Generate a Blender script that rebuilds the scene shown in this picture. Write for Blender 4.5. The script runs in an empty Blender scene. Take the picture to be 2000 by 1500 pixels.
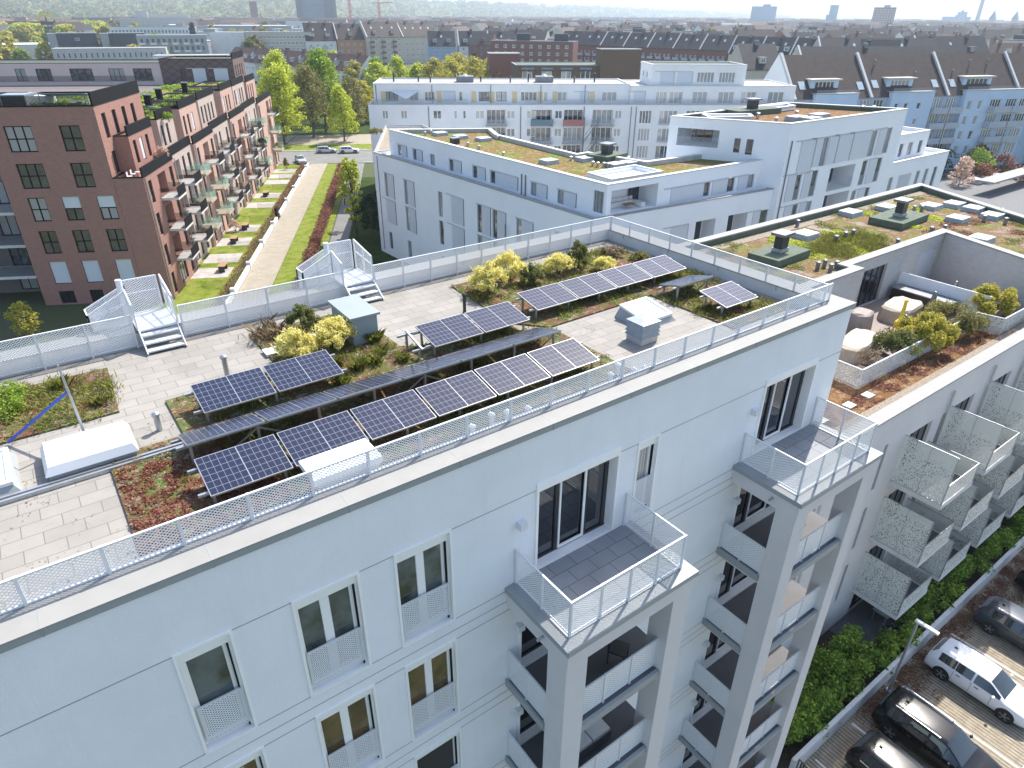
import bpy, bmesh, math, random
import numpy as np
from mathutils import Vector, Matrix
R = math.radians
C = bpy.context.scene.collection
SC = bpy.context.scene
rnd = random.Random(7)
# ------------------------------------------------------------ camera, sky, sun, exposure
cam_d = bpy.data.cameras.new('camera'); cam = bpy.data.objects.new('camera', cam_d); C.objects.link(cam)
cam_d.sensor_width = 36; cam_d.lens = 1312.8 / 2000 * 36; cam_d.clip_start = .1; cam_d.clip_end = 30000
_p, _a, _r = R(28.85), R(53.74), R(.418)
fw = Vector((math.cos(_a)*math.cos(_p), math.sin(_a)*math.cos(_p), -math.sin(_p)))
rt = Vector((math.sin(_a), -math.cos(_a), 0)); up = rt.cross(fw)
rt, up = rt*math.cos(_r) + up*math.sin(_r), up*math.cos(_r) - rt*math.sin(_r)
cam.matrix_world = Matrix(((rt.x, up.x, -fw.x, 0), (rt.y, up.y, -fw.y, 0), (rt.z, up.z, -fw.z, 27.2), (0, 0, 0, 1)))
SC.camera = cam
SUN_EL, SUN_AZ = 51.0, 22.5            # azimuth from +x, anticlockwise
W = bpy.data.worlds.new('World'); SC.world = W; W.use_nodes = True
nt = W.node_tree; sky = nt.nodes.new('ShaderNodeTexSky'); sky.sky_type = 'NISHITA'; sky.sun_disc = False
sky.sun_elevation = R(SUN_EL); sky.sun_rotation = R(90 - SUN_AZ); sky.dust_density = 1.6; sky.air_density = 1.0; sky.ozone_density = 1.3
bg = nt.nodes['Background']; bg.inputs[1].default_value = .15; nt.links.new(sky.outputs[0], bg.inputs[0])
sl = bpy.data.lights.new('sun', 'SUN'); so = bpy.data.objects.new('sun', sl); C.objects.link(so)
sl.energy = 4.2; sl.angle = R(.5); sl.color = (1, .95, .87)
sd = Vector((math.cos(R(SUN_AZ))*math.cos(R(SUN_EL)), math.sin(R(SUN_AZ))*math.cos(R(SUN_EL)), math.sin(R(SUN_EL))))
so.rotation_euler = sd.to_track_quat('Z', 'Y').to_euler(); so.location = (0, 0, 80)
SC.view_settings.view_transform = 'Standard'; SC.view_settings.look = 'None'; SC.view_settings.gamma = 1
SC.view_settings.exposure = .97
SC.cycles.transparent_max_bounces = 24; SC.cycles.max_bounces = 6; SC.cycles.volume_bounces = 0

# ------------------------------------------------------------ materials
MT = {}
def N(m, t, **k):
    n = m.node_tree.nodes.new(t)
    for a, v in k.items(): setattr(n, a, v)
    return n
def lk(m, a, b): m.node_tree.links.new(a, b)
def mth(m, op, a, b=None, c=None):
    n = N(m, 'ShaderNodeMath', operation=op)
    for i, v in enumerate((a, b, c)):
        if v is None: continue
        if isinstance(v, (int, float)): n.inputs[i].default_value = v
        else: lk(m, v, n.inputs[i])
    return n.outputs[0]
def ramp(m, f, stops):
    n = N(m, 'ShaderNodeValToRGB'); r = n.color_ramp
    while len(r.elements) < len(stops): r.elements.new(.5)
    for e, (p, c) in zip(r.elements, stops): e.position = p; e.color = (*c, 1)
    lk(m, f, n.inputs[0]); return n.outputs[0]
def noise(m, scale, detail=4, vec=None, rough=.55):
    n = N(m, 'ShaderNodeTexNoise'); n.inputs['Scale'].default_value = scale; n.inputs['Detail'].default_value = detail; n.inputs['Roughness'].default_value = rough
    lk(m, vec if vec is not None else pos(m), n.inputs['Vector']); return n.outputs['Fac']
def pos(m):
    return N(m, 'ShaderNodeNewGeometry').outputs['Position']
def mixc(m, f, a, b, t='MIX'):
    n = N(m, 'ShaderNodeMix', data_type='RGBA', blend_type=t)
    for i, v in ((0, f), (6, a), (7, b)):
        if isinstance(v, (int, float)): n.inputs[i].default_value = v
        elif isinstance(v, tuple): n.inputs[i].default_value = (*v, 1)
        else: lk(m, v, n.inputs[i])
    return n.outputs[2]
def newm(name, rough=.6, metal=0, spec=.5):
    m = bpy.data.materials.new(name); m.use_nodes = True; b = m.node_tree.nodes['Principled BSDF']
    b.inputs['Roughness'].default_value = rough; b.inputs['Metallic'].default_value = metal; b.inputs['Specular IOR Level'].default_value = spec
    MT[name] = m; return m, b
def bump(m, b, h, s, d=.02):
    n = N(m, 'ShaderNodeBump'); n.inputs['Strength'].default_value = s; n.inputs['Distance'].default_value = d
    lk(m, h, n.inputs['Height']); lk(m, n.outputs[0], b.inputs['Normal'])
def M(name, c, rough=.6, metal=0, var=.08, vs=1.5, bs=0, bsc=60, spec=.5, dirt=0):
    m, b = newm(name, rough, metal, spec)
    if var:
        f = noise(m, vs, 5)
        lo = tuple(x*(1-var) for x in c); hi = tuple(min(1, x*(1+var)) for x in c)
        col = ramp(m, f, ((.3, lo), (.7, hi)))
        if dirt:
            col = mixc(m, mth(m, 'MULTIPLY', ramp(m, noise(m, .35, 7), ((.5, (0, 0, 0)), (.72, (1, 1, 1)))), dirt), col, tuple(x*.55 for x in c))
        lk(m, col, b.inputs['Base Color'])
    else: b.inputs['Base Color'].default_value = (*c, 1)
    if bs: bump(m, b, noise(m, bsc, 3), bs)
    return m
M('render_white', (.83, .835, .84), .8, var=.03, vs=.8, bs=.35, bsc=38, spec=.2, dirt=.06)
m = MT['render_white']; b = m.node_tree.nodes['Principled BSDF']; mp_ = N(m, 'ShaderNodeMapping'); mp_.inputs['Scale'].default_value = (5, 5, .3); lk(m, pos(m), mp_.inputs[0])
old = b.inputs['Base Color'].links[0].from_socket; st_ = ramp(m, noise(m, 1, 6, mp_.outputs[0], .7), ((.52, (0, 0, 0)), (.70, (.07, .07, .07)))); sp_ = ramp(m, noise(m, 60, 2), ((.4, (0, 0, 0)), (.62, (.07, .07, .07))))
lk(m, mixc(m, mth(m, 'ADD', st_, sp_), old, (.45, .45, .44)), b.inputs['Base Color'])
M('render_smooth', (.64, .615, .60), .7, var=.03, spec=.2)
M('render_wb', (.83, .85, .87), .8, var=.03, vs=.3, spec=.2, dirt=.08)
M('render_mid', (.80, .80, .79), .8, var=.03, vs=.3, spec=.2, dirt=.15)
M('render_cool', (.60, .66, .74), .8, var=.04, vs=.3, spec=.2, dirt=.12)
M('coping_light', (.29, .285, .27), .75, var=.05, vs=2, dirt=.15)
M('coping_grey', (.30, .32, .32), .5, var=.05)
M('coping_white', (.52, .52, .51), .7, var=.04)
M('white_metal', (.68, .69, .70), .35, var=.03)
M('frame_white', (.90, .885, .85), .35, var=.02)
M('galv', (.42, .44, .46), .35, .6, var=.1, vs=8)
M('hood_grey', (.27, .30, .32), .5, .2, var=.12, vs=6)
M('grey_box', (.27, .31, .32), .5, var=.05)
M('dark_metal', (.03, .033, .038), .4, var=.1)
M('rail_black', (.008, .008, .009), .7, var=0, spec=.15)
M('green_felt', (.10, .125, .09), .9, var=.18, vs=3, bs=.3, bsc=30)
M('shutter', (.60, .63, .67), .6, var=.02)
M('shutter_line', (.15, .16, .18), .6, var=0)
M('concrete', (.46, .45, .43), .8, var=.12, vs=1.5, bs=.2, bsc=20, dirt=.3)
M('concrete_pale', (.62, .61, .59), .8, var=.08, vs=2, dirt=.2)
M('asphalt', (.17, .165, .155), .85, var=.15, vs=.4, bs=.3, bsc=25)
M('terrace_paving', (.25, .20, .175), .8, var=.15, vs=2)
M('planter_clay', (.42, .30, .25), .8, var=.1)
M('paving_dark', (.12, .12, .125), .8, var=.1)
M('soil', (.07, .05, .035), .95, var=.35, vs=6, bs=.8, bsc=14)
M('trunk', (.09, .075, .055), .9, var=.2, vs=4, bs=.4, bsc=10)
M('tan_cover', (.40, .345, .28), .7, var=.1, vs=3, bs=.4, bsc=6)
M('brown_cover', (.27, .225, .20), .7, var=.1, vs=3)
M('cushion', (.72, .71, .68), .8, var=.05)
M('wood', (.32, .19, .09), .6, var=.2, vs=5)
M('terracotta', (.42, .16, .08), .8, var=.15)
M('black_plastic', (.02, .02, .022), .5, var=0)
M('tyre', (.018, .018, .018), .8, var=0)
M('rim', (.5, .5, .52), .3, .8, var=0)
M('red_lamp', (.35, .01, .01), .2, var=0)
M('clear_lamp', (.75, .77, .8), .1, var=0)
M('blue_strap', (.04, .12, .5), .6, var=0)
M('yellow', (.75, .55, .04), .5, var=.1)
M('crane_red', (.55, .10, .09), .5, var=.05)
M('far_glass', (.10, .14, .18), .15, var=.2, vs=.3)
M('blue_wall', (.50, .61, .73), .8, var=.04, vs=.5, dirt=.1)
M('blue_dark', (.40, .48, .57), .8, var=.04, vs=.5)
M('balcony_grey', (.42, .44, .48), .6, var=.05)
M('pink_wall', (.62, .50, .46), .8, var=.04, vs=.5)
M('lead', (.2, .21, .23), .4, .5, var=.1)
def plain(n, c, r=.8): M(n, c, r, var=.06, vs=.5)
for n, c in {'far_white': (.66, .66, .65), 'far_cream': (.52, .48, .40), 'far_grey': (.33, .34, .35), 'far_dark': (.07, .075, .085), 'far_brick': (.22, .10, .075), 'far_orange': (.42, .22, .12), 'far_roof_flat': (.30, .30, .29), 'far_blue': (.30, .40, .52), 'far_green': (.2, .3, .16), 'yellow_wall': (.66, .55, .32)}.items(): plain(n, c)

def glass(name, c, rough=.04, var=.6, vs=.8, curtain=0):
    m, b = newm(name, rough, 0, .9)
    f = noise(m, vs, 3)
    col = ramp(m, f, ((.35, tuple(x*(1-var) for x in c)), (.65, tuple(x*(1+var) for x in c))))
    if curtain:
        oi = N(m, 'ShaderNodeObjectInfo').outputs['Random']
        sx = N(m, 'ShaderNodeSeparateXYZ'); lk(m, N(m, 'ShaderNodeTexCoord').outputs['Object'], sx.inputs[0])
        fold = mth(m, 'ADD', mth(m, 'MULTIPLY', mth(m, 'SINE', mth(m, 'MULTIPLY', sx.outputs[0], 70)), .15), .55)
        cc = N(m, 'ShaderNodeCombineColor'); [lk(m, fold, cc.inputs[i]) for i in range(3)]
        col = mixc(m, mth(m, 'MULTIPLY', mth(m, 'GREATER_THAN', oi, 1-curtain), .55), col, cc.outputs[0])
    lk(m, col, b.inputs['Base Color']); b.inputs['Coat Weight'].default_value = .6; b.inputs['Coat Roughness'].default_value = .02
    return m
glass('glass', (.07, .085, .092), var=.7, vs=1.6, curtain=.55)
glass('glass_dark', (.012, .016, .02))
glass('glass_red', (.085, .08, .065), .12, var=.25, curtain=.35)
glass('glass_brown', (.10, .065, .03), var=.5, vs=2)
glass('car_glass', (.012, .016, .016), .02)
glass('hatch_glass', (.45, .52, .53), .1, .08)

def brick(name, c1, c2, mortar, sc=1.0, bw=.25, rh=.075, pat=None):
    m, b = newm(name, .85, 0, .2)
    t = N(m, 'ShaderNodeTexCoord'); s = N(m, 'ShaderNodeSeparateXYZ'); lk(m, t.outputs['UV'], s.inputs[0])
    bt = N(m, 'ShaderNodeTexBrick'); bt.inputs['Scale'].default_value = 1; bt.inputs['Brick Width'].default_value = bw*sc; bt.inputs['Row Height'].default_value = rh*sc
    bt.inputs['Mortar Size'].default_value = .015*sc; bt.inputs['Color1'].default_value = (*c1, 1); bt.inputs['Color2'].default_value = (*c2, 1); bt.inputs['Mortar'].default_value = (*mortar, 1)
    lk(m, t.outputs['UV'], bt.inputs['Vector'])
    n = noise(m, 2.2, 5); col = mixc(m, n, bt.outputs[0], tuple(x*.5 for x in c1), 'MIX')
    col = mixc(m, .65, col, bt.outputs[0])
    if pat:
        u, v = s.outputs[0], s.outputs[1]
        d = []
        for sg in (1, -1):
            w = mth(m, 'FRACT', mth(m, 'MULTIPLY', mth(m, 'ADD', u, mth(m, 'MULTIPLY', v, sg*1.6)), .55)); d.append(mth(m, 'LESS_THAN', w, .12))
        col = mixc(m, mth(m, 'MULTIPLY', mth(m, 'MAXIMUM', d[0], d[1]), .75), col, pat)
    lk(m, col, b.inputs['Base Color'])
    bump(m, b, bt.outputs['Fac'], -.4, .01)
    return m
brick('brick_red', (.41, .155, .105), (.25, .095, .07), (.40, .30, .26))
brick('brick_salmon_sunlit', (.60, .37, .29), (.50, .29, .22), (.5, .38, .32))  # paler copy of the red brick, sunlight painted into the colour
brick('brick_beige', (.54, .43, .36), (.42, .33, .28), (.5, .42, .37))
brick('brick_grey', (.17, .145, .14), (.12, .10, .10), (.24, .21, .2))
brick('brick_white', (.52, .50, .48), (.60, .58, .56), (.50, .48, .46), 1.2)
brick('brick_diamond', (.20, .14, .13), (.17, .115, .11), (.2, .15, .14), pat=(.07, .05, .05))
brick('brick_tan', (.24, .16, .10), (.19, .125, .085), (.16, .11, .08), 2)

def roof(name, c1, c2):
    m, b = newm(name, .75, 0, .25)
    t = N(m, 'ShaderNodeTexCoord'); bt = N(m, 'ShaderNodeTexBrick'); bt.inputs['Scale'].default_value = 1; bt.inputs['Brick Width'].default_value = .34; bt.inputs['Row Height'].default_value = .34
    bt.inputs['Mortar Size'].default_value = .035; bt.inputs['Color1'].default_value = (*c1, 1); bt.inputs['Color2'].default_value = (*c2, 1); bt.inputs['Mortar'].default_value = (*[x*.35 for x in c1], 1)
    lk(m, t.outputs['UV'], bt.inputs['Vector'])
    col = mixc(m, .4, bt.outputs[0], ramp(m, noise(m, .8, 6), ((.3, tuple(x*.6 for x in c1)), (.7, tuple(x*1.5 for x in c2)))))
    lk(m, col, b.inputs['Base Color']); bump(m, b, bt.outputs['Fac'], -.6, .03)
roof('roof_brown', (.095, .072, .062), (.075, .058, .052))
roof('roof_dark', (.05, .048, .052), (.04, .04, .045))
roof('roof_rust', (.13, .075, .055), (.10, .06, .048))

def pavers(name, c, w, h, joint, off=.5, var=.12):
    m, b = newm(name, .8, 0, .3)
    bt = N(m, 'ShaderNodeTexBrick'); bt.inputs['Scale'].default_value = 1; bt.inputs['Brick Width'].default_value = w; bt.inputs['Row Height'].default_value = h; bt.offset = off
    bt.inputs['Mortar Size'].default_value = .009; bt.inputs['Mortar Smooth'].default_value = .2; bt.inputs['Color1'].default_value = (*[x*(1-var) for x in c], 1); bt.inputs['Color2'].default_value = (*[min(1, x*(1+var)) for x in c], 1); bt.inputs['Mortar'].default_value = (*joint, 1)
    lk(m, pos(m), bt.inputs['Vector'])
    col = mixc(m, ramp(m, noise(m, 1.3, 6), ((.35, (.0, .0, .0)), (.75, (.35, .35, .35)))), bt.outputs[0], tuple(x*.5 for x in c)); col = mixc(m, ramp(m, noise(m, 4.5, 8, rough=.75), ((.60, (0, 0, 0)), (.70, (.45, .45, .45)))), col, (c[0]*.42, c[1]*.42, c[2]*.34))
    lk(m, col, b.inputs['Base Color']); bump(m, b, noise(m, 50, 3), .12)
pavers('pavers', (.305, .285, .255), .60, .36, (.17, .16, .145), var=.09)
pavers('balcony_paving', (.30, .315, .335), .62, .4, (.12, .12, .12), var=.06)
pavers('path_sand', (.33, .29, .225), .8, .4, (.26, .22, .17), var=.08)
pavers('patio', (.40, .37, .35), .5, .5, (.3, .27, .25))
m, b = newm('parking_grid', .85)
v = pos(m); s = N(m, 'ShaderNodeSeparateXYZ'); lk(m, v, s.inputs[0])
g = mth(m, 'MULTIPLY', mth(m, 'GREATER_THAN', mth(m, 'FRACT', mth(m, 'MULTIPLY', s.outputs[0], 5.6)), .6), ramp(m, noise(m, 2.5, 5), ((.3, (.35, .35, .35)), (.7, (1, 1, 1)))))
g2 = mth(m, 'GREATER_THAN', mth(m, 'FRACT', mth(m, 'MULTIPLY', s.outputs[1], 2.4)), .9)
g = mth(m, 'MAXIMUM', g, mth(m, 'MULTIPLY', g2, .25))
col = mixc(m, g, ramp(m, noise(m, 3, 5), ((.3, (.24, .20, .15)), (.7, (.36, .31, .235)))), ramp(m, noise(m, 5, 3), ((.35, (.08, .06, .04)), (.65, (.13, .11, .05)))))
lk(m, col, b.inputs['Base Color'])

def sedum(name, stops, sc=1.2):
    m, b = newm(name, .95, 0, .1)
    f = noise(m, sc, 9, rough=.68)
    f2 = noise(m, 26, 4); f3 = noise(m, 90, 2)
    fm = mth(m, 'ADD', mth(m, 'MULTIPLY', f, .72), mth(m, 'MULTIPLY', f2, .28))
    col = mixc(m, ramp(m, f3, ((.3, (.0, .0, .0)), (.6, (1, 1, 1)))), ramp(m, fm, stops), tuple(0 for _ in range(3)), 'MIX')
    col = mixc(m, .62, col, ramp(m, fm, stops))
    if name in ('sedum_rb', 'sedum_orange', 'sedum_bed', 'sedum_wb'): col = mixc(m, mth(m, 'MULTIPLY', ramp(m, noise(m, 7 if name != 'sedum_wb' else 2.5, 6, rough=.8), ((.54, (0, 0, 0)), (.60, (1, 1, 1)))), .75), col, (.40, .35, .28))
    lk(m, col, b.inputs['Base Color']); bump(m, b, f2, 1, .06)
sedum('sedum_rb', ((.40, (.40, .35, .28)), (.455, (.32, .22, .13)), (.49, (.24, .10, .05)), (.52, (.27, .20, .08)), (.555, (.16, .20, .04)), (.6, (.30, .34, .06)), (.64, (.22, .14, .07))), .8)
sedum('sedum_wb', ((.40, (.36, .27, .16)), (.45, (.27, .15, .05)), (.51, (.24, .19, .05)), (.57, (.18, .26, .03)), (.7, (.27, .36, .04))), .35)
sedum('sedum_orange', ((.36, (.38, .31, .21)), (.45, (.30, .17, .07)), (.52, (.26, .10, .04)), (.58, (.24, .18, .07)), (.62, (.16, .16, .05))), 1.6)
sedum('sedum_bed', ((.34, (.22, .17, .12)), (.44, (.24, .10, .06)), (.50, (.20, .15, .07)), (.58, (.13, .19, .04)), (.72, (.26, .22, .12))), 1.6)
sedum('gravel', ((.36, (.25, .2, .15)), (.5, (.45, .38, .3)), (.65, (.55, .5, .43))), 9)
sedum('grass', ((.38, (.13, .16, .025)), (.45, (.19, .25, .03)), (.51, (.23, .30, .035)), (.56, (.34, .33, .09)), (.63, (.17, .24, .03))), .8)
sedum('grass_dark', ((.35, (.03, .05, .01)), (.5, (.05, .085, .015)), (.65, (.08, .10, .02))), .6)
sedum('ground_city', ((.35, (.07, .10, .03)), (.45, (.16, .15, .12)), (.55, (.11, .14, .05)), (.7, (.22, .2, .17))), .02)
sedum('forest', ((.36, (.08, .11, .03)), (.47, (.14, .17, .04)), (.56, (.21, .21, .07)), (.68, (.28, .27, .10))), .012)

def leaf(name, c1, c2, c3=None):
    m, b = newm(name, .55, 0, .25)
    ri = N(m, 'ShaderNodeNewGeometry').outputs['Random Per Island']
    st = ((0, c1), (.6, c2), (1, c3 or tuple(min(1, x*1.35) for x in c2)))
    lk(m, ramp(m, ri, st), b.inputs['Base Color'])
    b.inputs['Transmission Weight'].default_value = 0; b.inputs['Subsurface Weight'].default_value = 0
    tr = N(m, 'ShaderNodeBsdfTranslucent'); lk(m, ramp(m, ri, st), tr.inputs[0])
    mx = N(m, 'ShaderNodeMixShader'); mx.inputs[0].default_value = .45; lk(m, b.outputs[0], mx.inputs[1]); lk(m, tr.outputs[0], mx.inputs[2])
    lk(m, mx.outputs[0], m.node_tree.nodes['Material Output'].inputs[0])
leaf('leaf_lime', (.28, .35, .03), (.54, .60, .05), (.74, .74, .14))
leaf('leaf_green', (.14, .23, .03), (.29, .42, .05), (.44, .54, .09))
leaf('leaf_olive', (.13, .13, .05), (.26, .24, .08), (.40, .36, .12))
leaf('leaf_dark', (.015, .035, .014), (.035, .07, .025), (.07, .11, .04))
leaf('leaf_yellow', (.62, .55, .12), (.88, .80, .26), (.95, .92, .55))
leaf('leaf_hedge', (.09, .17, .025), (.22, .35, .05), (.46, .55, .09))
leaf('leaf_redbrown', (.14, .05, .035), (.28, .12, .08), (.40, .22, .14))
leaf('leaf_pink', (.5, .35, .28), (.72, .55, .44))
leaf('leaf_shrub', (.08, .11, .03), (.18, .23, .06), (.30, .22, .12))
leaf('leaf_tuft', (.20, .13, .06), (.20, .25, .05), (.38, .42, .09))
leaf('leaf_dry', (.24, .20, .13), (.36, .30, .20), (.18, .08, .06))
leaf('leaf_gold', (.28, .26, .04), (.50, .46, .07), (.66, .58, .14))
leaf('leaf_red', (.15, .05, .035), (.31, .11, .075), (.42, .24, .14))
leaf('leaf_litter', (.10, .045, .025), (.22, .11, .06), (.34, .2, .12))

def pierced(name, c, kind, p=(.055, .04), t=.30):
    m, b = newm(name, .4)
    b.inputs['Base Color'].default_value = (*c, 1)
    s = N(m, 'ShaderNodeSeparateXYZ'); lk(m, pos(m), s.inputs[0])
    h = mth(m, 'ADD', s.outputs[0], s.outputs[1])
    if kind == 'diamond':
        k = []
        for sg in (1, -1):
            w = mth(m, 'FRACT', mth(m, 'ADD', mth(m, 'DIVIDE', h, p[0]), mth(m, 'DIVIDE', s.outputs[2], p[1]*sg)))
            k.append(mth(m, 'LESS_THAN', w, t))
        a = mth(m, 'MAXIMUM', k[0], k[1])
    elif kind == 'holes':
        f = noise(m, p[0], 2, rough=.5); a = mth(m, 'LESS_THAN', f, t)
    elif kind == 'bars':
        su = N(m, 'ShaderNodeSeparateXYZ'); lk(m, N(m, 'ShaderNodeTexCoord').outputs['UV'], su.inputs[0]); a = mth(m, 'LESS_THAN', mth(m, 'FRACT', mth(m, 'DIVIDE', su.outputs[0], p[0])), t)
    tr = N(m, 'ShaderNodeBsdfTransparent'); mx = N(m, 'ShaderNodeMixShader')
    lk(m, a, mx.inputs[0]); lk(m, tr.outputs[0], mx.inputs[1]); lk(m, b.outputs[0], mx.inputs[2]); lk(m, mx.outputs[0], m.node_tree.nodes['Material Output'].inputs[0])
pierced('mesh_white', (.86, .86, .86), 'diamond', (.075, .055), .37)
pierced('mesh_dense', (.74, .75, .76), 'diamond', (.10, .07), .70)
pierced('perforated', (.68, .69, .64), 'holes', (22,), .585)
pierced('bars_black', (.006, .006, .007), 'bars', (.11,), .5)
pierced('bars_thin', (.02, .02, .022), 'bars', (.12,), .22)
pierced('bars_grey', (.35, .37, .40), 'bars', (.13,), .4)
m, b = newm('glass_rail', .03, 0, .8); b.inputs['Base Color'].default_value = (.45, .66, .60, 1)
tr = N(m, 'ShaderNodeBsdfTransparent'); tr.inputs[0].default_value = (.75, .92, .86, 1); mx = N(m, 'ShaderNodeMixShader'); mx.inputs[0].default_value = .35
lk(m, tr.outputs[0], mx.inputs[1]); lk(m, b.outputs[0], mx.inputs[2]); lk(m, mx.outputs[0], m.node_tree.nodes['Material Output'].inputs[0])
# solar cells: uv in cell units
m, b = newm('solar_cells', .16, 0, .45)
s = N(m, 'ShaderNodeSeparateXYZ'); lk(m, N(m, 'ShaderNodeTexCoord').outputs['UV'], s.inputs[0])
def near0(o, w): return mth(m, 'LESS_THAN', mth(m, 'ABSOLUTE', mth(m, 'SUBTRACT', mth(m, 'FRACT', mth(m, 'ADD', o, .5)), .5)), w)
ln = mth(m, 'MAXIMUM', near0(s.outputs[0], .030), near0(s.outputs[1], .028))
oi = N(m, 'ShaderNodeObjectInfo').outputs['Random']
base = mixc(m, oi, (.014, .019, .044), (.022, .027, .058))
lk(m, mixc(m, ln, base, (.22, .23, .28)), b.inputs['Base Color']); b.inputs['Coat Weight'].default_value = .08; b.inputs['Coat Roughness'].default_value = .04
for nme, cc, mt_ in (('paint_white', (.78, .79, .8), 0), ('paint_black', (.006, .0065, .008), .0), ('paint_graphite', (.06, .07, .085), .3), ('paint_silver', (.5, .53, .56), .4)):
    m, b = newm(nme, .25, mt_, .35); b.inputs['Base Color'].default_value = (*cc, 1); b.inputs['Coat Weight'].default_value = .35; b.inputs['Coat Roughness'].default_value = .03

# ------------------------------------------------------------ geometry helpers
class MB:
    def __init__(s): s.v = []; s.f = []; s.m = []; s.uv = []
    def face(s, pts, m=0, uv=None):
        i = len(s.v); s.v += [tuple(p) for p in pts]; s.f.append(tuple(range(i, i+len(pts)))); s.m.append(m); s.uv.append(uv); return s
    def hexa(s, b, t, m=0):            # bottom ring, top ring (same order, ccw from above)
        n = len(b); s.face(t, m); s.face(b[::-1], m)
        for i in range(n):
            j = (i+1) % n; s.face((b[i], b[j], t[j], t[i]), m)
        return s
    def box(s, x0, x1, y0, y1, z0, z1, m=0):
        b = [(x0, y0, z0), (x1, y0, z0), (x1, y1, z0), (x0, y1, z0)]; return s.hexa(b, [(x, y, z1) for x, y, _ in b], m)
    def prism(s, poly, z0, z1, m=0):
        return s.hexa([(x, y, z0) for x, y in poly], [(x, y, z1) for x, y in poly], m)
    def tube(s, p0, p1, r0, r1=None, n=8, m=0, cap=True):
        r1 = r0 if r1 is None else r1; p0 = Vector(p0); p1 = Vector(p1); d = (p1-p0).normalized()
        a = d.orthogonal().normalized(); b = d.cross(a)
        A = [p0 + (a*math.cos(k*2*math.pi/n) + b*math.sin(k*2*math.pi/n))*r0 for k in range(n)]
        B = [p1 + (a*math.cos(k*2*math.pi/n) + b*math.sin(k*2*math.pi/n))*r1 for k in range(n)]
        for k in range(n): s.face((A[k], A[(k+1) % n], B[(k+1) % n], B[k]), m)
        if cap: s.face(A[::-1], m); s.face(B, m)
        return s
    def bar(s, p0, p1, w, h=None, m=0):
        h = h or w; p0 = Vector(p0); p1 = Vector(p1); d = (p1-p0).normalized()
        a = d.cross(Vector((0, 0, 1)));
        a = Vector((1, 0, 0)) if a.length < 1e-3 else a.normalized()
        b = a.cross(d).normalized(); q = [a*(-w/2) - b*(h/2), a*(w/2) - b*(h/2), a*(w/2) + b*(h/2), a*(-w/2) + b*(h/2)]
        A = [p0+x for x in q]; B = [p1+x for x in q]
        for k in range(4): s.face((A[k], A[(k+1) % 4], B[(k+1) % 4], B[k]), m)
        s.face(A[::-1], m); s.face(B, m); return s
    def ball(s, c, r, m=0, nu=10, nv=6, sq=(1, 1, 1)):
        P = lambda i, j: (c[0]+r*sq[0]*math.sin(math.pi*j/nv)*math.cos(2*math.pi*i/nu), c[1]+r*sq[1]*math.sin(math.pi*j/nv)*math.sin(2*math.pi*i/nu), c[2]+r*sq[2]*math.cos(math.pi*j/nv))
        for i in range(nu):
            for j in range(nv):
                q = [P(i, j), P(i, j+1), P(i+1, j+1), P(i+1, j)]
                if j == 0: q = [q[0], q[1], q[2]]
                elif j == nv-1: q = [q[0], q[1], q[3]]
                s.face(q, m)
        return s
    def mesh(s, name, mats, off=(0, 0, 0), smooth=False, rot=None):
        me = bpy.data.meshes.new(name); o = Vector(off)
        V = [Vector(p)-o for p in s.v]
        me.from_pydata(V, [], s.f)
        for m in (mats if isinstance(mats, (list, tuple)) else [mats]): me.materials.append(MT[m])
        me.polygons.foreach_set('material_index', s.m)
        # uv: metres along the wall / up, or the given one
        ul = me.uv_layers.new(name='UV'); k = 0
        for p, uv in zip(me.polygons, s.uv):
            n = p.normal
            for q, li in enumerate(p.loop_indices):
                if uv: ul.data[li].uv = uv[q]; continue
                co = me.vertices[me.loops[li].vertex_index].co + o
                if abs(n.z) > .97: ul.data[li].uv = (co.x, co.y)
                else:
                    t = Vector((-n.y, n.x, 0)).normalized(); up_ = n.cross(t)
                    ul.data[li].uv = (co.dot(t), -co.dot(up_) if abs(n.z) > .05 else co.z)
        if smooth: me.polygons.foreach_set('use_smooth', [True]*len(me.polygons))
        me.update(); return me
    def build(s, name, mats, parent=None, off=None, smooth=False):
        if off is None: off = tuple(parent['_o']) if parent is not None and '_o' in parent else (0, 0, 0)
        me = s.mesh(name, mats, off, smooth); o = bpy.data.objects.new(name, me); C.objects.link(o)
        if parent is not None: o.parent = parent
        else: o.location = off
        return o
def tag(o, label=None, cat=None, group=None, kind=None):
    for k, v in (('label', label), ('category', cat), ('group', group), ('kind', kind)):
        if v: o[k] = v
    return o
def thing(name, label, cat, loc=(0, 0, 0), rot=0, group=None):
    o = bpy.data.objects.new(name, None); C.objects.link(o); o.location = loc; o.rotation_euler.z = rot
    o.empty_display_size = .3
    if not rot: o['_o'] = loc           # parts given in world coordinates are shifted by this
    return tag(o, label, cat, group)
def setting(name, mb, mats): return tag(mb.build(name, mats), kind='structure')
def dup(o, parent=None, loc=None, rot=None, label=None):
    c = o.copy(); C.objects.link(c); c.parent = parent
    if loc is not None: c.location = loc
    if rot is not None: c.rotation_euler.z = rot
    if label: c['label'] = label
    for ch in o.children: dup(ch, c)
    return c
def dirv(az): return Vector((math.cos(R(az)), math.sin(R(az)), 0))
def inset(poly, d):
    n = len(poly); out = []
    for i in range(n):
        p0, p1, p2 = (Vector(poly[i-1]), Vector(poly[i]), Vector(poly[(i+1) % n]))
        a = (p1-p0).normalized(); b = (p2-p1).normalized(); na = Vector((-a.y, a.x)); nb = Vector((-b.y, b.x))
        k = na+nb; k = k / max(.25, 1+na.dot(nb)); out.append(tuple(p1 + k*d))
    return out
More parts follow.
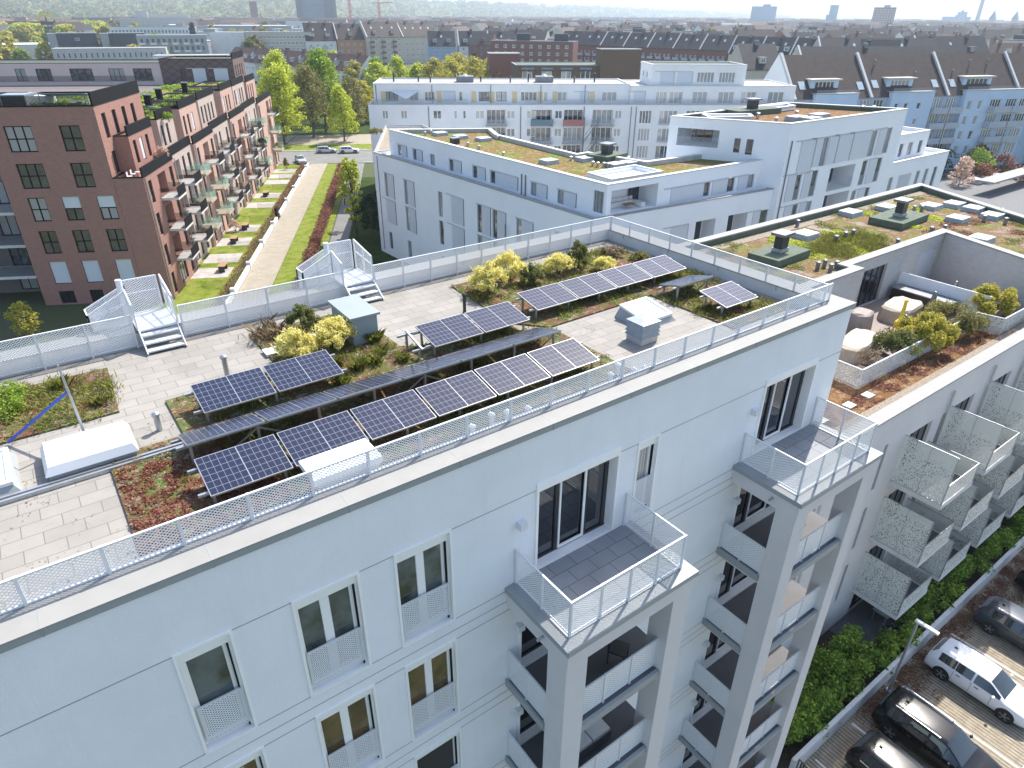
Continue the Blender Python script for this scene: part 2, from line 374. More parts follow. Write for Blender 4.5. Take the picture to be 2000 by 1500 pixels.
def wallface(mb, p0, p1, z0, z1, holes=(), depth=.2, m=0, mr=None):
    """wall from p0 to p1 (outside on the right); holes (s0, s1, za, zb) get real reveals"""
    p0 = Vector((*p0[:2], 0)); p1 = Vector((*p1[:2], 0)); L = (p1-p0).length; d = (p1-p0)/L; nin = Vector((-d.y, d.x, 0))
    ss = sorted({0, L, *[max(0, min(L, round(h[k], 3))) for h in holes for k in (0, 1)]}); zz = sorted({z0, z1, *[max(z0, min(z1, h[k])) for h in holes for k in (2, 3)]})
    for j in range(len(zz)-1):
        run = None
        for i in range(len(ss)-1):
            sm, zm = (ss[i]+ss[i+1])/2, (zz[j]+zz[j+1])/2
            if any(h[0] < sm < h[1] and h[2] < zm < h[3] for h in holes):
                if run is not None: a = run; b = ss[i]; mb.face([p0+d*a+Vector((0, 0, zz[j])), p0+d*b+Vector((0, 0, zz[j])), p0+d*b+Vector((0, 0, zz[j+1])), p0+d*a+Vector((0, 0, zz[j+1]))], m); run = None
            elif run is None: run = ss[i]
        if run is not None: a = run; b = L; mb.face([p0+d*a+Vector((0, 0, zz[j])), p0+d*b+Vector((0, 0, zz[j])), p0+d*b+Vector((0, 0, zz[j+1])), p0+d*a+Vector((0, 0, zz[j+1]))], m)
    mr = m if mr is None else mr
    for h in holes:
        dp = h[4] if len(h) > 4 else depth
        a, b, za, zb = max(0, h[0]), min(L, h[1]), max(z0, h[2]), min(z1, h[3])
        P = lambda s_, z_, k: p0 + d*s_ + nin*(dp*k) + Vector((0, 0, z_))
        mb.face([P(a, za, 0), P(a, za, 1), P(a, zb, 1), P(a, zb, 0)][::-1], mr); mb.face([P(b, za, 0), P(b, za, 1), P(b, zb, 1), P(b, zb, 0)], mr)
        mb.face([P(a, za, 0), P(b, za, 0), P(b, za, 1), P(a, za, 1)], mr); mb.face([P(a, zb, 0), P(b, zb, 0), P(b, zb, 1), P(a, zb, 1)][::-1], mr)
        if len(h) > 4: mb.face([P(a, za, 1), P(b, za, 1), P(b, zb, 1), P(a, zb, 1)], mr)
_WC = {}
def window(parent, p0, az, s, z, w, h, nx=2, nz=1, frame='frame_white', gl='glass', t=.07, inn=.14, pane=True, shut=0, org=None, name='window'):
    """window standing in the wall that starts at p0 and runs along az; s = start along the wall"""
    key = (round(w, 2), round(h, 2), nx, nz, frame, gl, t, pane, round(shut, 2))
    if key not in _WC:
        f = MB(); f.box(0, t, 0, .06, 0, h); f.box(w-t, w, 0, .06, 0, h); f.box(t, w-t, 0, .06, 0, t); f.box(t, w-t, 0, .06, h-t, h)
        for i in range(1, nx): f.box(w*i/nx-t*.6, w*i/nx+t*.6, .002, .058, t, h-t)
        for i in range(1, nz): f.box(t, w-t, .004, .056, h*i/nz-t*.5, h*i/nz+t*.5)
        if shut: f.box(t*.5, w-t*.5, -.05, -.01, h*(1-shut), h, 2)
        if pane: g = MB().box(t*.6, w-t*.6, .03, .045, t*.6, h-t*.6).mesh('pane', gl)
        else: f.box(t*.6, w-t*.6, .03, .045, t*.6, h-t*.6, 1); g = None
        _WC[key] = (f.mesh('window', [frame, gl, 'shutter']), g)
    fm, gm = _WC[key]
    d = dirv(az); o = bpy.data.objects.new(name, fm); C.objects.link(o); o.parent = parent
    q = Vector((p0[0], p0[1], 0)) + d*s + Vector((-d.y, d.x, 0))*inn + Vector((0, 0, z)) - Vector(parent['_o'] if '_o' in parent else (0, 0, 0))
    o.location = q; o.rotation_euler.z = R(az)
    if gm: g = bpy.data.objects.new('pane', gm); C.objects.link(g); g.parent = o
    return o
def ring(mb, poly, w, z0, z1, m=0, out=.05):
    o = inset(poly, -out); i = inset(poly, w); n = len(poly)
    for k in range(n):
        j = (k+1) % n
        mb.face([(*o[k], z1), (*o[j], z1), (*i[j], z1), (*i[k], z1)], m); mb.face([(*o[k], z0), (*o[j], z0), (*o[j], z1), (*o[k], z1)], m)
        mb.face([(*i[j], z0), (*i[k], z0), (*i[k], z1), (*i[j], z1)], m); mb.face([(*o[j], z0), (*o[k], z0), (*i[k], z0), (*i[j], z0)], m)
def block(root, poly, z0, z1, wall, holes={}, cope='coping_white', cw=.4, par=.5, deck='far_roof_flat', inner=None, mats=None, ct=.08, depth=.2, skip=()):
    """a flat-roofed volume: walls with openings, parapet, coping and roof deck; poly is ccw"""
    n = len(poly); w = MB()
    for k in range(n):
        if k in skip: continue
        wallface(w, poly[k], poly[(k+1) % n], z0, z1-ct, holes.get(k, ()), depth)
    w.build('wall', wall, root)
    c = MB(); ring(c, poly, cw, z1-ct, z1); c.build('coping', cope, root)
    if par:
        ip = inset(poly, cw-.03); q = MB()
        for k in range(n): j = (k+1) % n; q.face([(*ip[j], z1-par), (*ip[k], z1-par), (*ip[k], z1-ct), (*ip[j], z1-ct)])
        q.build('parapet', inner or wall, root)
    else: ip = inset(poly, .05)
    MB().face([(*p, z1-par if par else z1-ct*.5) for p in ip]).build('roof', deck, root)
# foliage: many small leaf quads in clumps
def leaves(name, clumps, n, size, mat, parent=None, seed=1, off=None, flat=0, top=None, kind=None):
    """clumps: list of (x, y, z, rx, ry, rz)"""
    g = np.random.default_rng(seed); c = np.array(clumps, float); vol = c[:, 3]*c[:, 4]*c[:, 5]
    idx = g.choice(len(c), n, p=vol**.67/np.sum(vol**.67)); d = g.normal(size=(n, 3)); d /= np.linalg.norm(d, axis=1)[:, None]
    r = g.random(n)**.45; P = c[idx, :3] + d*r[:, None]*c[idx, 3:6]
    a = g.normal(size=(n, 3)); a[:, 2] *= .6; a /= np.linalg.norm(a, axis=1)[:, None]
    b = np.cross(a, g.normal(size=(n, 3))); b /= np.linalg.norm(b, axis=1)[:, None]
    sz = size*(.55+.9*g.random(n))[:, None]; a = a*sz*.5; b = b*sz*.34
    if flat: a[:, 2] *= (1-flat); b[:, 2] *= (1-flat)
    V = np.stack([P-a, P+b, P+a, P-b], 1).reshape(-1, 3)
    if off is None: off = tuple(parent['_o']) if parent is not None and '_o' in parent else (0, 0, 0)
    V = V - np.array(off)
    me = bpy.data.meshes.new(name); me.vertices.add(len(V)); me.vertices.foreach_set('co', V.astype(np.float32).ravel())
    me.loops.add(4*n); me.loops.foreach_set('vertex_index', np.arange(4*n, dtype=np.int32)); me.polygons.add(n)
    me.polygons.foreach_set('loop_start', np.arange(0, 4*n, 4, dtype=np.int32)); me.polygons.foreach_set('loop_total', np.full(n, 4, dtype=np.int32))
    me.materials.append(MT[mat]); me.update(calc_edges=True); o = bpy.data.objects.new(name, me); C.objects.link(o)
    if parent is not None: o.parent = parent
    else: o.location = off
    return o
def blades(name, spots, n, h, mat, parent=None, seed=1, off=None, spread=.1, wd=.02, lean=.5):
    """upright grass-like blades; spots: list of (x, y, z)"""
    g = np.random.default_rng(seed); c = np.array(spots, float); idx = g.integers(0, len(c), n); P = c[idx] + np.c_[g.normal(size=(n, 2))*spread, np.zeros(n)]
    th = g.random(n)*6.283; hh = h*(.5+.8*g.random(n)); L = np.c_[np.cos(th)*hh*lean*g.random(n), np.sin(th)*hh*lean*g.random(n), hh]
    w = np.c_[-np.sin(th), np.cos(th), np.zeros(n)]*wd
    V = np.stack([P-w, P+w, P+L*.6+w*.7, P+L+np.c_[L[:, :2]*.3, -hh*.1], P+L*.6-w*.7], 1).reshape(-1, 3)
    if off is None: off = tuple(parent['_o']) if parent is not None and '_o' in parent else (0, 0, 0)
    V = V-np.array(off); me = bpy.data.meshes.new(name); me.vertices.add(len(V)); me.vertices.foreach_set('co', V.astype(np.float32).ravel())
    me.loops.add(5*n); me.loops.foreach_set('vertex_index', np.arange(5*n, dtype=np.int32)); me.polygons.add(n)
    me.polygons.foreach_set('loop_start', np.arange(0, 5*n, 5, dtype=np.int32)); me.polygons.foreach_set('loop_total', np.full(n, 5, dtype=np.int32))
    me.materials.append(MT[mat]); me.update(calc_edges=True); o = bpy.data.objects.new(name, me); C.objects.link(o)
    if parent is not None: o.parent = parent
    else: o.location = off
    return o
# ============================================================ setting: ground, streets, hills
g = MB(); S = 16000
g.face([(-S, -S, -.05), (S, -S, -.05), (S, S, -.05), (-S, S, -.05)]); setting('ground', g, 'ground_city')
lot = MB().face([(14, -30, .0), (120, -30, .0), (120, 6.4, .0), (14, 6.4, .0)]); setting('parking_lot', lot, 'parking_grid')
# ============================================================ the big white apartment block in front
FX, BX, FY, BY, TZ, DZ = -12.0, 18.6, 8.78, 18.9, 20.0, 19.6
SH = 3.05
apt = thing('apartment_building', 'long white apartment building in front with solar panels on its flat roof', 'building', (FX, FY, 0))
wins = [(0.0, .80, 1), (1.88, 3.02, 2), (3.80, 4.95, 2)]
holes = []; floors = range(6)
def DOORS(k): return ((7.15, 9.45), (14.98, 17.3)) if k == 0 else ((6.75, 9.7), (14.75, 17.75))
for k in floors:
    dz = -SH*k
    for a, b, n in wins: holes.append((a-FX, b-FX, 16.05+dz, 18.42+dz))
    holes.append((10.15-FX, 10.78-FX, 16.25+dz, 18.42+dz))
    for a, b in DOORS(k): holes.append((a-FX, b-FX, 16.2+dz, 18.40+dz, .35))
w = MB(); poly = [(FX, FY), (BX, FY), (BX, BY), (FX, BY)]
wallface(w, poly[0], poly[1], 0, TZ-.12, [h for h in holes], .22, 0, 1)
hr = [(3.2, 4.2, 16.3-SH*k, 18.4-SH*k) for k in range(1, 6)]
for k in (1, 2, 3): wallface(w, poly[k], poly[(k+1) % 4], 0, TZ-.12, [])
w.build('wall', ['render_white', 'frame_white'], apt)
# joints in the render
j = MB()
for k in floors:
    for z in (18.44-SH*k, 16.0-SH*k, 15.68-SH*k):
        if z < 1: continue
        xs = sorted([FX] + ([e for a, b, n in wins for e in (a, b)] + [7.15, 9.45, 10.15, 10.78, 14.98, 17.3] if abs(z-16.0+SH*k) < .03 and 0 else []) + [BX])
        for i in range(0, len(xs)-1, 2): j.box(xs[i], xs[i+1], FY-.004, FY+.002, z-.009, z+.009)
j.box(18.597, 18.605, FY, BY, 18.43, 18.45); j.build('facade_joint', 'coping_grey', apt)
# coping and parapet
c = MB()
def cop(x0, x1, y0, y1): c.box(x0, x1, y0, y1, TZ-.03, TZ, 0)
cop(FX, BX+.06, FY-.06, 9.36); cop(17.95, BX+.06, 9.36, 18.32); cop(FX, BX+.06, 18.32, BY+.06)
c.build('coping', 'coping_light', apt)
c = MB(); c.box(FX, BX+.055, FY-.055, FY+.02, TZ-.15, TZ-.03); c.box(BX-.02, BX+.055, FY+.02, BY+.055, TZ-.15, TZ-.03); c.box(FX, BX-.02, BY-.02, BY+.055, TZ-.15, TZ-.03)
for x in (-3.55, -1.35, .85, 3.05, 5.25, 7.45, 9.65, 11.85, 14.05, 16.25): c.box(x-.008, x+.008, FY-.063, 9.36, TZ-.155, TZ+.003)
for y in (10.9, 13.1, 15.3, 17.5): c.box(17.95, BX+.063, y-.008, y+.008, TZ-.155, TZ+.003)
for x in (-4, -1.8, .4, 2.6, 4.8, 7, 9.2, 11.4, 13.6, 15.8): c.box(x-.008, x+.008, 18.32, BY+.063, TZ-.155, TZ+.003)
c.build('coping_fascia', 'coping_grey', apt)
p = MB(); p.box(FX, 17.95, 9.26, 9.34, DZ-.3, TZ-.03); p.box(17.97, 18.05, 9.36, 18.3, DZ-.3, TZ-.03); p.box(FX, 17.97, 18.34, 18.42, DZ-.3, TZ-.03)
p.box(FX, 17.97, 18.285, 18.34, DZ, DZ+.07); p.build('parapet', 'concrete_pale', apt)
MB().box(FX+.1, 18.0, 9.3, 18.4, DZ-.25, DZ).build('roof_deck', 'pavers', apt)
# windows
def balconette(par, a, b, z):
    """perforated guard in front of a window; returns the frame"""
    y = FY+.05; f = MB(); t = .028
    f.box(a+.04, b-.04, y-.015, y+.02, z+.98, z+1.01); f.box(a+.04, b-.04, y-.015, y+.02, z+.12, z+.145); f.box(a+.04, b-.04, y-.012, y+.017, z+.26, z+.28)
    for x in (a+.04, b-.04-t): f.box(x, x+t, y-.015, y+.02, z+.145, z+.98)
    q = f.build('guard_rail', 'white_metal', par, off=OFF); m_ = MB().box(a+.06, b-.06, y-.003, y+.003, z+.13, z+.98).build('mesh_panel', 'mesh_white', par, off=OFF); return q, m_
def bigwin(a, b, z0, z1, n, k):
    global OFF
    f = MB(); y = FY; t = .065
    # surround standing proud of the render, roller box on top
    f.box(a-.05, a, y-.03, y+.0, z0-.05, z1+.05); f.box(b, b+.05, y-.03, y+.0, z0-.05, z1+.05); f.box(a, b, y-.03, y, z1, z1+.05); f.box(a, b, y-.04, y+.16, z0-.05, z0-.004)
    yy = y+.12; f.box(a, b, yy-.07, yy+.06, z1-.24, z1-.005)
    f.box(a+.002, a+t, yy, yy+.06, z0, z1-.24); f.box(b-t-.07, b-.07, yy, yy+.06, z0, z1-.24); f.box(b-.07, b-.045, yy-.06, yy+.05, z0, z1-.24, 1); f.box(b-.045, b-.002, yy-.05, yy+.06, z0, z1-.24)
    f.box(a+t, b-t-.07, yy+.003, yy+.057, z0, z0+.14); f.box(a+t, b-t-.07, yy+.003, yy+.057, z1-.32, z1-.24)
    if n == 2: x = (a+b-.07)/2; f.box(x-.085, x+.085, yy-.006, yy+.06, z0+.14, z1-.32)
    if n == 1: f.box(a+t, a+t+.04, yy-.004, yy+.06, z0+.14, z1-.32)
    OFF = (FX, FY, 0)
    o = f.build('window', ['frame_white', 'rail_black'], apt)
    g = MB().box(a+.03, b-.1, yy+.03, yy+.045, z0+.1, z1-.28).build('pane', 'glass' if k < 1 else 'glass_brown', o, off=OFF)
    if k == 2 and abs(a-3.8) < .1: MB().box(a+t, b-t-.07, yy-.03, yy-.01, z0+.02, z1-.24).build('shutter', 'dark_metal', o, off=OFF)
    balconette(o, a, b, z0)
for k in floors:
    for a, b, n in wins: bigwin(a, b, 16.05-SH*k, 18.42-SH*k, n, k)
    bigwin(10.15, 10.78, 16.25-SH*k, 18.42-SH*k, 1, k)
OFF = (FX, FY, 0)
for k in floors:
    for a, b in DOORS(k):
        z0, z1 = 16.2-SH*k, 18.4-SH*k; f = MB(); y = FY
        f.box(a-.06, a, y-.04, y, z0, z1+.22); f.box(b, b+.06, y-.04, y, z0, z1+.22); f.box(a, b, y-.04, y, z1, z1+.22); f.box(a, b, y, y+.25, z1-.02, z1-.004)
        f.box(b-.005, b-.001, y, y+.3, z0, z1)
        sd_ = f.build('sliding_door', 'frame_white', apt)
        d = MB(); ya = y+.24
        x1, x2 = a+(b-a)*.34, a+(b-a)*.67
        d.box(a, b, ya-.02, ya+.08, z0, z0+.05); d.box(a, a+.05, ya, ya+.07, z0+.05, z1-.02); d.box(b-.12, b-.01, ya-.005, ya+.07, z0+.05, z1-.02); d.box(a+.05, b-.12, ya, ya+.07, z1-.09, z1-.02)
        d.box(x1-.10, x1, ya-.02, ya+.06, z0+.05, z1-.09); d.box(x2+.03, x2+.12, ya-.02, ya+.06, z0+.05, z1-.09)
        d.build('door_frame', 'dark_metal', sd_, off=OFF)
        d = MB(); d.box(x1, x1+.045, ya-.05, ya-.02, z0+.05, z1-.09); d.box(x2-.03, x2+.03, ya-.05, ya-.02, z0+.05, z1-.09); d.box(x1+.045, x2-.03, ya-.05, ya-.02, z0+.05, z0+.12); d.build('door_leaf', 'frame_white', sd_, off=OFF)
        MB().box(a+.05, b-.1, ya+.02, ya+.03, z0+.05, z1-.09).build('pane', 'glass_dark', sd_, off=OFF)
for x, k in ((6.67, 0), (14.59, 0)): 
    for k in range(5):
        l = MB(); l.box(x-.09, x+.09, FY-.16, FY, 17.68-SH*k, 17.86-SH*k); l.build('wall_lamp', 'white_metal', apt)
# balconies
def rail(par, pts, z, h, posts, mesh='mesh_white', nm='railing', off=None, closed=False, gap=.06):
    f = MB(); m_ = MB()
    for (x0, y0), (x1, y1) in zip(pts, pts[1:]):
        L = math.hypot(x1-x0, y1-y0); n = max(1, round(L/posts)); ex, ey = (x1-x0)/L*.024, (y1-y0)/L*.024; a_, b_ = (x0+ex, y0+ey), (x1-ex, y1-ey)
        f.bar((*a_, z+h-.005), (*b_, z+h-.005), .04, .03); f.bar((*a_, z+gap+.02), (*b_, z+gap+.02), .03, .03)
        for i in range(0 if (x0, y0) == pts[0] else 1, n+1): x, y = x0+(x1-x0)*i/n, y0+(y1-y0)*i/n; f.bar((x, y, z-.02), (x, y, z+h+.014), .048, .048)
        m_.face([(x0, y0, z+gap), (x1, y1, z+gap), (x1, y1, z+h), (x0, y0, z+h)])
    a = f.build(nm, 'white_metal', par, off=off); b = m_.build('mesh_panel', mesh, a if nm == 'roof_railing' else par, off=off); return a, b
for bx0, bx1 in ((6.32, 10.12), (14.2, 18.15)):
    for k in range(6):
        z = 16.12-SH*k
        if k == 0:
            s = MB(); s.box(bx0+.02, bx1-.02, 6.68, FY-.004, z-.58, z-.04); b = s.build('balcony', 'render_smooth', apt)
            e = MB(); e.box(bx0-.03, bx0+.26, 6.62, FY-.004, z-.04, z+.02); e.box(bx1-.26, bx1+.03, 6.62, FY-.004, z-.04, z+.02); e.box(bx0+.26, bx1-.26, 6.62, 6.9, z-.04, z+.02)
            e.box(bx0-.035, bx1+.035, 6.612, 6.62, z-.12, z+.02); e.box(bx0-.04, bx0-.03, 6.612, FY-.004, z-.12, z+.02); e.box(bx1+.03, bx1+.04, 6.612, FY-.004, z-.12, z+.02)
            e.build('edge_flashing', 'coping_grey', b, off=OFF)
            MB().box(bx0+.26, bx1-.26, 6.9, FY-.004, z-.035, z+.01).build('balcony_floor', 'balcony_paving', b, off=OFF)
            rail(b, [(bx0+.24, FY-.03), (bx0+.24, 6.92), (bx1-.24, 6.92), (bx1-.24, FY-.03)], z+.01, .98, .78, off=OFF)
            MB().tube((bx0-.0, 7.45, z-.3), (bx0-.16, 7.45, z-.32), .035).build('drain_spout', 'galv', b, off=OFF)
        elif z > 0:
            s = MB(); s.box(bx0+.04, bx1-.04, 6.85, FY-.004, z-.30, z-.03); b = s.build('balcony', 'render_smooth', apt)
            e = MB(); e.box(bx0+.6, bx1-.58, 6.76, 6.85, z-.2, z+.02); e.box(bx0-.02, bx0+.04, 7.31, FY-.004, z-.2, z+.02); e.build('edge_flashing', 'coping_grey', b, off=OFF)
            MB().box(bx0+.05, bx1-.05, 6.86, FY-.004, z-.03, z).build('balcony_floor', 'paving_dark', b, off=OFF)
            rail(b, [(bx0+.62, 6.95), (bx1-.6, 6.95)], z, .98, .8, 'mesh_dense', off=OFF); rail(b, [(bx0+.07, FY-.03), (bx0+.07, 7.34)], z, .98, .7, 'mesh_dense', off=OFF)
    for x in (bx0+.02, bx1-.6):
        MB().box(x, x+.58, 6.70, 7.3, 0, 15.54).build('pillar', 'render_smooth', apt)
# roof railing
f, mm = rail(apt, [(FX+.2, 9.31), (18.17, 9.31)], TZ, .5, 1.02, nm='roof_railing', off=OFF, gap=.0)
rail(apt, [(18.0, 9.36), (18.0, 18.22)], DZ, .9, 1.0, nm='roof_railing', off=OFF)
rail(apt, [(8.15, 18.25), (17.98, 18.25)], DZ, .9, 1.02, nm='roof_railing', off=OFF)
rail(apt, [(2.6, 18.25), (7.15, 18.25)], DZ, .9, 1.02, nm='roof_railing', off=OFF)
rail(apt, [(FX+.2, 18.25), (1.45, 18.25)], DZ, .9, 1.02, nm='roof_railing', off=OFF)
# planting on the roof
beds = {'A': [(.0, 9.95), (10.9, 9.95), (10.9, 13.1), (10.1, 13.35), (10.05, 14.2), (7.35, 14.1), (6.95, 14.4), (6.9, 17.4), (4.0, 17.4), (4.0, 15.0), (1.4, 14.9), (1.4, 13.2), (.0, 13.2)],
        'B': [(10.15, 14.0), (10.9, 13.1), (14.95, 13.2), (15.0, 10.1), (17.7, 10.1), (17.7, 12.0), (17.4, 17.4), (10.35, 17.4)],
        'C': [(-9.5, 15.0), (.5, 15.0), (.62, 17.4), (-9.5, 17.5)]}
bl = {'A': 'sedum and soil bed under the solar panels on the white roof', 'B': 'sedum bed with yellow shrubs at the back corner of the white roof', 'C': 'low green bed at the left end of the white roof'}
def inside(p, poly):
    x, y = p; r = False
    for i in range(len(poly)):
        (x0, y0), (x1, y1) = poly[i-1], poly[i]
        if (y0 > y) != (y1 > y) and x < (x1-x0)*(y-y0)/(y1-y0)+x0: r = not r
    return r
def scatter(poly, n, z, seed=3, clump=0):
    q = random.Random(seed); xs = [p[0] for p in poly]; ys = [p[1] for p in poly]; out = []
    cs = [(q.uniform(min(xs), max(xs)), q.uniform(min(ys), max(ys))) for _ in range(clump or 1)]
    while len(out) < n:
        p = (q.uniform(min(xs), max(xs)), q.uniform(min(ys), max(ys)))
        if clump: c_ = q.choice(cs); p = (c_[0]+q.gauss(0, .35), c_[1]+q.gauss(0, .35))
        if inside(p, poly): out.append((*p, z))
    return out
for k, P in beds.items():
    b = MB(); top = DZ+.045; b.prism(P, DZ+.003, top); o = tag(b.build('planting_bed', 'sedum_bed', off=(*P[0], DZ)), bl[k], 'planting bed', kind='stuff')
    tag(blades('sedum_cover', scatter(P, 420, top, 3, 60), 9000, .11, 'leaf_tuft', seed=5, off=(*P[0], DZ), spread=.10, wd=.010, lean=1.2), 'low tufts of sedum and grass: ' + bl[k], 'ground cover', kind='stuff')
    tag(leaves('sedum_litter', [(x, y, top+.02, .12, .12, .035) for x, y, _ in scatter(P, 260, top, 9)], 9000, .05, 'leaf_dry', seed=8, off=(*P[0], DZ), flat=.5), 'small red-brown sedum leaves: ' + bl[k], 'ground cover', kind='stuff')
redp = [(.05, 10.0), (2.6, 10.0), (2.2, 12.0), (.1, 12.6)]
tag(leaves('red_sedum', [(x, y, DZ+.07, .1, .1, .04) for x, y, _ in scatter(redp, 220, 0, 4)], 9000, .05, 'leaf_red', seed=2, off=(0, 10, DZ), flat=.4), 'patch of red sedum at the left end of the solar rows', 'ground cover', kind='stuff')
# ---- shrubs
def shrub(x, y, z, r, h, mat, label, seed, n=2600, leaf_s=.05, cat='shrub', group=None, spiky=1.0):
    t = thing('shrub', label, cat, (x, y, z), group=group); q = random.Random(seed); cl = []
    st = MB()
    for i in range(9):
        a = q.uniform(0, 6.28); rr = r*q.uniform(.2, .8); zz = h*q.uniform(.55, .9); st.tube((x+.03*math.cos(a), y+.03*math.sin(a), z), (x+rr*math.cos(a), y+rr*math.sin(a), z+zz), .012, .004, 5)
    st.build('stem', 'trunk', t)
    for i in range(34):
        a = q.uniform(0, 6.28); u = q.random()**.5; rr = r*u*.85; zz = h*(.25+.72*(1-u*u*.75)*q.uniform(.55, 1.05))
        e = r*q.uniform(.14, .26); cl.append((x+rr*math.cos(a), y+rr*math.sin(a), z+zz*.92, e, e, e*spiky*q.uniform(.9, 1.6)))
    leaves('foliage', cl, int(n*1.5), leaf_s, mat, t, seed)
    if mat == 'leaf_yellow': blades('spray', [(c[0], c[1], c[2]) for c in cl], 900, h*.13, mat, t, seed, spread=.09, wd=.007, lean=1.1)
    return t
SB = DZ+.04
shrub(4.55, 15.2, SB, .52, .85, 'leaf_yellow', 'bright yellow shrub left of the grey box, nearest the solar panels', 11, 3600)
shrub(5.55, 15.15, SB, .55, .95, 'leaf_yellow', 'bright yellow shrub against the grey equipment box', 12, 3800)
shrub(5.2, 16.45, SB, .5, .95, 'leaf_shrub', 'olive and red-tinged shrub behind the pair of yellow shrubs', 13, 3000)
shrub(10.95, 16.15, SB, .62, 1.0, 'leaf_yellow', 'largest yellow shrub at the left end of the back corner bed', 14, 4200)
shrub(12.15, 16.75, SB, .62, .95, 'leaf_yellow', 'second yellow shrub from the left in the back corner bed', 15, 3800)
shrub(12.5, 16.0, SB, .45, .65, 'leaf_shrub', 'green shrub in front of the second yellow shrub', 16, 2600)
shrub(13.85, 16.3, SB, .5, .75, 'leaf_yellow', 'rounded yellow shrub in the middle of the back corner bed', 17, 3400)
shrub(14.75, 16.4, SB, .45, .98, 'leaf_shrub', 'tall olive shrub between two yellow shrubs in the back corner bed', 18, 2800)
shrub(15.3, 15.65, SB, .45, .5, 'leaf_yellow', 'small yellow shrub at the right of the back corner bed', 19, 2600)
shrub(16.6, 16.6, SB, .5, .35, 'leaf_dry', 'low dry brown shrub near the roof corner', 20, 1800)
shrub(17.0, 15.7, SB, .4, .3, 'leaf_olive', 'low olive shrub at the right edge of the back corner bed', 21, 1400)
shrub(-2.1, 9.62, DZ, .3, .5, 'leaf_yellow', 'pale yellow shrub behind the railing at the far left roof edge', 22, 1500)
shrub(-1.7, 16.6, SB, .8, .5, 'leaf_green', 'spreading green shrub in the left roof bed', 23, 3200)
for i, (x, y, s_) in enumerate(((5.52, 13.85, .3), (6.0, 13.9, .26), (6.55, 15.0, .3), (6.35, 14.3, .22), (5.2, 14.3, .25), (4.4, 16.9, .42), (6.6, 13.6, .22), (4.9, 13.4, .25), (3.3, 14.2, .22), (2.6, 14.4, .2), (-.4, 16.9, .25), (.2, 15.6, .2))):
    L_ = ['pale green grass tuft above the thin row of panels', 'smaller grass tuft right of the first tuft', 'grass tuft at the foot of the grey box', 'grass tuft halfway to the double panel frame', 'grass tuft close to the yellow shrubs', 'wispy dry grass clump by the back parapet', 'grass tuft beside the metal rail frame', 'grass tuft behind the left double panels', 'sparse grass tuft in the shade of the left panels', 'leftmost grass tuft behind the left panels', 'grass tuft at the back of the left roof bed', 'grass tuft at the right end of the left roof bed'][i]
    tag(blades('grass_tuft', [(x, y, SB)], 260, s_, 'leaf_tuft' if i != 5 else 'leaf_dry', seed=30+i, off=(x, y, SB), spread=.07 if i != 5 else .25, wd=.008, lean=.8), L_, 'grass tuft', 'grass tufts in the roof bed')
for i, (x, y) in enumerate(((4.15, 15.95), (5.3, 16.15))):
    tag(MB().box(x-.2, x+.2, y-.2, y+.2, SB+.004, SB+.05).build('stepping_stone', 'concrete_pale', off=(x, y, SB)), ['grey stepping stone left of the yellow shrubs', 'grey stepping stone between the two yellow shrubs'][i], 'stepping stone')
# ---- solar arrays
def module(parent, xa, xb, yn, zn, yf, zf, off):
    d = Vector((0, yf-yn, zf-zn)).normalized(); nrm = Vector((1, 0, 0)).cross(d)
    if nrm.z < 0: nrm = -nrm
    a, b = Vector((xa, yn, zn)), Vector((xb, yn, zn)); L = math.hypot(yf-yn, zf-zn); f = MB()
    Q = lambda x, s_, h: Vector((x, yn, zn)) + d*s_ + nrm*h
    f.hexa([Q(xa, 0, 0), Q(xb, 0, 0), Q(xb, L, 0), Q(xa, L, 0)], [Q(xa, 0, .035), Q(xb, 0, .035), Q(xb, L, .035), Q(xa, L, .035)])
    o = f.build('solar_panel', 'galv', parent, off=off)
    e = .012; c = MB(); mx = (xa+xb)/2
    for p, q_ in ((xa+e, mx-.006), (mx+.006, xb-e)):
        c.face([Q(p, e, .037), Q(q_, e, .037), Q(q_, L-e, .037), Q(p, L-e, .037)], 0, [(0, 0), (6, 0), (6, 6), (0, 6)])
    c.build('cell_surface', 'solar_cells', o, off=off)
def array(x0, pitch, n, yn, zn, yf, zf, label, gap=.03, rails=True):
    off = (x0, yn, DZ); t = thing('solar_array', label, 'solar array', off, group='rows of solar panels on the white roof')
    for i in range(n): module(t, x0+pitch*i+gap, x0+pitch*(i+1)-gap, yn, zn, yf, zf, off)
    r = MB(); x1 = x0+pitch*n
    for s_ in (.18, .82):
        y = yn+(yf-yn)*s_; z = zn+(zf-zn)*s_-.045; r.bar((x0-.14, y, z), (x1+.12, y, z), .05, .05)
    r.build('mounting_rail', 'galv', t)
    k = max(2, round((x1-x0)/1.3)+1)
    for i in range(k):
        x = x0+.1+(x1-x0-.2)*i/(k-1)
        for s_ in (.18, .82):
            y = yn+(yf-yn)*s_; z = zn+(zf-zn)*s_-.07
            MB().box(x-.025, x+.025, y-.025, y+.025, DZ+.0, z).build('leg', 'galv', t)
        if i % 3 == 1:
            b = MB(); y = yn+(yf-yn)*(.18 if zn > zf else .82); zt = max(zn, zf)-.16; b.bar((x, y, zt), (x+.5, y, DZ+.12), .03, .03); b.bar((x, y, zt), (x-.5, y, DZ+.12), .03, .03); b.build('brace', 'galv', t)
    return t
array(1.22, 1.5, 6, 10.36, 19.93, 11.34, 20.13, 'long front row of six solar modules nearest the railing')
array(1.22, 1.5, 6, 11.83, 20.17, 12.80, 19.87, 'long middle row of solar modules tilted away and seen edge-on')
array(1.85, 1.56, 2, 13.26, 19.93, 14.28, 20.12, 'double solar module at the left behind the thin row')
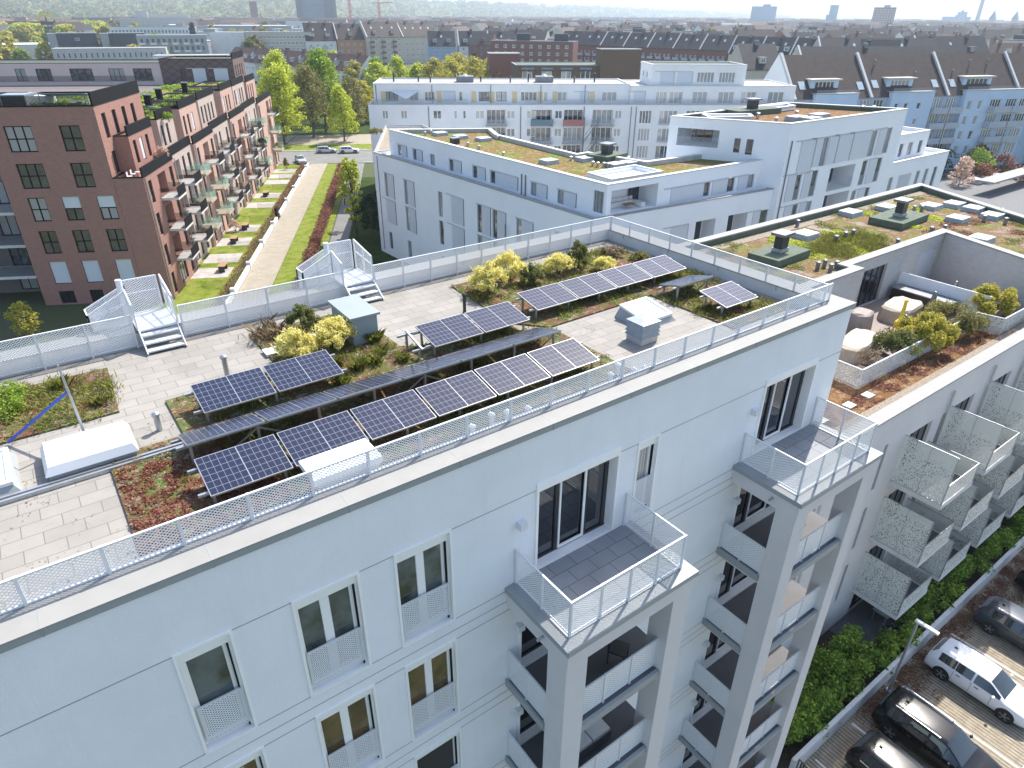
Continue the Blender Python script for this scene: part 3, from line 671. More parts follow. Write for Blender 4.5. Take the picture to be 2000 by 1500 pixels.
array(7.32, 1.5, 2, 13.24, 19.93, 14.26, 20.12, 'double solar module in the middle beside the black pipe')
array(10.85, 1.55, 4, 13.63, 19.93, 14.62, 20.12, 'back right row of four solar modules behind the hatch')
array(15.2, 1.55, 1, 12.3, 20.12, 13.15, 19.9, 'single solar module tilted away near the right parapet')
array(15.32, 1.5, 1, 10.7, 19.93, 11.7, 20.12, 'single solar module at the right front corner of the roof')
fr = thing('mounting_frame', 'bare galvanised mounting frame without a panel left of the middle double module', 'mounting frame', (6.9, 13.3, DZ))
f = MB(); f.bar((6.8, 13.42, 19.9), (7.3, 13.42, 19.9), .05); f.bar((6.75, 14.1, 20.06), (7.3, 14.1, 20.06), .05); f.bar((7.05, 13.35, 19.92), (7.05, 14.2, 20.12), .045); f.build('rail', 'galv', fr)
for y in (13.45, 14.1): MB().box(6.98, 7.03, y-.025, y+.025, DZ, 19.9 if y < 14 else 20.05).build('leg', 'galv', fr)
# ---- equipment
bx = thing('equipment_box', 'grey metal equipment box with an overhanging lid by the back roof stairs', 'equipment box', (6.3, 15.7, DZ))
MB().box(5.98, 6.68, 15.05, 16.35, DZ, 20.38).build('housing', 'grey_box', bx); l = MB(); l.hexa([(5.92, 14.98, 20.38), (6.75, 14.98, 20.38), (6.75, 16.42, 20.38), (5.92, 16.42, 20.38)], [(5.92, 14.98, 20.44), (6.75, 14.98, 20.44), (6.75, 16.42, 20.47), (5.92, 16.42, 20.47)]); l.build('lid', 'grey_box', bx)
def vpipe(x, y, z, h, r, mat, label, cap=True, group=None):
    t = thing('vent_pipe', label, 'vent pipe', (x, y, z), group=group); MB().tube((x, y, z), (x, y, z+h), r, n=12).build('pipe', mat, t, smooth=False)
    if cap: MB().tube((x, y, z+h), (x, y, z+h+.05), r*1.35, n=12).tube((x, y, z+h+.05), (x, y, z+h+.09), r*1.35, r*.6, 12).build('cap', mat, t)
    return t
vpipe(9.58, 15.41, DZ, .5, .05, 'dark_metal', 'slim black vent pipe standing on the paving between the panel rows')
vpipe(2.86, 15.31, DZ, .5, .06, 'galv', 'grey vent pipe behind the left double solar module')
vpipe(1.05, 13.75, DZ, .35, .06, 'galv', 'short grey vent pipe right of the white skylight dome')
vpipe(14.0, 16.9, SB, .38, .04, 'terracotta', 'slim reddish pipe in the back corner bed')
PW = 'white mushroom vents behind the front railing'
for i, (x, y, h) in enumerate(((6.16, 9.75, .24), (6.7, 9.85, .28), (7.1, 9.85, .2), (7.55, 9.7, .22), (10.05, 9.8, .22), (10.46, 10.0, .26), (10.7, 9.7, .2), (10.95, 9.62, .2))):
    vpipe(x, y, DZ, h, .055, 'white_metal', ['leftmost white mushroom vent behind the front railing', 'second white mushroom vent from the left behind the front railing', 'third white mushroom vent from the left behind the front railing', 'fourth white mushroom vent from the left behind the front railing', 'white mushroom vent at the right end of the front panel row', 'tallest white mushroom vent right of the front panel row', 'short white mushroom vent right of the tallest one', 'rightmost white mushroom vent behind the front railing'][i], group=PW)
hd = thing('ventilation_hood', 'louvred square ventilation hood on the paving near the front railing', 'ventilation hood', (12.4, 11.1, DZ)); MB().box(12.12, 12.72, 10.82, 11.38, DZ, DZ+.16).build('base', 'concrete', hd)
for i in range(4):
    z = DZ+.17+i*.105; m_ = MB(); a = .04; m_.hexa([(12.12-a, 10.82-a, z), (12.72+a, 10.82-a, z), (12.72+a, 11.38+a, z), (12.12-a, 11.38+a, z)], [(12.12, 10.82, z+.085), (12.72, 10.82, z+.085), (12.72, 11.38, z+.085), (12.12, 11.38, z+.085)]); m_.build('louvre', 'hood_grey', hd)
m_ = MB(); m_.hexa([(12.08, 10.78, DZ+.58), (12.76, 10.78, DZ+.58), (12.76, 11.42, DZ+.58), (12.08, 11.42, DZ+.58)], [(12.35, 11.05, DZ+.64), (12.5, 11.05, DZ+.64), (12.5, 11.15, DZ+.64), (12.35, 11.15, DZ+.64)]); m_.build('cap', 'hood_grey', hd)
def hatch(x0, x1, y0, y1, z, h0, h1, label, gl='hatch_glass', cat='skylight', grp=None, kerb='coping_grey', top='white_metal'):
    t = thing('skylight', label, cat, (x0, y0, z), group=grp); a = .10
    MB().hexa([(x0-a, y0-a, z), (x1+a, y0-a, z), (x1+a, y1+a, z), (x0-a, y1+a, z)], [(x0, y0, z+h0), (x1, y0, z+h0), (x1, y1, z+h1), (x0, y1, z+h1)]).build('kerb', kerb, t)
    f = MB(); t_ = .07; Zf = lambda y: z+h0+(h1-h0)*(y-y0)/(y1-y0)
    def bb(xa, xb, ya, yb, d0, d1, mb): mb.hexa([(xa, ya, Zf(ya)+d0), (xb, ya, Zf(ya)+d0), (xb, yb, Zf(yb)+d0), (xa, yb, Zf(yb)+d0)], [(xa, ya, Zf(ya)+d1), (xb, ya, Zf(ya)+d1), (xb, yb, Zf(yb)+d1), (xa, yb, Zf(yb)+d1)])
    e = .02
    bb(x0-e, x1+e, y0-e, y0+t_, 0.002, .07, f); bb(x0-e, x1+e, y1-t_, y1+e, 0.002, .07, f); bb(x0-e, x0+t_, y0+t_, y1-t_, 0.002, .07, f); bb(x1-t_, x1+e, y0+t_, y1-t_, 0.002, .07, f); f.build('frame', top, t)
    g_ = MB(); bb(x0+t_, x1-t_, y0+t_, y1-t_, .02, .05, g_); g_.build('pane', gl, t); return t
hatch(13.0, 14.05, 11.55, 12.55, DZ, .16, .32, 'glass roof hatch with a pale frame on the paving between panel rows')
hatch(-2.75, -1.5, 13.1, 14.3, DZ, .14, .2, 'bluish glass roof hatch at the far left of the white roof')
dm = thing('skylight_dome', 'white domed skylight cover left of the lightning rod', 'skylight', (-.95, 12.95, DZ)); MB().box(-.95, .5, 12.95, 14.0, DZ, DZ+.17).build('kerb', 'coping_grey', dm)
MB().hexa([(-1.0, 12.9, DZ+.17), (.55, 12.9, DZ+.17), (.55, 14.05, DZ+.17), (-1.0, 14.05, DZ+.17)], [(-.92, 12.98, DZ+.33), (.47, 12.98, DZ+.33), (.47, 13.97, DZ+.33), (-.92, 13.97, DZ+.33)]).build('cover', 'white_metal', dm)
cw_ = thing('ventilation_cowl', 'white flared ventilation cowl in front of the solar panels by the railing', 'ventilation cowl', (3.3, 9.7, DZ)); MB().hexa([(3.0, 9.5, DZ), (3.75, 9.5, DZ), (3.75, 9.95, DZ), (3.0, 9.95, DZ)], [(2.75, 9.42, DZ+.5), (4.0, 9.42, DZ+.5), (4.0, 10.1, DZ+.5), (2.75, 10.1, DZ+.5)]).build('funnel', 'white_metal', cw_)
MB().box(2.73, 4.02, 9.4, 10.12, DZ+.5, DZ+.62).build('lid', 'white_metal', cw_)
ct_ = MB(); ct_.box(-9, 1.3, 12.72, 12.78, DZ+.002, DZ+.08); ct_.box(-9, 1.3, 12.84, 12.9, DZ+.002, DZ+.08); tag(ct_.build('cable_tray', 'galv', off=(-9, 12.7, DZ)), 'long grey cable tray running past the white skylight dome', 'cable tray')
lr = thing('lightning_rod', 'thin lightning rod with a blue strut behind the white skylight dome', 'lightning rod', (-.22, 14.3, DZ)); MB().tube((-.22, 14.3, DZ), (-.26, 14.25, 21.3), .03, .018).build('rod', 'galv', lr); MB().tube((-.24, 14.3, 20.7), (-1.5, 14.9, DZ+.06), .03).build('strut', 'blue_strap', lr); MB().tube((-.22, 14.3, DZ+.0), (-.22, 14.3, DZ+.12), .16, .14, 12).build('foot', 'concrete', lr)
# ---- roof stairs with mesh cage over the back parapet
def stairs(x0, label):
    x1 = x0+.95; t = thing('roof_stairs', label, 'stairs', (x0, 18.0, DZ)); P = MB().box(x0, x1, 18.2, 19.45, 20.03, 20.08).build('platform', 'white_metal', t)
    for i in range(3):
        y = 17.62+i*.2; MB().box(x0+.05, x1-.05, y, y+.22, DZ+.06+.14*i, DZ+.10+.14*i).build('tread', 'white_metal', t)
    for x in (x0+.02, x1-.02): MB().bar((x, 17.6, DZ+.02), (x, 18.22, 20.03), .03, .12).build('stringer', 'white_metal', t)
    pl = MB(); pm = MB()
    def pan(a, b, za, zb, zt0, zt1, mid=True):
        pl.bar((*a, zt0), (*b, zt1), .035); pl.bar((*a, za), (*b, zb), .035)
        if mid: pl.bar((*a, (za+zt0)/2+.1), (*b, (zb+zt1)/2+.1), .03)
        n = max(1, round(math.hypot(b[0]-a[0], b[1]-a[1])/.55))
        for i in range(n+1): s_ = i/n; x, y = a[0]+(b[0]-a[0])*s_, a[1]+(b[1]-a[1])*s_; pl.bar((x, y, za+(zb-za)*s_), (x, y, zt0+(zt1-zt0)*s_), .04)
        pm.face([(*a, za), (*b, zb), (*b, zt1), (*a, zt0)])
    pan((x0+.05, 19.45), (x1-.1, 19.45), 20.08, 20.08, 21.02, 21.02)
    pan((x1, 19.45), (x1, 18.25), 20.08, 20.08, 21.02, 20.8)
    pan((x0, 18.95), (x0, 18.25), 20.08, 20.08, 20.95, 20.75, False)
    pan((x0, 18.97), (x0-.95, 18.97), 20.05, 19.75, 20.9, 20.45)
    pan((x0-.95, 18.97), (x0-.95, 19.45), 19.75, 19.75, 20.45, 20.45)
    pan((x0-.95, 19.45), (x0+.05, 19.45), 19.75, 19.75, 20.45, 20.9)
    a = pl.build('guard_frame', 'white_metal', t); pm.build('mesh_panel', 'mesh_white', t)
    MB().tube((x0-.05, 19.2, 18.2), (x0-.05, 19.2, 21.15), .075, n=12).build('post', 'white_metal', t)
    MB().box(x0-.95, x0, 18.97, 19.45, 19.68, 19.74).build('landing', 'white_metal', t)
    l_ = MB(); [l_.bar((x, 19.43, 14), (x, 19.43, 20), .06) for x in (x0-.93, x1-.03)]; l_.build('support', 'white_metal', t)
stairs(1.55, 'left white steel stairs with a mesh cage stepping over the back parapet'); stairs(7.15, 'right white steel stairs with a mesh cage beside the grey equipment box')

# things left on the balconies
def bchair(x, y, z, rz, label, mat='dark_metal'):
    t = thing('balcony_chair', label, 'chair', (x, y, z), R(rz)); MB().box(-.22, .22, -.22, .22, .42, .46).build('seat', mat, t); MB().box(-.22, .22, .2, .23, .5, .86).build('backrest', mat, t); f = MB(); [f.box(a-.015, a+.015, b-.015, b+.015, 0, .42) for a in (-.2, .2) for b in (-.2, .2)]; f.build('leg_frame', 'dark_metal', t)
z1, z2, z3, z4 = 16.12-SH, 16.12-2*SH, 16.12-3*SH, 16.12-4*SH
bchair(8.9, 7.6, z1, 30, 'dark chair on the first balcony below the left top balcony'); bchair(16.0, 7.7, z2, -20, 'red-cushioned chair on a middle balcony of the right stack', 'crane_red')
t = thing('balcony_table', 'wooden table on the first balcony below the right top balcony', 'table', (15.9, 7.7, z1)); MB().box(15.5, 16.4, 7.4, 8.0, z1+.7, z1+.74).build('table_top', 'wood', t); [MB().box(x-.02, x+.02, y-.02, y+.02, z1, z1+.7).build('leg', 'wood', t) for x in (15.55, 16.35) for y in (7.45, 7.95)]
t = thing('parasol', 'folded yellow parasol on a low balcony of the right stack', 'parasol', (16.6, 7.6, z4)); MB().tube((16.6, 7.6, z4+.9), (16.6, 7.6, z4+2.1), .16, .05, 10).build('canopy', 'yellow', t); MB().tube((16.6, 7.6, z4), (16.6, 7.6, z4+.9), .02).build('pole', 'galv', t)
t = thing('sofa', 'grey outdoor sofa on the second balcony of the left stack', 'sofa', (8.2, 7.7, z2)); MB().box(7.6, 8.9, 7.5, 8.0, z2+.1, z2+.40).box(7.6, 8.9, 8.0, 8.12, z2+.1, z2+.75).box(7.5, 7.6, 7.5, 8.12, z2+.1, z2+.58).build('seat', 'lead', t); MB().box(7.65, 8.22, 7.52, 7.98, z2+.401, z2+.5).build('cushion', 'cushion', t); MB().box(8.26, 8.85, 7.52, 7.98, z2+.401, z2+.5).build('cushion', 'cushion', t)

tag(leaves('scattered_leaves', [(x, y, DZ+.012, .35, .35, .006) for x, y, _ in scatter([(-2, 9.6), (17.6, 9.6), (17.6, 18), (-2, 18)], 120, 0, 44, 26)], 1500, .035, 'leaf_dry', seed=44, off=(5, 14, DZ), flat=.8), 'scattered dry leaves and grit on the roof paving', 'fallen leaves', kind='stuff')
# ============================================================ brick-white neighbour with green roof (right)
rb = thing('apartment_building', 'pale apartment building on the right with perforated metal balconies and a large sedum roof', 'building', (18.65, 9.7, 0))
RX = [28.35, 32.6, 36.85, 41.1, 45.35, 49.6]; RZ = [8.85, 5.5, 2.15]
lo = [(18.66, 9.7), (66, 9.7), (66, 25.2), (18.66, 25.2)]
h0 = []
for x in RX:
    for z in RZ: h0.append((x-18.66+.5, x-18.66+2.6, z+.02, z+2.25))
h0 += [(21.5-18.66, 22.4-18.66, z, z+1.9) for z in (9.3, 6, 2.7)] + [(25.2-18.66, 25.55-18.66, z, z+2.4) for z in (9.0, 5.6, 2.2)] + [(26.6-18.66, 26.9-18.66, z, z+2.4) for z in (9.0, 5.6, 2.2)] + [(31.9-18.66, 32.2-18.66, z, z+2.2) for z in RZ] + [(x-18.66+.4, x-18.66+2.9, 0.02, 1.95) for x in RX]
block(rb, lo, 0, 12.95, 'render_smooth', {0: h0}, 'coping_light', .55, .42, 'sedum_orange', 'green_felt')
gv = MB().box(19.2, 60, 10.27, 10.85, 12.531, 12.56); gv.build('gravel_strip', 'gravel', rb)
for s, e, z, t in [(a, b, c_, d) for a, b, c_, d in h0]:
    if e-s > 1.5: window(rb, (18.66, 9.7), 0, s, z, e-s, t-z, 3, 1, 'dark_metal', 'glass_dark', .06)
    elif e-s > .6: window(rb, (18.66, 9.7), 0, s, z, e-s, t-z, 1, 1, 'frame_white', 'glass', .06)
    else: window(rb, (18.66, 9.7), 0, s, z, e-s, t-z, 1, 1, 'dark_metal', 'glass_dark', .05)
ORB = (18.65, 9.7, 0)
for x in RX:
    for z in RZ:
        yf = 7.48; b = MB().box(x-.03, x+2.95, yf-.03, 9.696, z-.24, z).build('balcony', 'concrete_pale', rb)
        m_ = MB(); m_.face([(x, 9.69, z+.02), (x, yf, z+.02), (x, yf, z+2.42), (x, 9.69, z+2.42)]); m_.build('privacy_screen', 'perforated', b, off=ORB)
        f = MB(); f.bar((x, yf, z+.0), (x, yf, z+2.42), .04); f.bar((x, yf+.02, z+2.43), (x, 9.69, z+2.43), .04, .03); f.bar((x, 8.55, z+.02), (x, 8.55, z+2.41), .02); f.bar((x, 7.5, z+.015), (x, 9.69, z+.015), .03)
        f.bar((x+.02, yf, z+1.0), (x+2.9, yf, z+1.0), .035); f.bar((x+2.92, yf, z), (x+2.92, yf, z+1.0), .035); f.bar((x+2.92, yf+.02, z+.985), (x+2.92, 9.69, z+.985), .035)
        f.build('screen_frame', 'galv', b, off=ORB)
        m_ = MB(); m_.face([(x+.02, yf, z+.02), (x+2.9, yf, z+.02), (x+2.9, yf, z+.98), (x+.02, yf, z+.98)]); m_.face([(x+2.92, yf, z+.02), (x+2.92, 9.69, z+.02), (x+2.92, 9.69, z+.97), (x+2.92, yf, z+.97)]); m_.build('balustrade', 'perforated', b, off=ORB)
        MB().box(x+.03, x+2.88, yf+.05, 9.69, z+.001, z+.01).build('balcony_floor', 'paving_dark', b, off=ORB)
for x in (32.05, 36.4, 40.6): MB().tube((x, 9.6, 0), (x, 9.6, 12.3), .05).build('drainpipe', 'galv', rb)
pent = [(18.66, 16.5), (35.0, 16.5), (35.0, 17.2), (45.7, 17.2), (43.6, 11.4), (51.9, 11.4), (58.5, 24.95), (18.66, 24.95)]
block(rb, pent, 12.55, 15.6, 'brick_white', {2: [(1.7, 4.2, 12.6, 14.85), (8.1, 10.2, 12.6, 14.7)]}, 'coping_light', .5, .42, 'sedum_rb', 'green_felt', depth=.25)
window(rb, (35, 17.2), 0, 1.7, 12.6, 2.5, 2.25, 4, 1, 'dark_metal', 'glass_dark', .07); window(rb, (35, 17.2), 0, 8.1, 12.6, 2.1, 2.1, 3, 1, 'frame_white', 'glass', .06, shut=.98)
MB().box(28.2, 43.4, 12.15, 16.45, 12.532, 12.6).box(35.03, 43.3, 16.45, 17.17, 12.532, 12.599).build('terrace_floor', 'terrace_paving', rb)
# perforated terrace fence
f = MB(); q = MB(); P = [(28.1, 16.4), (28.1, 12.1), (39.4, 12.1), (39.7, 10.9), (44.5, 10.9)]
for a, b in zip(P, P[1:]):
    L = Vector(b)-Vector(a); n = max(1, round(L.length/1.4)); e = L.normalized()*.03; f.bar((a[0]+e.x, a[1]+e.y, 13.5), (b[0]-e.x, b[1]-e.y, 13.5), .06, .04)
    for i in range(0 if a == P[0] else 1, n+1): x, y = a[0]+L.x*i/n, a[1]+L.y*i/n; f.bar((x, y, 12.5), (x, y, 13.53), .05)
    q.face([(*a, 12.56), (*b, 12.56), (*b, 13.48), (*a, 13.48)])
o = f.build('terrace_fence', 'white_metal', rb); q.build('mesh_panel', 'perforated', o, off=ORB)
MB().box(41.0, 41.06, 12.2, 17.1, 12.6, 14.0).build('partition', 'render_wb', rb)
def rb_vent(x, y, w, d, label):
    t = thing('ventilation_shaft', label, 'ventilation shaft', (x, y, 15.2), .06)
    MB().box(-w/2, w/2, -d/2, d/2, 0, .42).build('base', 'green_felt', t); MB().box(-.38, .38, -.3, .3, .42, .62).build('collar', 'galv', t)
    MB().box(-.33, .33, -.25, .25, .62, 1.35).build('shaft', 'dark_metal', t); MB().box(-.55, .55, -.42, .42, 1.35, 1.5).build('cap', 'lead', t)
rb_vent(33.8, 20.75, 3.3, 1.9, 'dark ventilation shaft on a green felt base nearest the white railing'); rb_vent(47.1, 20.8, 3.9, 2.2, 'dark ventilation shaft on a green felt base further back among skylights')
LSK = ['white skylight nearest the front ventilation shaft', 'white skylight beside the back parapet', 'white skylight half hidden behind the far ventilation shaft', 'white skylight right of the far ventilation shaft', 'white skylight furthest back on the sedum roof', 'white skylight in the gravel patch right of the far shaft', 'white skylight near the right edge of the sedum roof', 'white skylight just behind the white alcove wall', 'large felt-based skylight at the right edge of the sedum roof']
for i, (x, y) in enumerate(((38.8, 22.3), (46.1, 23.6), (49.6, 22.9), (52.6, 21.3), (54.6, 20.6), (50.6, 18.6), (53.4, 17.6), (46.9, 15.6), (54.4, 19.2))):
    hatch(x-.62, x+.62, y-.5, y+.5, 15.19, .24, .24, LSK[i], 'white_metal', grp='white skylights on the sedum roof')
pp = [(40.5, 24.0), (39.3, 20.6), (40.5, 20.7), (41.35, 20.7), (33.9, 18.4), (34.55, 18.4), (34.15, 17.8), (34.85, 17.9), (41.7, 18.1), (51.1, 21.2), (50.6, 21.5), (46.1, 18.2), (51.9, 17.5), (54.9, 17.6), (52.4, 16.4), (47.2, 17.9)]
WH = ['beside the back parapet', 'in the grass patch, leftmost', 'in the grass patch, middle', 'in the grass patch, rightmost', 'behind the roof notch, far left', 'behind the roof notch, second', 'at the roof notch, nearest the edge', 'at the roof notch, right', 'by the front coping mid-roof', 'between two skylights, right', 'between two skylights, left', 'right of the far shaft base', 'near the right-hand skylight', 'at the right roof edge', 'near the alcove wall corner', 'close to the far shaft corner']
for i, (x, y) in enumerate(pp): vpipe(x, y, 15.19, .38, .11, 'lead', 'grey roof vent on the sedum roof, '+WH[i], group='grey roof vents on the sedum roof')
Pr = [(19.2, 17.1), (34.4, 17.1), (34.4, 17.8), (46.2, 17.8), (45, 12.2), (51.4, 12.2), (57.3, 24.3), (19.2, 24.3)]
tag(blades('meadow', scatter([(35.5, 18.3), (42.5, 18.3), (43, 21.5), (36, 21.5)], 260, 15.2, 3, 12), 9000, .22, 'leaf_tuft', seed=4, off=(38, 20, 15.2), spread=.3, wd=.012, lean=.9), 'grassy patch growing on the sedum roof between vents', 'grass', kind='stuff')
tag(leaves('sedum_cover', [(x, y, 15.21, .35, .35, .04) for x, y, _ in scatter(Pr, 420, 0, 5, 70)], 26000, .10, 'leaf_tuft', seed=5, off=(38, 20, 15.2), flat=.5), 'sedum clumps on the large green roof at the right', 'ground cover', kind='stuff')
gb = MB(); [gb.box(*v, 15.183, 15.2) for v in ((19.2, 57.5, 23.7, 24.4), (19.2, 34.5, 17.0, 17.7), (34.5, 46.2, 17.7, 18.3), (40.8, 41.6, 18.4, 23.6), (50.0, 50.6, 17.5, 23.6))]; gb.build('gravel_strip', 'gravel', rb)
tag(leaves('green_sedum', [(x, y, 15.22, .3, .3, .05) for x, y, _ in scatter([(33, 18), (56, 18), (57, 23.5), (30, 23.5)], 170, 0, 16, 16)], 12000, .11, 'leaf_lime', seed=16, off=(45, 20, 15.2), flat=.4), 'fresh green sedum patches on the large roof at the right', 'ground cover', kind='stuff')
tag(leaves('red_sedum', [(x, y, 15.21, .3, .3, .03) for x, y, _ in scatter([(46.5, 13), (51, 13), (56, 20), (46, 18.5)], 160, 0, 6, 14)], 9000, .10, 'leaf_redbrown', seed=6, off=(48, 16, 15.2), flat=.5), 'red sedum patch behind the white alcove wall', 'ground cover', kind='stuff')
tag(leaves('sedum_strip', [(x, y, 12.56, .3, .15, .03) for x, y, _ in scatter([(20, 10.9), (40, 10.9), (39, 12), (20, 12)], 200, 0, 6, 40)], 9000, .08, 'leaf_redbrown', seed=7, off=(30, 11, 12.5), flat=.5), 'narrow strip of orange sedum in front of the perforated terrace fence', 'ground cover', kind='stuff')
for i, x in enumerate((21.5, 24.3, 26.4, 27.9)): tag(MB().box(x-.25, x+.25, 11.3, 11.7, 12.54, 12.6).build('stepping_stone', 'concrete_pale', off=(x, 11.5, 12.54)), ['first pale slab in the orange sedum strip, hidden mostly by the balcony', 'pale slab in the orange sedum strip near the balcony railing', 'pale slab in the orange sedum strip left of the fence corner', 'pale slab in the orange sedum strip at the fence corner'][i], 'stepping stone')
# terrace furniture
TF = 12.6
def cover(x, y, w, d, h, mat, label, name, cat, rot=0, top=.85):
    t = thing(name, label, cat, (x, y, TF), R(rot)); q = random.Random(int(x*10)); n = 14; rings = []
    for z, k in ((0, 1.0), (h*.35, .97), (h*.8, .93), (h*.95, top), (h, top*.75)):
        rings.append([(w/2*k*math.copysign(abs(math.cos(a))**.5, math.cos(a))*(1+q.uniform(-.04, .04)), d/2*k*math.copysign(abs(math.sin(a))**.5, math.sin(a))*(1+q.uniform(-.04, .04)), z*(1+q.uniform(-.05, .05) if 0 < z < h else 1)) for a in [2*math.pi*i/n for i in range(n)]])
    m_ = MB()
    for A, B in zip(rings, rings[1:]):
        for i in range(n): m_.face((A[i], A[(i+1) % n], B[(i+1) % n], B[i]))
    m_.face(rings[-1]); m_.build('cover', mat, t); return t
cover(33.6, 15.3, 1.5, 1.1, 1.3, 'brown_cover', 'brown fabric cover over a barbecue by the terrace door', 'covered_barbecue', 'covered barbecue', 10)
cover(37.8, 15.2, 2.8, 1.7, .8, 'tan_cover', 'large tan cover over a dining table in the middle of the terrace', 'covered_table', 'covered table', 5)
cover(31.6, 14.2, 3.2, 1.5, .75, 'tan_cover', 'long tan cover over a sofa at the left end of the terrace', 'covered_sofa', 'covered sofa', 8)
cover(35.2, 15.6, 1.0, 1.0, .7, 'cushion', 'pale covered armchair between the barbecue and the large table', 'covered_chair', 'covered chair')
bb_ = thing('storage_box', 'low black storage box against the white terrace partition', 'storage box', (40.4, 15.2, TF)); MB().box(39.95, 40.85, 13.6, 16.9, TF, TF+.7).build('box', 'black_plastic', bb_); MB().box(39.9, 40.9, 13.55, 16.95, TF+.7, TF+.76).build('lid', 'lead', bb_)
gf = thing('wooden_giraffe', 'yellow patterned giraffe figure standing between the covers', 'garden figure', (35.6, 14.2, TF)); m_ = MB()
m_.tube((35.6, 14.2, TF+.55), (35.75, 14.25, TF+1.6), .13, .08, 8); m_.ball((35.82, 14.27, TF+1.68), .12, sq=(1.3, .8, .8)); m_.ball((35.5, 14.2, TF+.55), .25, sq=(1.2, .8, .8))
[m_.tube((35.5+a, 14.2+b, TF+.45), (35.5+a, 14.2+b, TF), .05, .04, 6) for a in (-.18, .18) for b in (-.1, .1)]; m_.build('body', 'yellow', gf)
for i, (x, y) in enumerate(((34.6, 13.6), (39.2, 14.3), (41.9, 14.4))):
    t = thing('parasol', ['folded grey parasol left of the yellow-green bush', 'folded grey parasol right of the large table cover', 'folded grey parasol behind the far terrace bush'][i], 'parasol', (x, y, TF), group='folded parasols on the terrace'); MB().tube((x, y, TF+.3), (x, y, TF+1.35), .22, .10, 9).ball((x, y, TF+1.35), .1).build('canopy', 'lead', t); MB().tube((x, y, TF), (x, y, TF+.31), .03).build('pole', 'galv', t); MB().box(x-.2, x+.2, y-.2, y+.2, TF, TF+.06).build('foot', 'concrete', t)
for i, x in enumerate((30.5, 34.6, 39.2, 42.2)):
    y = 12.65 if i < 3 else 12.2; t = thing('planter', ['long planter at the left corner of the terrace fence', 'long planter under the round yellow-green bush', 'long planter under the sparse olive bush', 'long planter under the far yellow-green bush'][i], 'planter', (x, y, TF), group='planters along the terrace fence')
    MB().box(x-1.1, x+1.1, y-.25, y+.25, TF, TF+.45).build('box', 'planter_clay', t); MB().box(x-1.05, x+1.05, y-.2, y+.2, TF+.451, TF+.47).build('soil', 'soil', t)
shrub(34.8, 12.6, TF+.1, 1.5, 1.7, 'leaf_gold', 'round yellow-green bush hanging over the perforated terrace fence', 51, 9000, .10, 'bush')
shrub(41.6, 12.3, TF+.1, 1.5, 1.8, 'leaf_gold', 'far yellow-green bush at the right end of the terrace', 52, 9000, .10, 'bush')
shrub(38.3, 12.8, TF+.1, 1.7, 1.4, 'leaf_olive', 'sparse olive bush between the two yellow-green bushes', 53, 5000, .09, 'bush')
shrub(32.4, 12.7, TF+.1, 1.2, 1.4, 'leaf_shrub', 'thin grey-green bush near the left end of the terrace fence', 54, 3600, .09, 'bush')
shrub(30.0, 12.8, TF+.45, .6, .6, 'leaf_dry', 'small wilted plant at the left terrace corner', 55, 700, .07, 'plant')
# garden strip and parking in front
wl = MB(); wl.box(19, 62, 6.4, 6.58, 0, .9); tag(wl.build('garden_wall', 'concrete_pale', off=(19, 6.4, 0)), 'low pale concrete wall between the hedge and the parked cars', 'wall')
tag(MB().face([(18.7, 6.58, .05), (62, 6.58, .05), (62, 9.69, .05), (18.7, 9.69, .05)]).build('garden_soil', 'soil'), kind='structure')
tag(MB().box(27, 33, 7.9, 9.69, .06, .12).build('patio', 'paving_dark'), kind='structure')
q = random.Random(5)
hc = [(19.5+i*.33+q.uniform(-.2, .2), 7.15+q.uniform(-.45, .45), .5+q.uniform(0, .75), .5, .42, .5) for i in range(125)] + [(q.uniform(19.5, 26.5), q.uniform(7.2, 9.0), q.uniform(.4, 1.6), .6, .5, .6) for _ in range(60)]
hg = thing('hedge', 'long dense green hedge behind the low wall by the parking lot', 'hedge', (20, 7.2, 0)); leaves('foliage', hc, 46000, .13, 'leaf_hedge', hg, 3)
st = MB(); [st.tube((19.8+i*1.0, 7.15, 0), (19.9+i*1.0, 7.2, .9), .03, .015, 5) for i in range(40)]; st.build('stem', 'trunk', hg)
t = thing('garden_table', 'pale garden table on the dark patio below the lowest balcony', 'table', (30.2, 8.5, .12)); MB().box(29.3, 31.1, 8.05, 8.85, .80, .84).build('table_top', 'coping_grey', t)
for x in (29.4, 31.0):
    for y in (8.15, 8.75): MB().box(x-.03, x+.03, y-.03, y+.03, .12, .8).build('leg', 'galv', t)
def chair(x, y, rz, label):
    t = thing('garden_chair', label, 'chair', (x, y, .12), R(rz), group='metal chairs on the dark patio'); MB().box(-.24, .24, -.24, .24, .43, .46).build('seat', 'dark_metal', t); MB().box(-.24, .24, .22, .25, .5, .9).build('backrest', 'dark_metal', t)
    f = MB()
    for x_ in (-.25, .25): f.bar((x_, -.25, 0), (x_, .25, 0), .03); f.bar((x_, -.24, 0), (x_, -.24, .62), .03); f.bar((x_, .24, 0), (x_, .24, .9), .03); f.bar((x_, -.24, .63), (x_, .22, .63), .03)
    f.build('frame', 'galv', t)
chair(29.0, 7.75, 150, 'metal garden chair at the near left side of the garden table'); chair(30.1, 7.6, 180, 'metal garden chair in front of the garden table')
tag(leaves('leaf_litter', [(q.uniform(23.5, 44), 6.3-abs(q.gauss(0, .7)), .01, .5, .3, .02) for _ in range(260)], 22000, .085, 'leaf_litter', seed=3, off=(30, 6, 0), flat=.7), 'dry brown fallen leaves along the foot of the low wall', 'fallen leaves', kind='stuff')
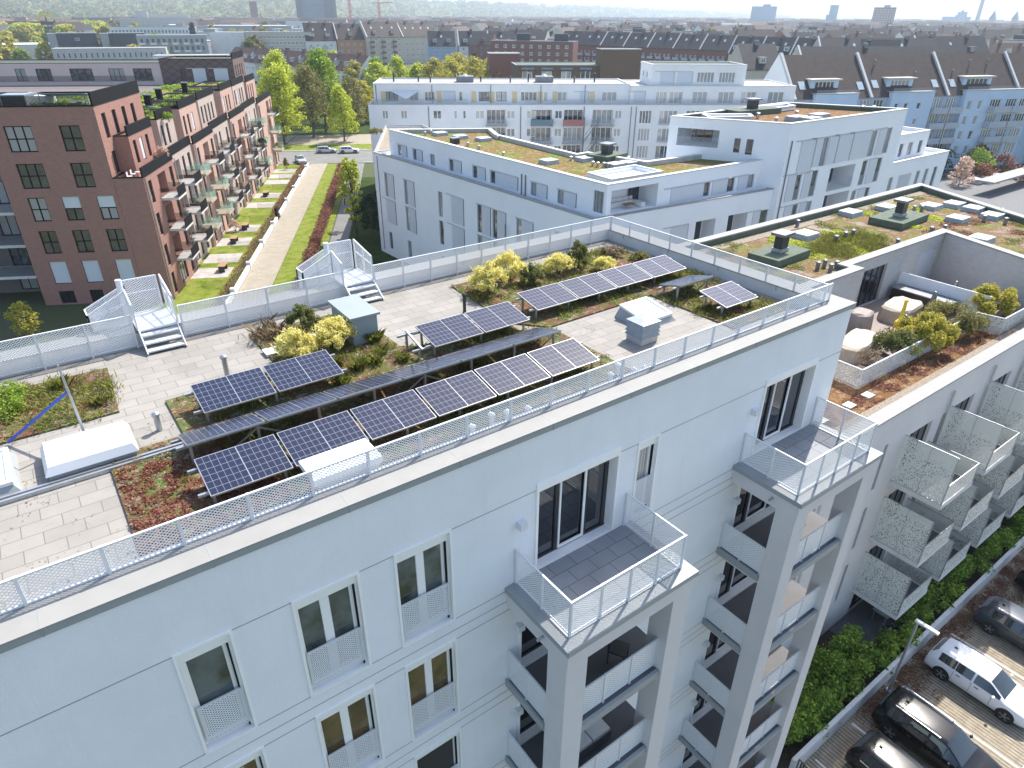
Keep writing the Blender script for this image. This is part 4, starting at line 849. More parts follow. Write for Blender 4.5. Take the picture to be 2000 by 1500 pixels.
lp = thing('street_lamp', 'slanted-looking grey lamp post with a flat white head beside the white car', 'street lamp', (26.15, 6.1, 0)); MB().tube((26.15, 6.1, 0), (26.15, 6.1, 4.5), .075, .055, 10).build('pole', 'galv', lp); MB().box(26.07, 26.23, 5.25, 6.2, 4.45, 4.55).build('lamp_head', 'white_metal', lp); MB().tube((26.15, 6.1, 0), (26.15, 6.1, .06), .16, .14, 10).build('foot', 'galv', lp)
ln_ = MB(); [ln_.box(x-.05, x+.05, 1.0, 6.2, .004, .008) for x in (20.4, 23.2, 26.9, 31.9)]; ln_.box(17, 60, .85, .97, .004, .008); tag(ln_.build('parking_marking', 'concrete_pale'), kind='structure')
gt = thing('garden_gate', 'small green mesh gate beside the concrete path at the building foot', 'gate', (19.6, 6.5, 0)); MB().bar((19.0, 6.3, 0), (19.0, 6.3, 1.2), .05).bar((19.0, 5.2, 0), (19.0, 5.2, 1.2), .05).bar((19.0, 5.22, 1.17), (19.0, 6.28, 1.17), .04).build('frame', 'green_felt', gt); MB().face([(19.0, 5.2, .1), (19.0, 6.3, .1), (19.0, 6.3, 1.15), (19.0, 5.2, 1.15)]).build('mesh_panel', 'bars_black', gt)
# ---- cars
def loft(mb, st, m=0, cap=True):
    for A, B in zip(st, st[1:]):
        n = len(A)
        for i in range(n): mb.face((A[i], A[(i+1) % n], B[(i+1) % n], B[i]), m)
    if cap: mb.face(st[0][::-1], m); mb.face(st[-1], m)
def car(x, y, rz, label, paint, kind='hatch', L=4.35, Wd=1.78, H=1.42, z=0, low=False, grp=None):
    t = thing('car', label, 'car', (x, y, z), R(rz), group=grp); hw = Wd/2; suv = kind == 'suv'; k = H/1.42; O0 = (0, 0, 0)
    #        u      zb   belt  top   half width at belt, at top
    ST_ = [(-.500, .38, .58, .62, .80, .70), (-.497, .26, .66, .76, .88, .74), (-.490, .24, .86, .92, .93, .76), (-.478, .24, .92, .985, .95, .755), (-.452, .23, .935, 1.16, .965, .70), (-.425 if not suv else -.455, .23, .94, 1.315, .975, .675), (-.385, .22, .94, 1.365, .985, .68), (-.33, .21, .94, 1.395, .995, .69), (-.22, .2, .935, 1.415, 1, .70), (-.215, .2, .935, 1.416, 1, .70), (-.10, .2, .925, 1.42, 1, .70), (-.055, .2, .92, 1.418, 1, .70), (-.035, .2, .918, 1.415, 1, .70), (.04, .2, .91, 1.40, 1, .69), (.085, .2, .905, 1.375, .998, .68), (.12, .2, .90, 1.30, .996, .69), (.17, .2, .893, 1.17, .993, .725), (.215, .2, .885, 1.045, .99, .76), (.245, .2, .878, .955, .987, .80), (.26, .2, .87, .925, .985, .81), (.33, .2, .84, .885, .975, .80), (.40, .2, .80, .84, .95, .77), (.445, .2, .755, .79, .91, .72), (.475, .21, .69, .72, .86, .66), (.492, .24, .58, .61, .80, .60), (.5, .30, .46, .48, .74, .55)]
    rows = []
    for u, zb, zs, zt, wb_, wt_ in ST_:
        zb, zs, zt = zb, zs*k, zt*k; w = hw*wb_; wt = hw*wt_; g = zt-zs
        half = [(w*.90, zb), (w*.985, zb+.10), (w, zb+(zs-zb)*.45), (w*.99, zs-.09), (w*.965, zs-.02), (w*.945, zs+min(.03, g*.2)), (wt+(w*.945-wt)*.08, zt-min(.07, g*.25)), (wt*.93, zt-min(.022, g*.12)), (wt*.6, zt), (0, zt+.006)]
        rows.append([(u*L, a, b) for a, b in half] + [(u*L, -a, b) for a, b in half[-2::-1]])
    n = len(rows[0]); B = MB(); G = MB(); D = MB()
    for i in range(len(rows)-1):
        um = (ST_[i][0]+ST_[i+1][0])/2
        for j in range(n-1):
            q = [rows[i][j], rows[i+1][j], rows[i+1][j+1], rows[i][j+1]]
            jj = j if j < 9 else n-2-j; g = False
            if jj == 5 and -.385 < um < .215 and not (-.055 < um < -.035) and not (-.225 < um < -.21): g = True
            if jj in (6, 7, 8) and .085 < um < .245 and not (jj == 6): g = True
            if jj in (7, 8) and (-.478 < um < (-.425 if not suv else -.455)): g = True
            (G if g else B).face(q if j < 9 or 1 else q[::-1])
    B.face(rows[0]); B.face(rows[-1][::-1]); [D.face([rows[i][0], rows[i][n-1], rows[i+1][n-1], rows[i+1][0]]) for i in range(len(rows)-1)]
    o = B.build('body', paint, t, off=O0, smooth=True); mdd = None
    bm = bmesh.new(); bm.from_mesh(o.data); bmesh.ops.remove_doubles(bm, verts=bm.verts, dist=.0005); bmesh.ops.recalc_face_normals(bm, faces=bm.faces); bm.to_mesh(o.data); bm.free()
    o2 = G.build('windows', 'car_glass', t, off=O0, smooth=True); bm = bmesh.new(); bm.from_mesh(o2.data); bmesh.ops.remove_doubles(bm, verts=bm.verts, dist=.0005); bmesh.ops.recalc_face_normals(bm, faces=bm.faces); bm.to_mesh(o2.data); bm.free()
    D.build('underbody', 'black_plastic', t, off=O0)
    wb = .305*L; wr = .325 if not suv else .36
    for u in (-wb*1.02, wb):
        for s_ in (-1, 1):
            ye = s_*(hw*.985); w_ = MB(); w_.tube((u, ye-s_*.2, wr), (u, ye+s_*.012, wr), wr, n=24); o = w_.build('wheel', 'tyre', t, off=O0)
            sp = MB(); yo = ye+s_*.018; sp.tube((u, yo-s_*.03, wr), (u, yo, wr), wr*.70, n=20, cap=False)
            for a in range(5):
                an = a*2*math.pi/5+.3
                for da in (-.16, .16): sp.bar((u, yo, wr), (u+math.cos(an+da)*wr*.68, yo, wr+math.sin(an+da)*wr*.68), .035, .02)
            sp.tube((u, yo-s_*.01, wr), (u, yo+s_*.012, wr), .06, n=10); sp.build('rim', 'rim', o, off=O0)
            ar = MB(); ar.tube((u, ye-s_*.1, wr+.015), (u, hw*s_*1.004, wr+.015), wr*1.13, n=28); ar.build('wheel_arch', 'tyre', t, off=O0)
    for s_ in (-1, 1):
        MB().ball((L*.455, s_*hw*.66, .665*k), .2, sq=(.42, .8, .36), nu=12, nv=8).build('headlight', 'clear_lamp', t, off=O0)
        MB().ball((-L*.487, s_*hw*.74, .80*k), .2, sq=(.32, .85, .42), nu=12, nv=8).build('tail_light', 'red_lamp', t, off=O0)
        MB().ball((L*.165, s_*(hw+.07), .97*k), .1, nu=10, nv=6, sq=(.7, 1.05, .7)).build('mirror', paint, t, off=O0)
    for s_ in (-1, 1) if suv else (): rl = MB().bar((-.36*L, s_*hw*.66, H+.03), (.03*L, s_*hw*.66, H+.04), .035); [rl.bar((u*L, s_*hw*.66, H-.06), (u*L, s_*hw*.66, H+.03), .03) for u in (-.35, .02)]; rl.build('roof_rail', 'galv', t, off=O0)
    if kind == 'chrome':
        for s_ in (-1, 1): MB().bar((-.37*L, s_*hw*.955, .965*k), (.19*L, s_*hw*.955, .925*k), .02).build('chrome_strip', 'rim', t, off=O0)
    for s_ in (-1, 1):
        [MB().box(u*L-.006, u*L+.006, s_*hw*.99-.012, s_*hw*.99+.012, .35, .90*k).build('door_line', 'black_plastic', t, off=O0) for u in (-.22, -.045, .15)]; [MB().box(u*L-.08, u*L+.08, s_*hw-.02, s_*hw+.012, .80*k, .83*k).build('door_handle', 'black_plastic', t, off=O0) for u in (-.17, .01)]
    MB().bar((.235*L, -.05, .965*k), (.20*L, .62, 1.02*k), .02).build('wiper', 'black_plastic', t, off=O0); MB().bar((.238*L, -.6, .955*k), (.205*L, -.1, 1.03*k), .02).build('wiper', 'black_plastic', t, off=O0)
    MB().box(L*.492, L*.506, -.45*hw, .45*hw, .42, .54).build('grille', 'black_plastic', t, off=O0); MB().box(L*.49, L*.498, -.7*hw, .7*hw, .26, .34).build('air_intake', 'black_plastic', t, off=O0)
    MB().box(-L*.506, -L*.495, -.26, .26, .50, .61).build('number_plate', 'white_metal', t, off=O0)
    MB().box(-.33*L, -.33*L+.12, -.03, .03, H-.01, H+.05).build('antenna', 'black_plastic', t, off=O0)
    return t
car(29.55, 3.72, -90, 'white hatchback parked nose out between black and grey cars', 'paint_white')
car(34.3, 3.55, -90, 'dark grey hatchback parked to the right of the white hatchback', 'paint_graphite')
car(24.75, 3.5, -90, 'black estate car with roof rails, first to the left of the white hatchback', 'paint_black', 'suv', 4.7, 1.86, 1.58)
car(21.9, 3.2, -92, 'black car with chrome window line at the bottom edge, leftmost of the parked cars', 'paint_black', 'chrome', 4.5, 1.82, 1.45)
car(38.9, 3.3, -90, 'dark car at the right picture edge, furthest along the row', 'paint_black', 'suv', 4.5, 1.85, 1.6)
# ============================================================ white courtyard block (middle) and its tower
wb = thing('apartment_building', 'white angular apartment block with sliding shutters and a sedum roof behind the main roof', 'building', (36.6, 78.9, 0))
low = [(36.6, 78.9), (38.0, 40.5), (60.1, 38.9), (61, 47), (51, 47), (49.6, 78.9)]
L0 = math.hypot(1.4, 38.4); hl = []
def Y2s(y): return (78.9-y)/38.4*L0
ups = [(75.7, 73.5, 1), (72.2, 70, 1), (68.4, 67.4, 0), (64.5, 62.1, 2), (60.1, 57.8, 2), (57.0, 52.5, 3), (50.6, 48.2, 2), (46.8, 44.3, 2), (42.2, 40.95, 4)]
lws = [(76.5, 74.2, 7.5, 10.3, 0), (71.85, 69.5, 7.5, 10.3, 0), (64.5, 63.4, 7.6, 10.3, 9), (61.95, 59.6, 7.5, 10.3, 5), (57.2, 54.9, 7.5, 10.35, 0), (54.6, 52.4, 7.5, 10.35, 0), (50.8, 48.3, 7.5, 10.3, 0), (45.3, 43.2, 7.5, 10.3, 0)]
lws = lws + [(a, b, z-3.15, t-3.15, (5 if i == 0 else k)) for i, (a, b, z, t, k) in enumerate(lws)] + [(a, a-.9, .9, 3.1, 9) for a, b, z, t, k in lws]
SHUT = []
for a, b, z, t, k in lws:
    s0, s1 = Y2s(a), Y2s(b)
    if k == 5: SHUT.append((s0+.1, s1, z, t)); continue
    if k == 9: hl.append((s0, s0+.85, z, t)); continue
    hl.append((s0, s0+.85, z, t)); SHUT.append((s0+.87, s1, z, t))
fl = [(50-38, 52.6-38, 7.6, 10.5, 1.6), (54.3-38, 57-38, 7.6, 10.5, 1.6), (58.9-38, 60-38, 7.9, 10.4)]
hf = [(a, b, z, t, *r) for (a, b, z, t, *r) in fl]
block(wb, low, 0, 12.4, 'render_wb', {0: hl, 1: hf}, 'coping_light', .35, .35, 'concrete', mats=None)
azW = math.degrees(math.atan2(-38.4, 1.4))
for s0, s1, z, t in [h for h in hl]: window(wb, low[0], azW, s0, z, s1-s0, t-z, 1, 1, 'lead', 'glass', .06, pane=False)
def shutpan(par, p0, az, s0, s1, z, t, off, nm='shutter'):
    d = dirv(az); n = Vector((d.y, -d.x, 0)); m_ = MB(); P = lambda s_, k, zz: Vector((*p0, 0))+d*s_+n*k+Vector((0, 0, zz))
    m_.hexa([P(s0, .06, z), P(s1, .06, z), P(s1, .02, z), P(s0, .02, z)], [P(s0, .06, t), P(s1, .06, t), P(s1, .02, t), P(s0, .02, t)])
    o = m_.build(nm, 'shutter', par); e = MB()
    e.hexa([P(s0-.95, .075, t+.02), P(s1+.05, .075, t+.02), P(s1+.05, .0, t+.02), P(s0-.95, .0, t+.02)], [P(s0-.95, .075, t+.12), P(s1+.05, .075, t+.12), P(s1+.05, .0, t+.12), P(s0-.95, .0, t+.12)])
    e.build('shutter_rail', 'coping_white', o, off=off)
    k_ = MB(); k_.hexa([P(s1, .065, z), P(s1+.05, .065, z), P(s1+.05, .01, z), P(s1, .01, z)], [P(s1, .065, t), P(s1+.05, .065, t), P(s1+.05, .01, t), P(s1, .01, t)]); k_.build('shutter_edge', 'shutter_line', o, off=off)
OW = (36.6, 78.9, 0)
for s0, s1, z, t in SHUT: shutpan(wb, low[0], azW, s0, s1, z, t, OW)
shutpan(wb, (38.0, 40.5), -4.1, 8.9, 11.0, 7.6, 10.4, OW); shutpan(wb, (38.0, 40.5), -4.1, 19.8, 20.8, 7.6, 10.4, OW)
window(wb, (38.0, 40.5), -4.1, 20.9, 7.9, 1.1, 2.5, 1, 1, 'lead', 'glass', .06, pane=False)
upp = [(38.3, 77.6), (39.4, 40.7), (59.9, 40.3), (60.3, 45.6), (49.5, 46.1), (48.2, 52.9), (46.6, 52.8), (47.0, 67.1), (49.0, 71.6)]
azU = math.degrees(math.atan2(-36.9, 1.1)); hu = []; su = []
for a, b, n in ups:
    s0, s1 = 77.6-a, 77.6-b
    if n == 4: hu.append((s0, s1-.05, 12.5, 14.3)); continue
    hu.append((s0, s0+(.9 if n else 1.0), 12.3, 13.5))
    if n: su.append((s0+.92, s1, 12.35, 13.5))
h1 = [(.55, 6.0, 12.42, 14.4, 2.2), (12.0, 12.9, 12.42, 13.7), (15.4, 16.4, 12.42, 13.7), (18.4, 19.3, 12.42, 13.7)]
block(wb, upp, 12.06, 15.0, 'render_wb', {0: hu, 1: h1}, 'coping_white', .45, .45, 'sedum_wb', 'concrete')
for (s0, s1, z, t) in hu: window(wb, upp[0], azU, s0, z, s1-s0, t-z, 1 if s1-s0 < 1.1 else 3, 1, 'lead', 'glass', .06, pane=False)
for s0, s1, z, t in su: shutpan(wb, upp[0], azU, s0, s1, z, t, OW)
az1 = math.degrees(math.atan2(-.4, 20.5))
for s0, s1, z, t in h1[1:]: window(wb, upp[1], az1, s0, z, s1-s0, t-z, 1, 1, 'lead', 'glass', .06, pane=False)
for s0, s1 in ((7.7, 12.0), (13.2, 15.3), (16.9, 18.3)): shutpan(wb, upp[1], az1, s0, s1, 12.42, 13.7, OW)
window(wb, (39.95, 42.7), az1, 4.0, 12.42, 1.2, 1.7, 2, 1, 'dark_metal', 'glass_dark', .06, pane=False, inn=-.03)
block(wb, [(36.75, 79.0), (49.4, 79.0), (53.5, 96.5), (48.4, 99)], 0, 12.2, 'render_wb', {3: [(3, 4, 8, 10.2), (9, 10, 8, 10.2), (15, 16, 8, 10.2), (3, 4, 4.6, 6.8), (9, 10, 4.6, 6.8)]}, 'coping_light', .2, .35, 'gravel')
for x, y, a, b in ((38.42, 75.9, 12.1, 14.0), (38.42, 76.6, 12.1, 14.0), (39.0, 51.9, 12.1, 14.0), (39.0, 51.3, 12.1, 14.0), (36.62, 77.9, .5, 12.0), (37.2, 52.0, .5, 9.5)): MB().tube((x, y, a), (x, y, b), .06).build('drainpipe', 'lead', wb)
rt_ = [(41.0, 41.9), (47.3, 41.85), (47.3, 45.4), (41.2, 45.3)]; c = MB(); ring(c, rt_, .3, 14.9, 15.02, 0, .02); ip = inset(rt_, .28); c2 = MB()
for k in range(4): j = (k+1) % 4; c2.face([(*ip[j], 14.2), (*ip[k], 14.2), (*ip[k], 14.92), (*ip[j], 14.92)]); c2.face([(*rt_[k], 14.3), (*rt_[j], 14.3), (*rt_[j], 14.95), (*rt_[k], 14.95)])
c.build('terrace_coping', 'coping_white', wb); c2.face([(*p, 14.6) for p in ip]); c2.build('terrace_recess', 'render_wb', wb)
sf = thing('outdoor_sofa', 'pale outdoor sofa with a wooden table in the corner loggia of the white block', 'sofa', (42.6, 41.8, 12.4)); MB().box(41.2, 44.2, 42.1, 42.6, 12.45, 12.85).box(43.9, 44.4, 40.95, 42.1, 12.45, 12.84).box(41.2, 44.4, 42.6, 42.75, 12.45, 13.1).build('seat', 'cushion', sf); MB().box(42.3, 43.4, 41.1, 41.8, 12.75, 12.8).build('table_top', 'wood', sf)
LW = ['square skylight at the narrow far end of the white block roof', 'square skylight behind the small black vent box', 'square skylight by the far roof corner', 'square skylight alone in mid roof of the white block', 'long skylight directly beside the green felt shaft', 'skylight left of the pair near the roof terrace recess', 'skylight right of the pair near the roof terrace recess']
for i, (x, y) in enumerate(((42.5, 72.7), (43.2, 69.4), (44.6, 66.6), (42.5, 52.2), (46.2, 51.2), (46.6, 46.9+.4), (48.3, 47.2))): hatch(x-.7, x+.7, y-.6, y+.6, 14.56, .3, .3, LW[i], 'white_metal', grp='skylights on the white block roof')
def shaft(x, y, z, w, d, label, rz=0, s=1):
    t = thing('ventilation_shaft', label, 'ventilation shaft', (x, y, z), rz); MB().box(-w/2, w/2, -d/2, d/2, 0, .55).build('base', 'green_felt', t); MB().box(-.45*s, .45*s, -.4*s, .4*s, .55, 1.4).build('shaft', 'dark_metal', t); MB().box(-.7*s, .7*s, -.6*s, .6*s, 1.4, 1.55).build('cap', 'lead', t)
shaft(48.6, 50.6, 14.56, 3.4, 2.6, 'dark shaft on a green felt base on the white block roof', .2)
vb = thing('ventilation_shaft', 'small black vent box at the narrow end of the white block roof', 'vent box', (40.9, 66.8, 14.56)); MB().box(40.5, 41.3, 66.4, 67.2, 14.56, 15.1).build('housing', 'dark_metal', vb); MB().box(40.4, 41.4, 66.3, 67.3, 15.1, 15.2).build('lid', 'lead', vb)
WP = ['near the far tip of the roof', 'beside the far tip skylight', 'by the left parapet near the black vent box', 'by the left parapet further along', 'by the left parapet in mid roof', 'left of the long skylight', 'first of four in a row near the shaft', 'second of four in a row near the shaft', 'third of four in a row near the shaft', 'last of four in a row near the shaft', 'by the back parapet bend', 'right of the felt shaft']
for i, (x, y) in enumerate(((41.0, 73.6), (42.2, 74.3), (41.2, 64.6), (41.1, 62.3), (41.0, 57.7), (45.1, 52.0), (45.2, 48.9), (45.3, 48.3), (45.7, 47.9), (45.8, 47.4), (46.4, 66.4), (49.8, 48.8))): vpipe(x, y, 14.56, .35, .13, 'galv', 'grey roof vent on the white block, '+WP[i], group='roof vents on the white block')
shrub(44, 93.5, 12.1, 1.2, .6, 'leaf_olive', 'low planting on the narrow far terrace of the white block', 60, 1500, .12)
tw = thing('apartment_tower', 'white taller apartment wing with full-height windows and a small orange sedum roof', 'building', (60.4, 38.5, 0))
tp = [(54.9, 48.5), (60.4, 38.5), (81.7, 38.35), (75.6, 49.5)]
hA = [(.9, 5.0, 15.7, 17.35, 3.5), (6.5, 7.1, 15.4, 16.75), (7.65, 8.3, 15.3, 16.75)]
wf = [(6.0, 7.0, 13.85, 16.6), (15.1, 16.1, 13.9, 16.55), (18.1, 19.1, 13.95, 16.6), (2.6, 3.5, 10.9, 13.5), (5.3, 6.3, 10.9, 13.5), (14.6, 15.6, 10.9, 13.5), (17.6, 18.6, 10.9, 13.5), (3.0, 3.9, 7.6, 10.4), (5.4, 6.3, 7.6, 10.4), (13.8, 14.7, 7.6, 10.4), (16.6, 17.5, 7.6, 10.4)]
wl_ = [(8.5, 13.2, 11.0, 13.4, 2.4), (8.5, 13.2, 7.8, 10.6, 2.4)]
block(tw, tp, 0, 18.4, 'render_wb', {0: hA, 1: wf+wl_}, 'coping_white', .45, .5, 'sedum_orange', 'green_felt')
azA = math.degrees(math.atan2(-10, 5.5)); OT = (60.4, 38.5, 0)
for s0, s1, z, t in hA[1:]: window(tw, tp[0], azA, s0, z, s1-s0, t-z, 1, 1, 'lead', 'glass_dark', .05, pane=False)
for s0, s1, z, t in wf: window(tw, tp[1], -.4, s0, z, s1-s0, t-z, 1, 1, 'lead', 'glass', .06, pane=False); q_ = MB().face([(60.4+s0, 38.49-.03, z+.02), (60.4+s1, 38.49-.03, z+.02), (60.4+s1, 38.49-.03, z+1.1), (60.4+s0, 38.49-.03, z+1.1)]).build('guard', 'bars_grey', tw)
for s0, s1, z, t in ((2.3, 4.6, 13.4, 16.6), (4.8, 5.95, 13.9, 16.6), (7.1, 8.6, 13.9, 16.6), (8.8, 11.3, 13.9, 16.6), (11.5, 14.9, 13.9, 16.6), (16.4, 17.9, 13.9, 16.6), (1.2, 2.5, 10.9, 13.5), (3.9, 5.2, 10.9, 13.5), (15.9, 17.5, 10.9, 13.5), (1.6, 2.9, 7.6, 10.4), (4.2, 5.3, 7.6, 10.4), (15.1, 16.5, 7.6, 10.4)): shutpan(tw, tp[1], -.4, s0, s1, z, t, OT)
MB().face([(68.9, 38.40, 11.02), (73.6, 38.38, 11.02), (73.6, 38.38, 12.1), (68.9, 38.40, 12.1)]).build('balustrade', 'bars_grey', tw)
a_ = Vector(tp[0]); dA = Vector((5.5, -10)).normalized(); p_, q_ = a_+dA*.9, a_+dA*5.0; MB().face([(*p_, 15.72), (*q_, 15.72), (*q_, 16.6), (*p_, 16.6)]).build('balustrade', 'bars_grey', tw)
for z, h_ in ((11.02, 2.3), (7.82, 2.6)): window(tw, tp[1], -.4, 8.7, z, 3.2, h_, 3, 1, 'lead', 'glass_dark', .08, pane=False, inn=2.3); window(tw, tp[1], -.4, 12.1, z, 1.0, h_, 1, 1, 'lead', 'glass_dark', .08, pane=False, inn=2.3)
window(tw, tp[0], azA, 1.2, 15.72, 2.6, 1.5, 3, 1, 'lead', 'glass_dark', .08, pane=False, inn=3.4)
for s0, w_ in ((12.1, 2.3), (16.5, 2.3)): window(wb, (38.0, 40.5), -4.1, s0, 7.65, w_, 2.75, 2, 1, 'lead', 'glass_dark', .08, pane=False, inn=1.5)
MB().tube((61.0, 38.44, 1), (61.0, 38.42, 16.8), .06).build('drainpipe', 'lead', tw)
for P, z, hs in (([(81.72, 38.9), (97.1, 39.1), (97.1, 48), (81.72, 48)], 12.4, {0: [(1.2, 2.2, 7.8, 10.7), (3.5, 6.6, 7.8, 10.7, 2), (7.8, 8.8, 7.8, 10.7), (10, 11, 7.8, 10.7), (12.4, 13.4, 7.8, 10.7)]}), ([(81.73, 40.4), (93.5, 40.5), (93.6, 47.5), (81.73, 47.5)], 15.0, {0: [(4.9, 5.9, 12.42, 13.9), (7.0, 8.2, 12.42, 13.9), (9.6, 10.6, 12.42, 13.9)]})):
    block(tw, P, 0 if z < 13 else 12.05, z, 'render_wb', hs, 'coping_white', .4, .4, 'concrete')
    for h_ in hs[0]:
        if len(h_) == 4: window(tw, P[0], math.degrees(math.atan2(P[1][1]-P[0][1], P[1][0]-P[0][0])), h_[0], h_[2], h_[1]-h_[0], h_[3]-h_[2], 1, 1, 'lead', 'glass', .06, pane=False)
shaft(66.6, 50.0-2.5, 17.9, 6.5, 2.4, 'dark shaft on a long green felt base on the white tower roof', -.1)
for i, (x, y) in enumerate(((65.9, 41.6), (69.6, 41.4), (66.3, 40.2))): hatch(x-1, x+1, y-.6, y+.6, 17.9, .4, .4, ['left skylight on the orange tower roof', 'right skylight on the orange tower roof', 'front skylight at the edge of the orange tower roof'][i], 'white_metal', grp='skylights on the tower roof')
for rr_, nm in (([(57.2, 45.5), (61.6, 43.6), (63.2, 45.2), (58.8, 47.8)], 0), ([(67.5, 46.5), (73.5, 46.8), (74.5, 48.6), (68.5, 48.6)], 1)):
    c = MB(); ring(c, rr_, .35, 18.2, 18.42); c.build('terrace_coping', 'coping_white', tw); c = MB(); ip = inset(rr_, .33)
    for k in range(4): j = (k+1) % 4; c.face([(*ip[j], 17.95), (*ip[k], 17.95), (*ip[k], 18.25), (*ip[j], 18.25)]); c.face([(*rr_[k], 17.95), (*rr_[j], 17.95), (*rr_[j], 18.25), (*rr_[k], 18.25)])
    c.face([(*p, 17.96) for p in ip]); c.build('terrace_recess', 'render_wb', tw)
for i, (x, y) in enumerate(((64, 44.8), (79.3, 42.2), (80.4, 41.5), (68.9, 43.6), (62.5, 41.6))): vpipe(x, y, 17.9, .5, .16, 'galv', 'grey roof vent on the tower, '+['beside the long felt base', 'left of the pair at the right corner', 'right of the pair at the right corner', 'between the two skylights', 'near the left front corner'][i], group='roof vents on the tower')
# ============================================================ long white block across the middle
MO = Vector((49.82, 105.75)); ma = -33; dm_ = Vector(dirv(ma)[:2]); nm_ = Vector((-dm_.y, dm_.x))
def mp(s, t): v = MO + dm_*s + nm_*t; return (v.x, v.y)
mb_ = thing('apartment_building', 'long white apartment block across the middle with tinted balconies and a recessed top floor', 'building', (*MO, 0))
hm = []; bz = [11.9, 9.2, 6.5, 3.8]
cols = [(1.5, .9, 'd'), (4.4, 1.0, 'd'), (9.5, 1.3, 'w'), (12.8, .5, 'w'), (14.2, .5, 'w'), (16.2, 1.4, 'w'), (21.2, 1.3, 'w'), (24.4, 1.4, 'w'), (28.9, 1.2, 'w'), (39.2-.6, 1.1, 'w'), (18.0, 3.0, 'b'), (26.0-.8, 3.2, 'b'), (30.4, 3.1, 'b'), (35.0, 3.3, 'b'), (42.6, 2.0, 'f'), (45.8, 3.0, 'f'), (50.2, 3.0, 'f'), (54.6, 3.0, 'f'), (59.0, 2.2, 'f'), (63.4, 3, 'f')]
WN = []
for z in bz:
    for s, w_, k in cols:
        if k == 'd' and z < 11: z0, h_ = z+.1, 1.9
        elif k == 'b': z0, h_ = z-.35, 2.25
        elif k == 'f': z0, h_ = z-.2, 2.0
        else: z0, h_ = z+.55, 1.25
        if k == 'b': hm.append((s, s+w_, z0, z0+h_, 1.3))
        else: hm.append((s, s+w_, z0, z0+h_))
        WN.append((s, z0, w_, h_, k))
fr_ = [mp(-.6, -1.3), mp(68, -1.3), mp(68, 12), mp(-.6, 12)]
hm = [(a+.6, b+.6, *r) for a, b, *r in hm]
block(mb_, fr_, 0, 14.6, 'render_mid', {0: hm, 3: [(3, 3.8, 11.6, 13.4), (3, 3.8, 4.5, 5.6)]}, 'coping_white', .25, .3, 'concrete')
for s, z0, w_, h_, k in WN: window(mb_, fr_[0], ma, s+.6, z0, w_, h_, {'w': 2 if w_ > .8 else 1, 'b': 4, 'f': 4, 'd': 2}[k], 1, 'frame_white', 'glass', .08, pane=False, inn=1.2 if k == 'b' else .1)
bcol = ['far_dark', 'bars_grey', 'far_blue', 'far_brick']; M('balc_teal', (.10, .18, .22), .3); M('balc_red', (.38, .16, .14), .5); M('balc_white', (.7, .72, .72), .4)
BC = ['bars_grey', 'balc_teal', 'balc_red', 'bars_grey', 'bars_grey', 'balc_white', 'bars_grey', 'bars_grey', 'bars_grey', 'balc_teal', 'bars_grey', 'bars_grey']*2
OM = (*MO, 0); i = 0
for z in bz[:3]:
    for s, w_, k in cols:
        if k in 'bf' and (k == 'b' or s > 44):
            t = -1.32 if k == 'f' else -2.2; zz = z-.4; sl_ = MB().prism([mp(s-.2, t), mp(s+w_+.2, t), mp(s+w_+.2, -1.31), mp(s-.2, -1.31)], zz-.15, zz) if k == 'b' else MB().prism([mp(s, -1.4), mp(s+w_, -1.4), mp(s+w_, -1.305), mp(s, -1.305)], zz+.1, zz+.2)
            b = sl_.build('balcony', 'concrete', mb_); p0, p1 = (mp(s-.15, t+.03), mp(s+w_+.15, t+.03)) if k == 'b' else (mp(s, -1.36), mp(s+w_, -1.36)); q_ = MB().face([(*p0, zz+.02), (*p1, zz+.02), (*p1, zz+.95), (*p0, zz+.95)])
            if k == 'b': a0, a1 = mp(s-.15, -1.31), mp(s+w_+.15, -1.31); q_.face([(*a0, zz+.02), (*p0, zz+.02), (*p0, zz+.95), (*a0, zz+.95)]); q_.face([(*p1, zz+.02), (*a1, zz+.02), (*a1, zz+.95), (*p1, zz+.95)])
            q_.build('balustrade', BC[i % len(BC)] if k == 'b' else 'bars_grey', b, off=OM); i += 1
ts = [mp(.2, .3), mp(41, .3), mp(41, 10.5), mp(.2, 10.5)]; ht = []; wn2 = []
for s, w_, n, c_ in ((1.8, 2.0, 3, 'dark_metal'), (5.6, 1.4, 2, 'frame_white'), (8.0, 1.6, 3, 'frame_white'), (10.9, 1.9, 0, ''), (13.4, .6, 1, 'frame_white'), (16.6, 1.7, 3, 'dark_metal'), (19.4, 1.6, 2, 'dark_metal'), (23.3, 2.6, 4, 'frame_white'), (27.0, .6, 1, 'frame_white'), (29.2, 1.5, 2, 'frame_white'), (32.8, 1.4, 0, ''), (36.4, 2.4, 3, 'frame_white')):
    if n: ht.append((s, s+w_, 14.9, 16.3)); window(mb_, ts[0], ma, s, 14.9, w_, 1.4, n, 1, c_, 'glass', .07, pane=False)
    else: shutpan(mb_, ts[0], ma, s, s+w_, 14.9, 16.3, OM)
block(mb_, ts, 14.3, 17.5, 'render_mid', {0: ht}, 'coping_white', .25, .15, 'far_roof_flat')
yw = MB()
for s in (1.1, 9.9, 15.4, 18.3, 21.9, 26.0, 28.4, 34.4):
    a, b = ts[0][0]+dm_.x*s, ts[0][1]+dm_.y*s; yw.prism([(a-nm_.x*.03, a and b-nm_.y*.03), (a+dm_.x*.8-nm_.x*.03, b+dm_.y*.8-nm_.y*.03), (a+dm_.x*.8, b+dm_.y*.8), (a, b)], 14.7, 16.35)
yw.build('yellow_panel', 'yellow_wall', mb_)
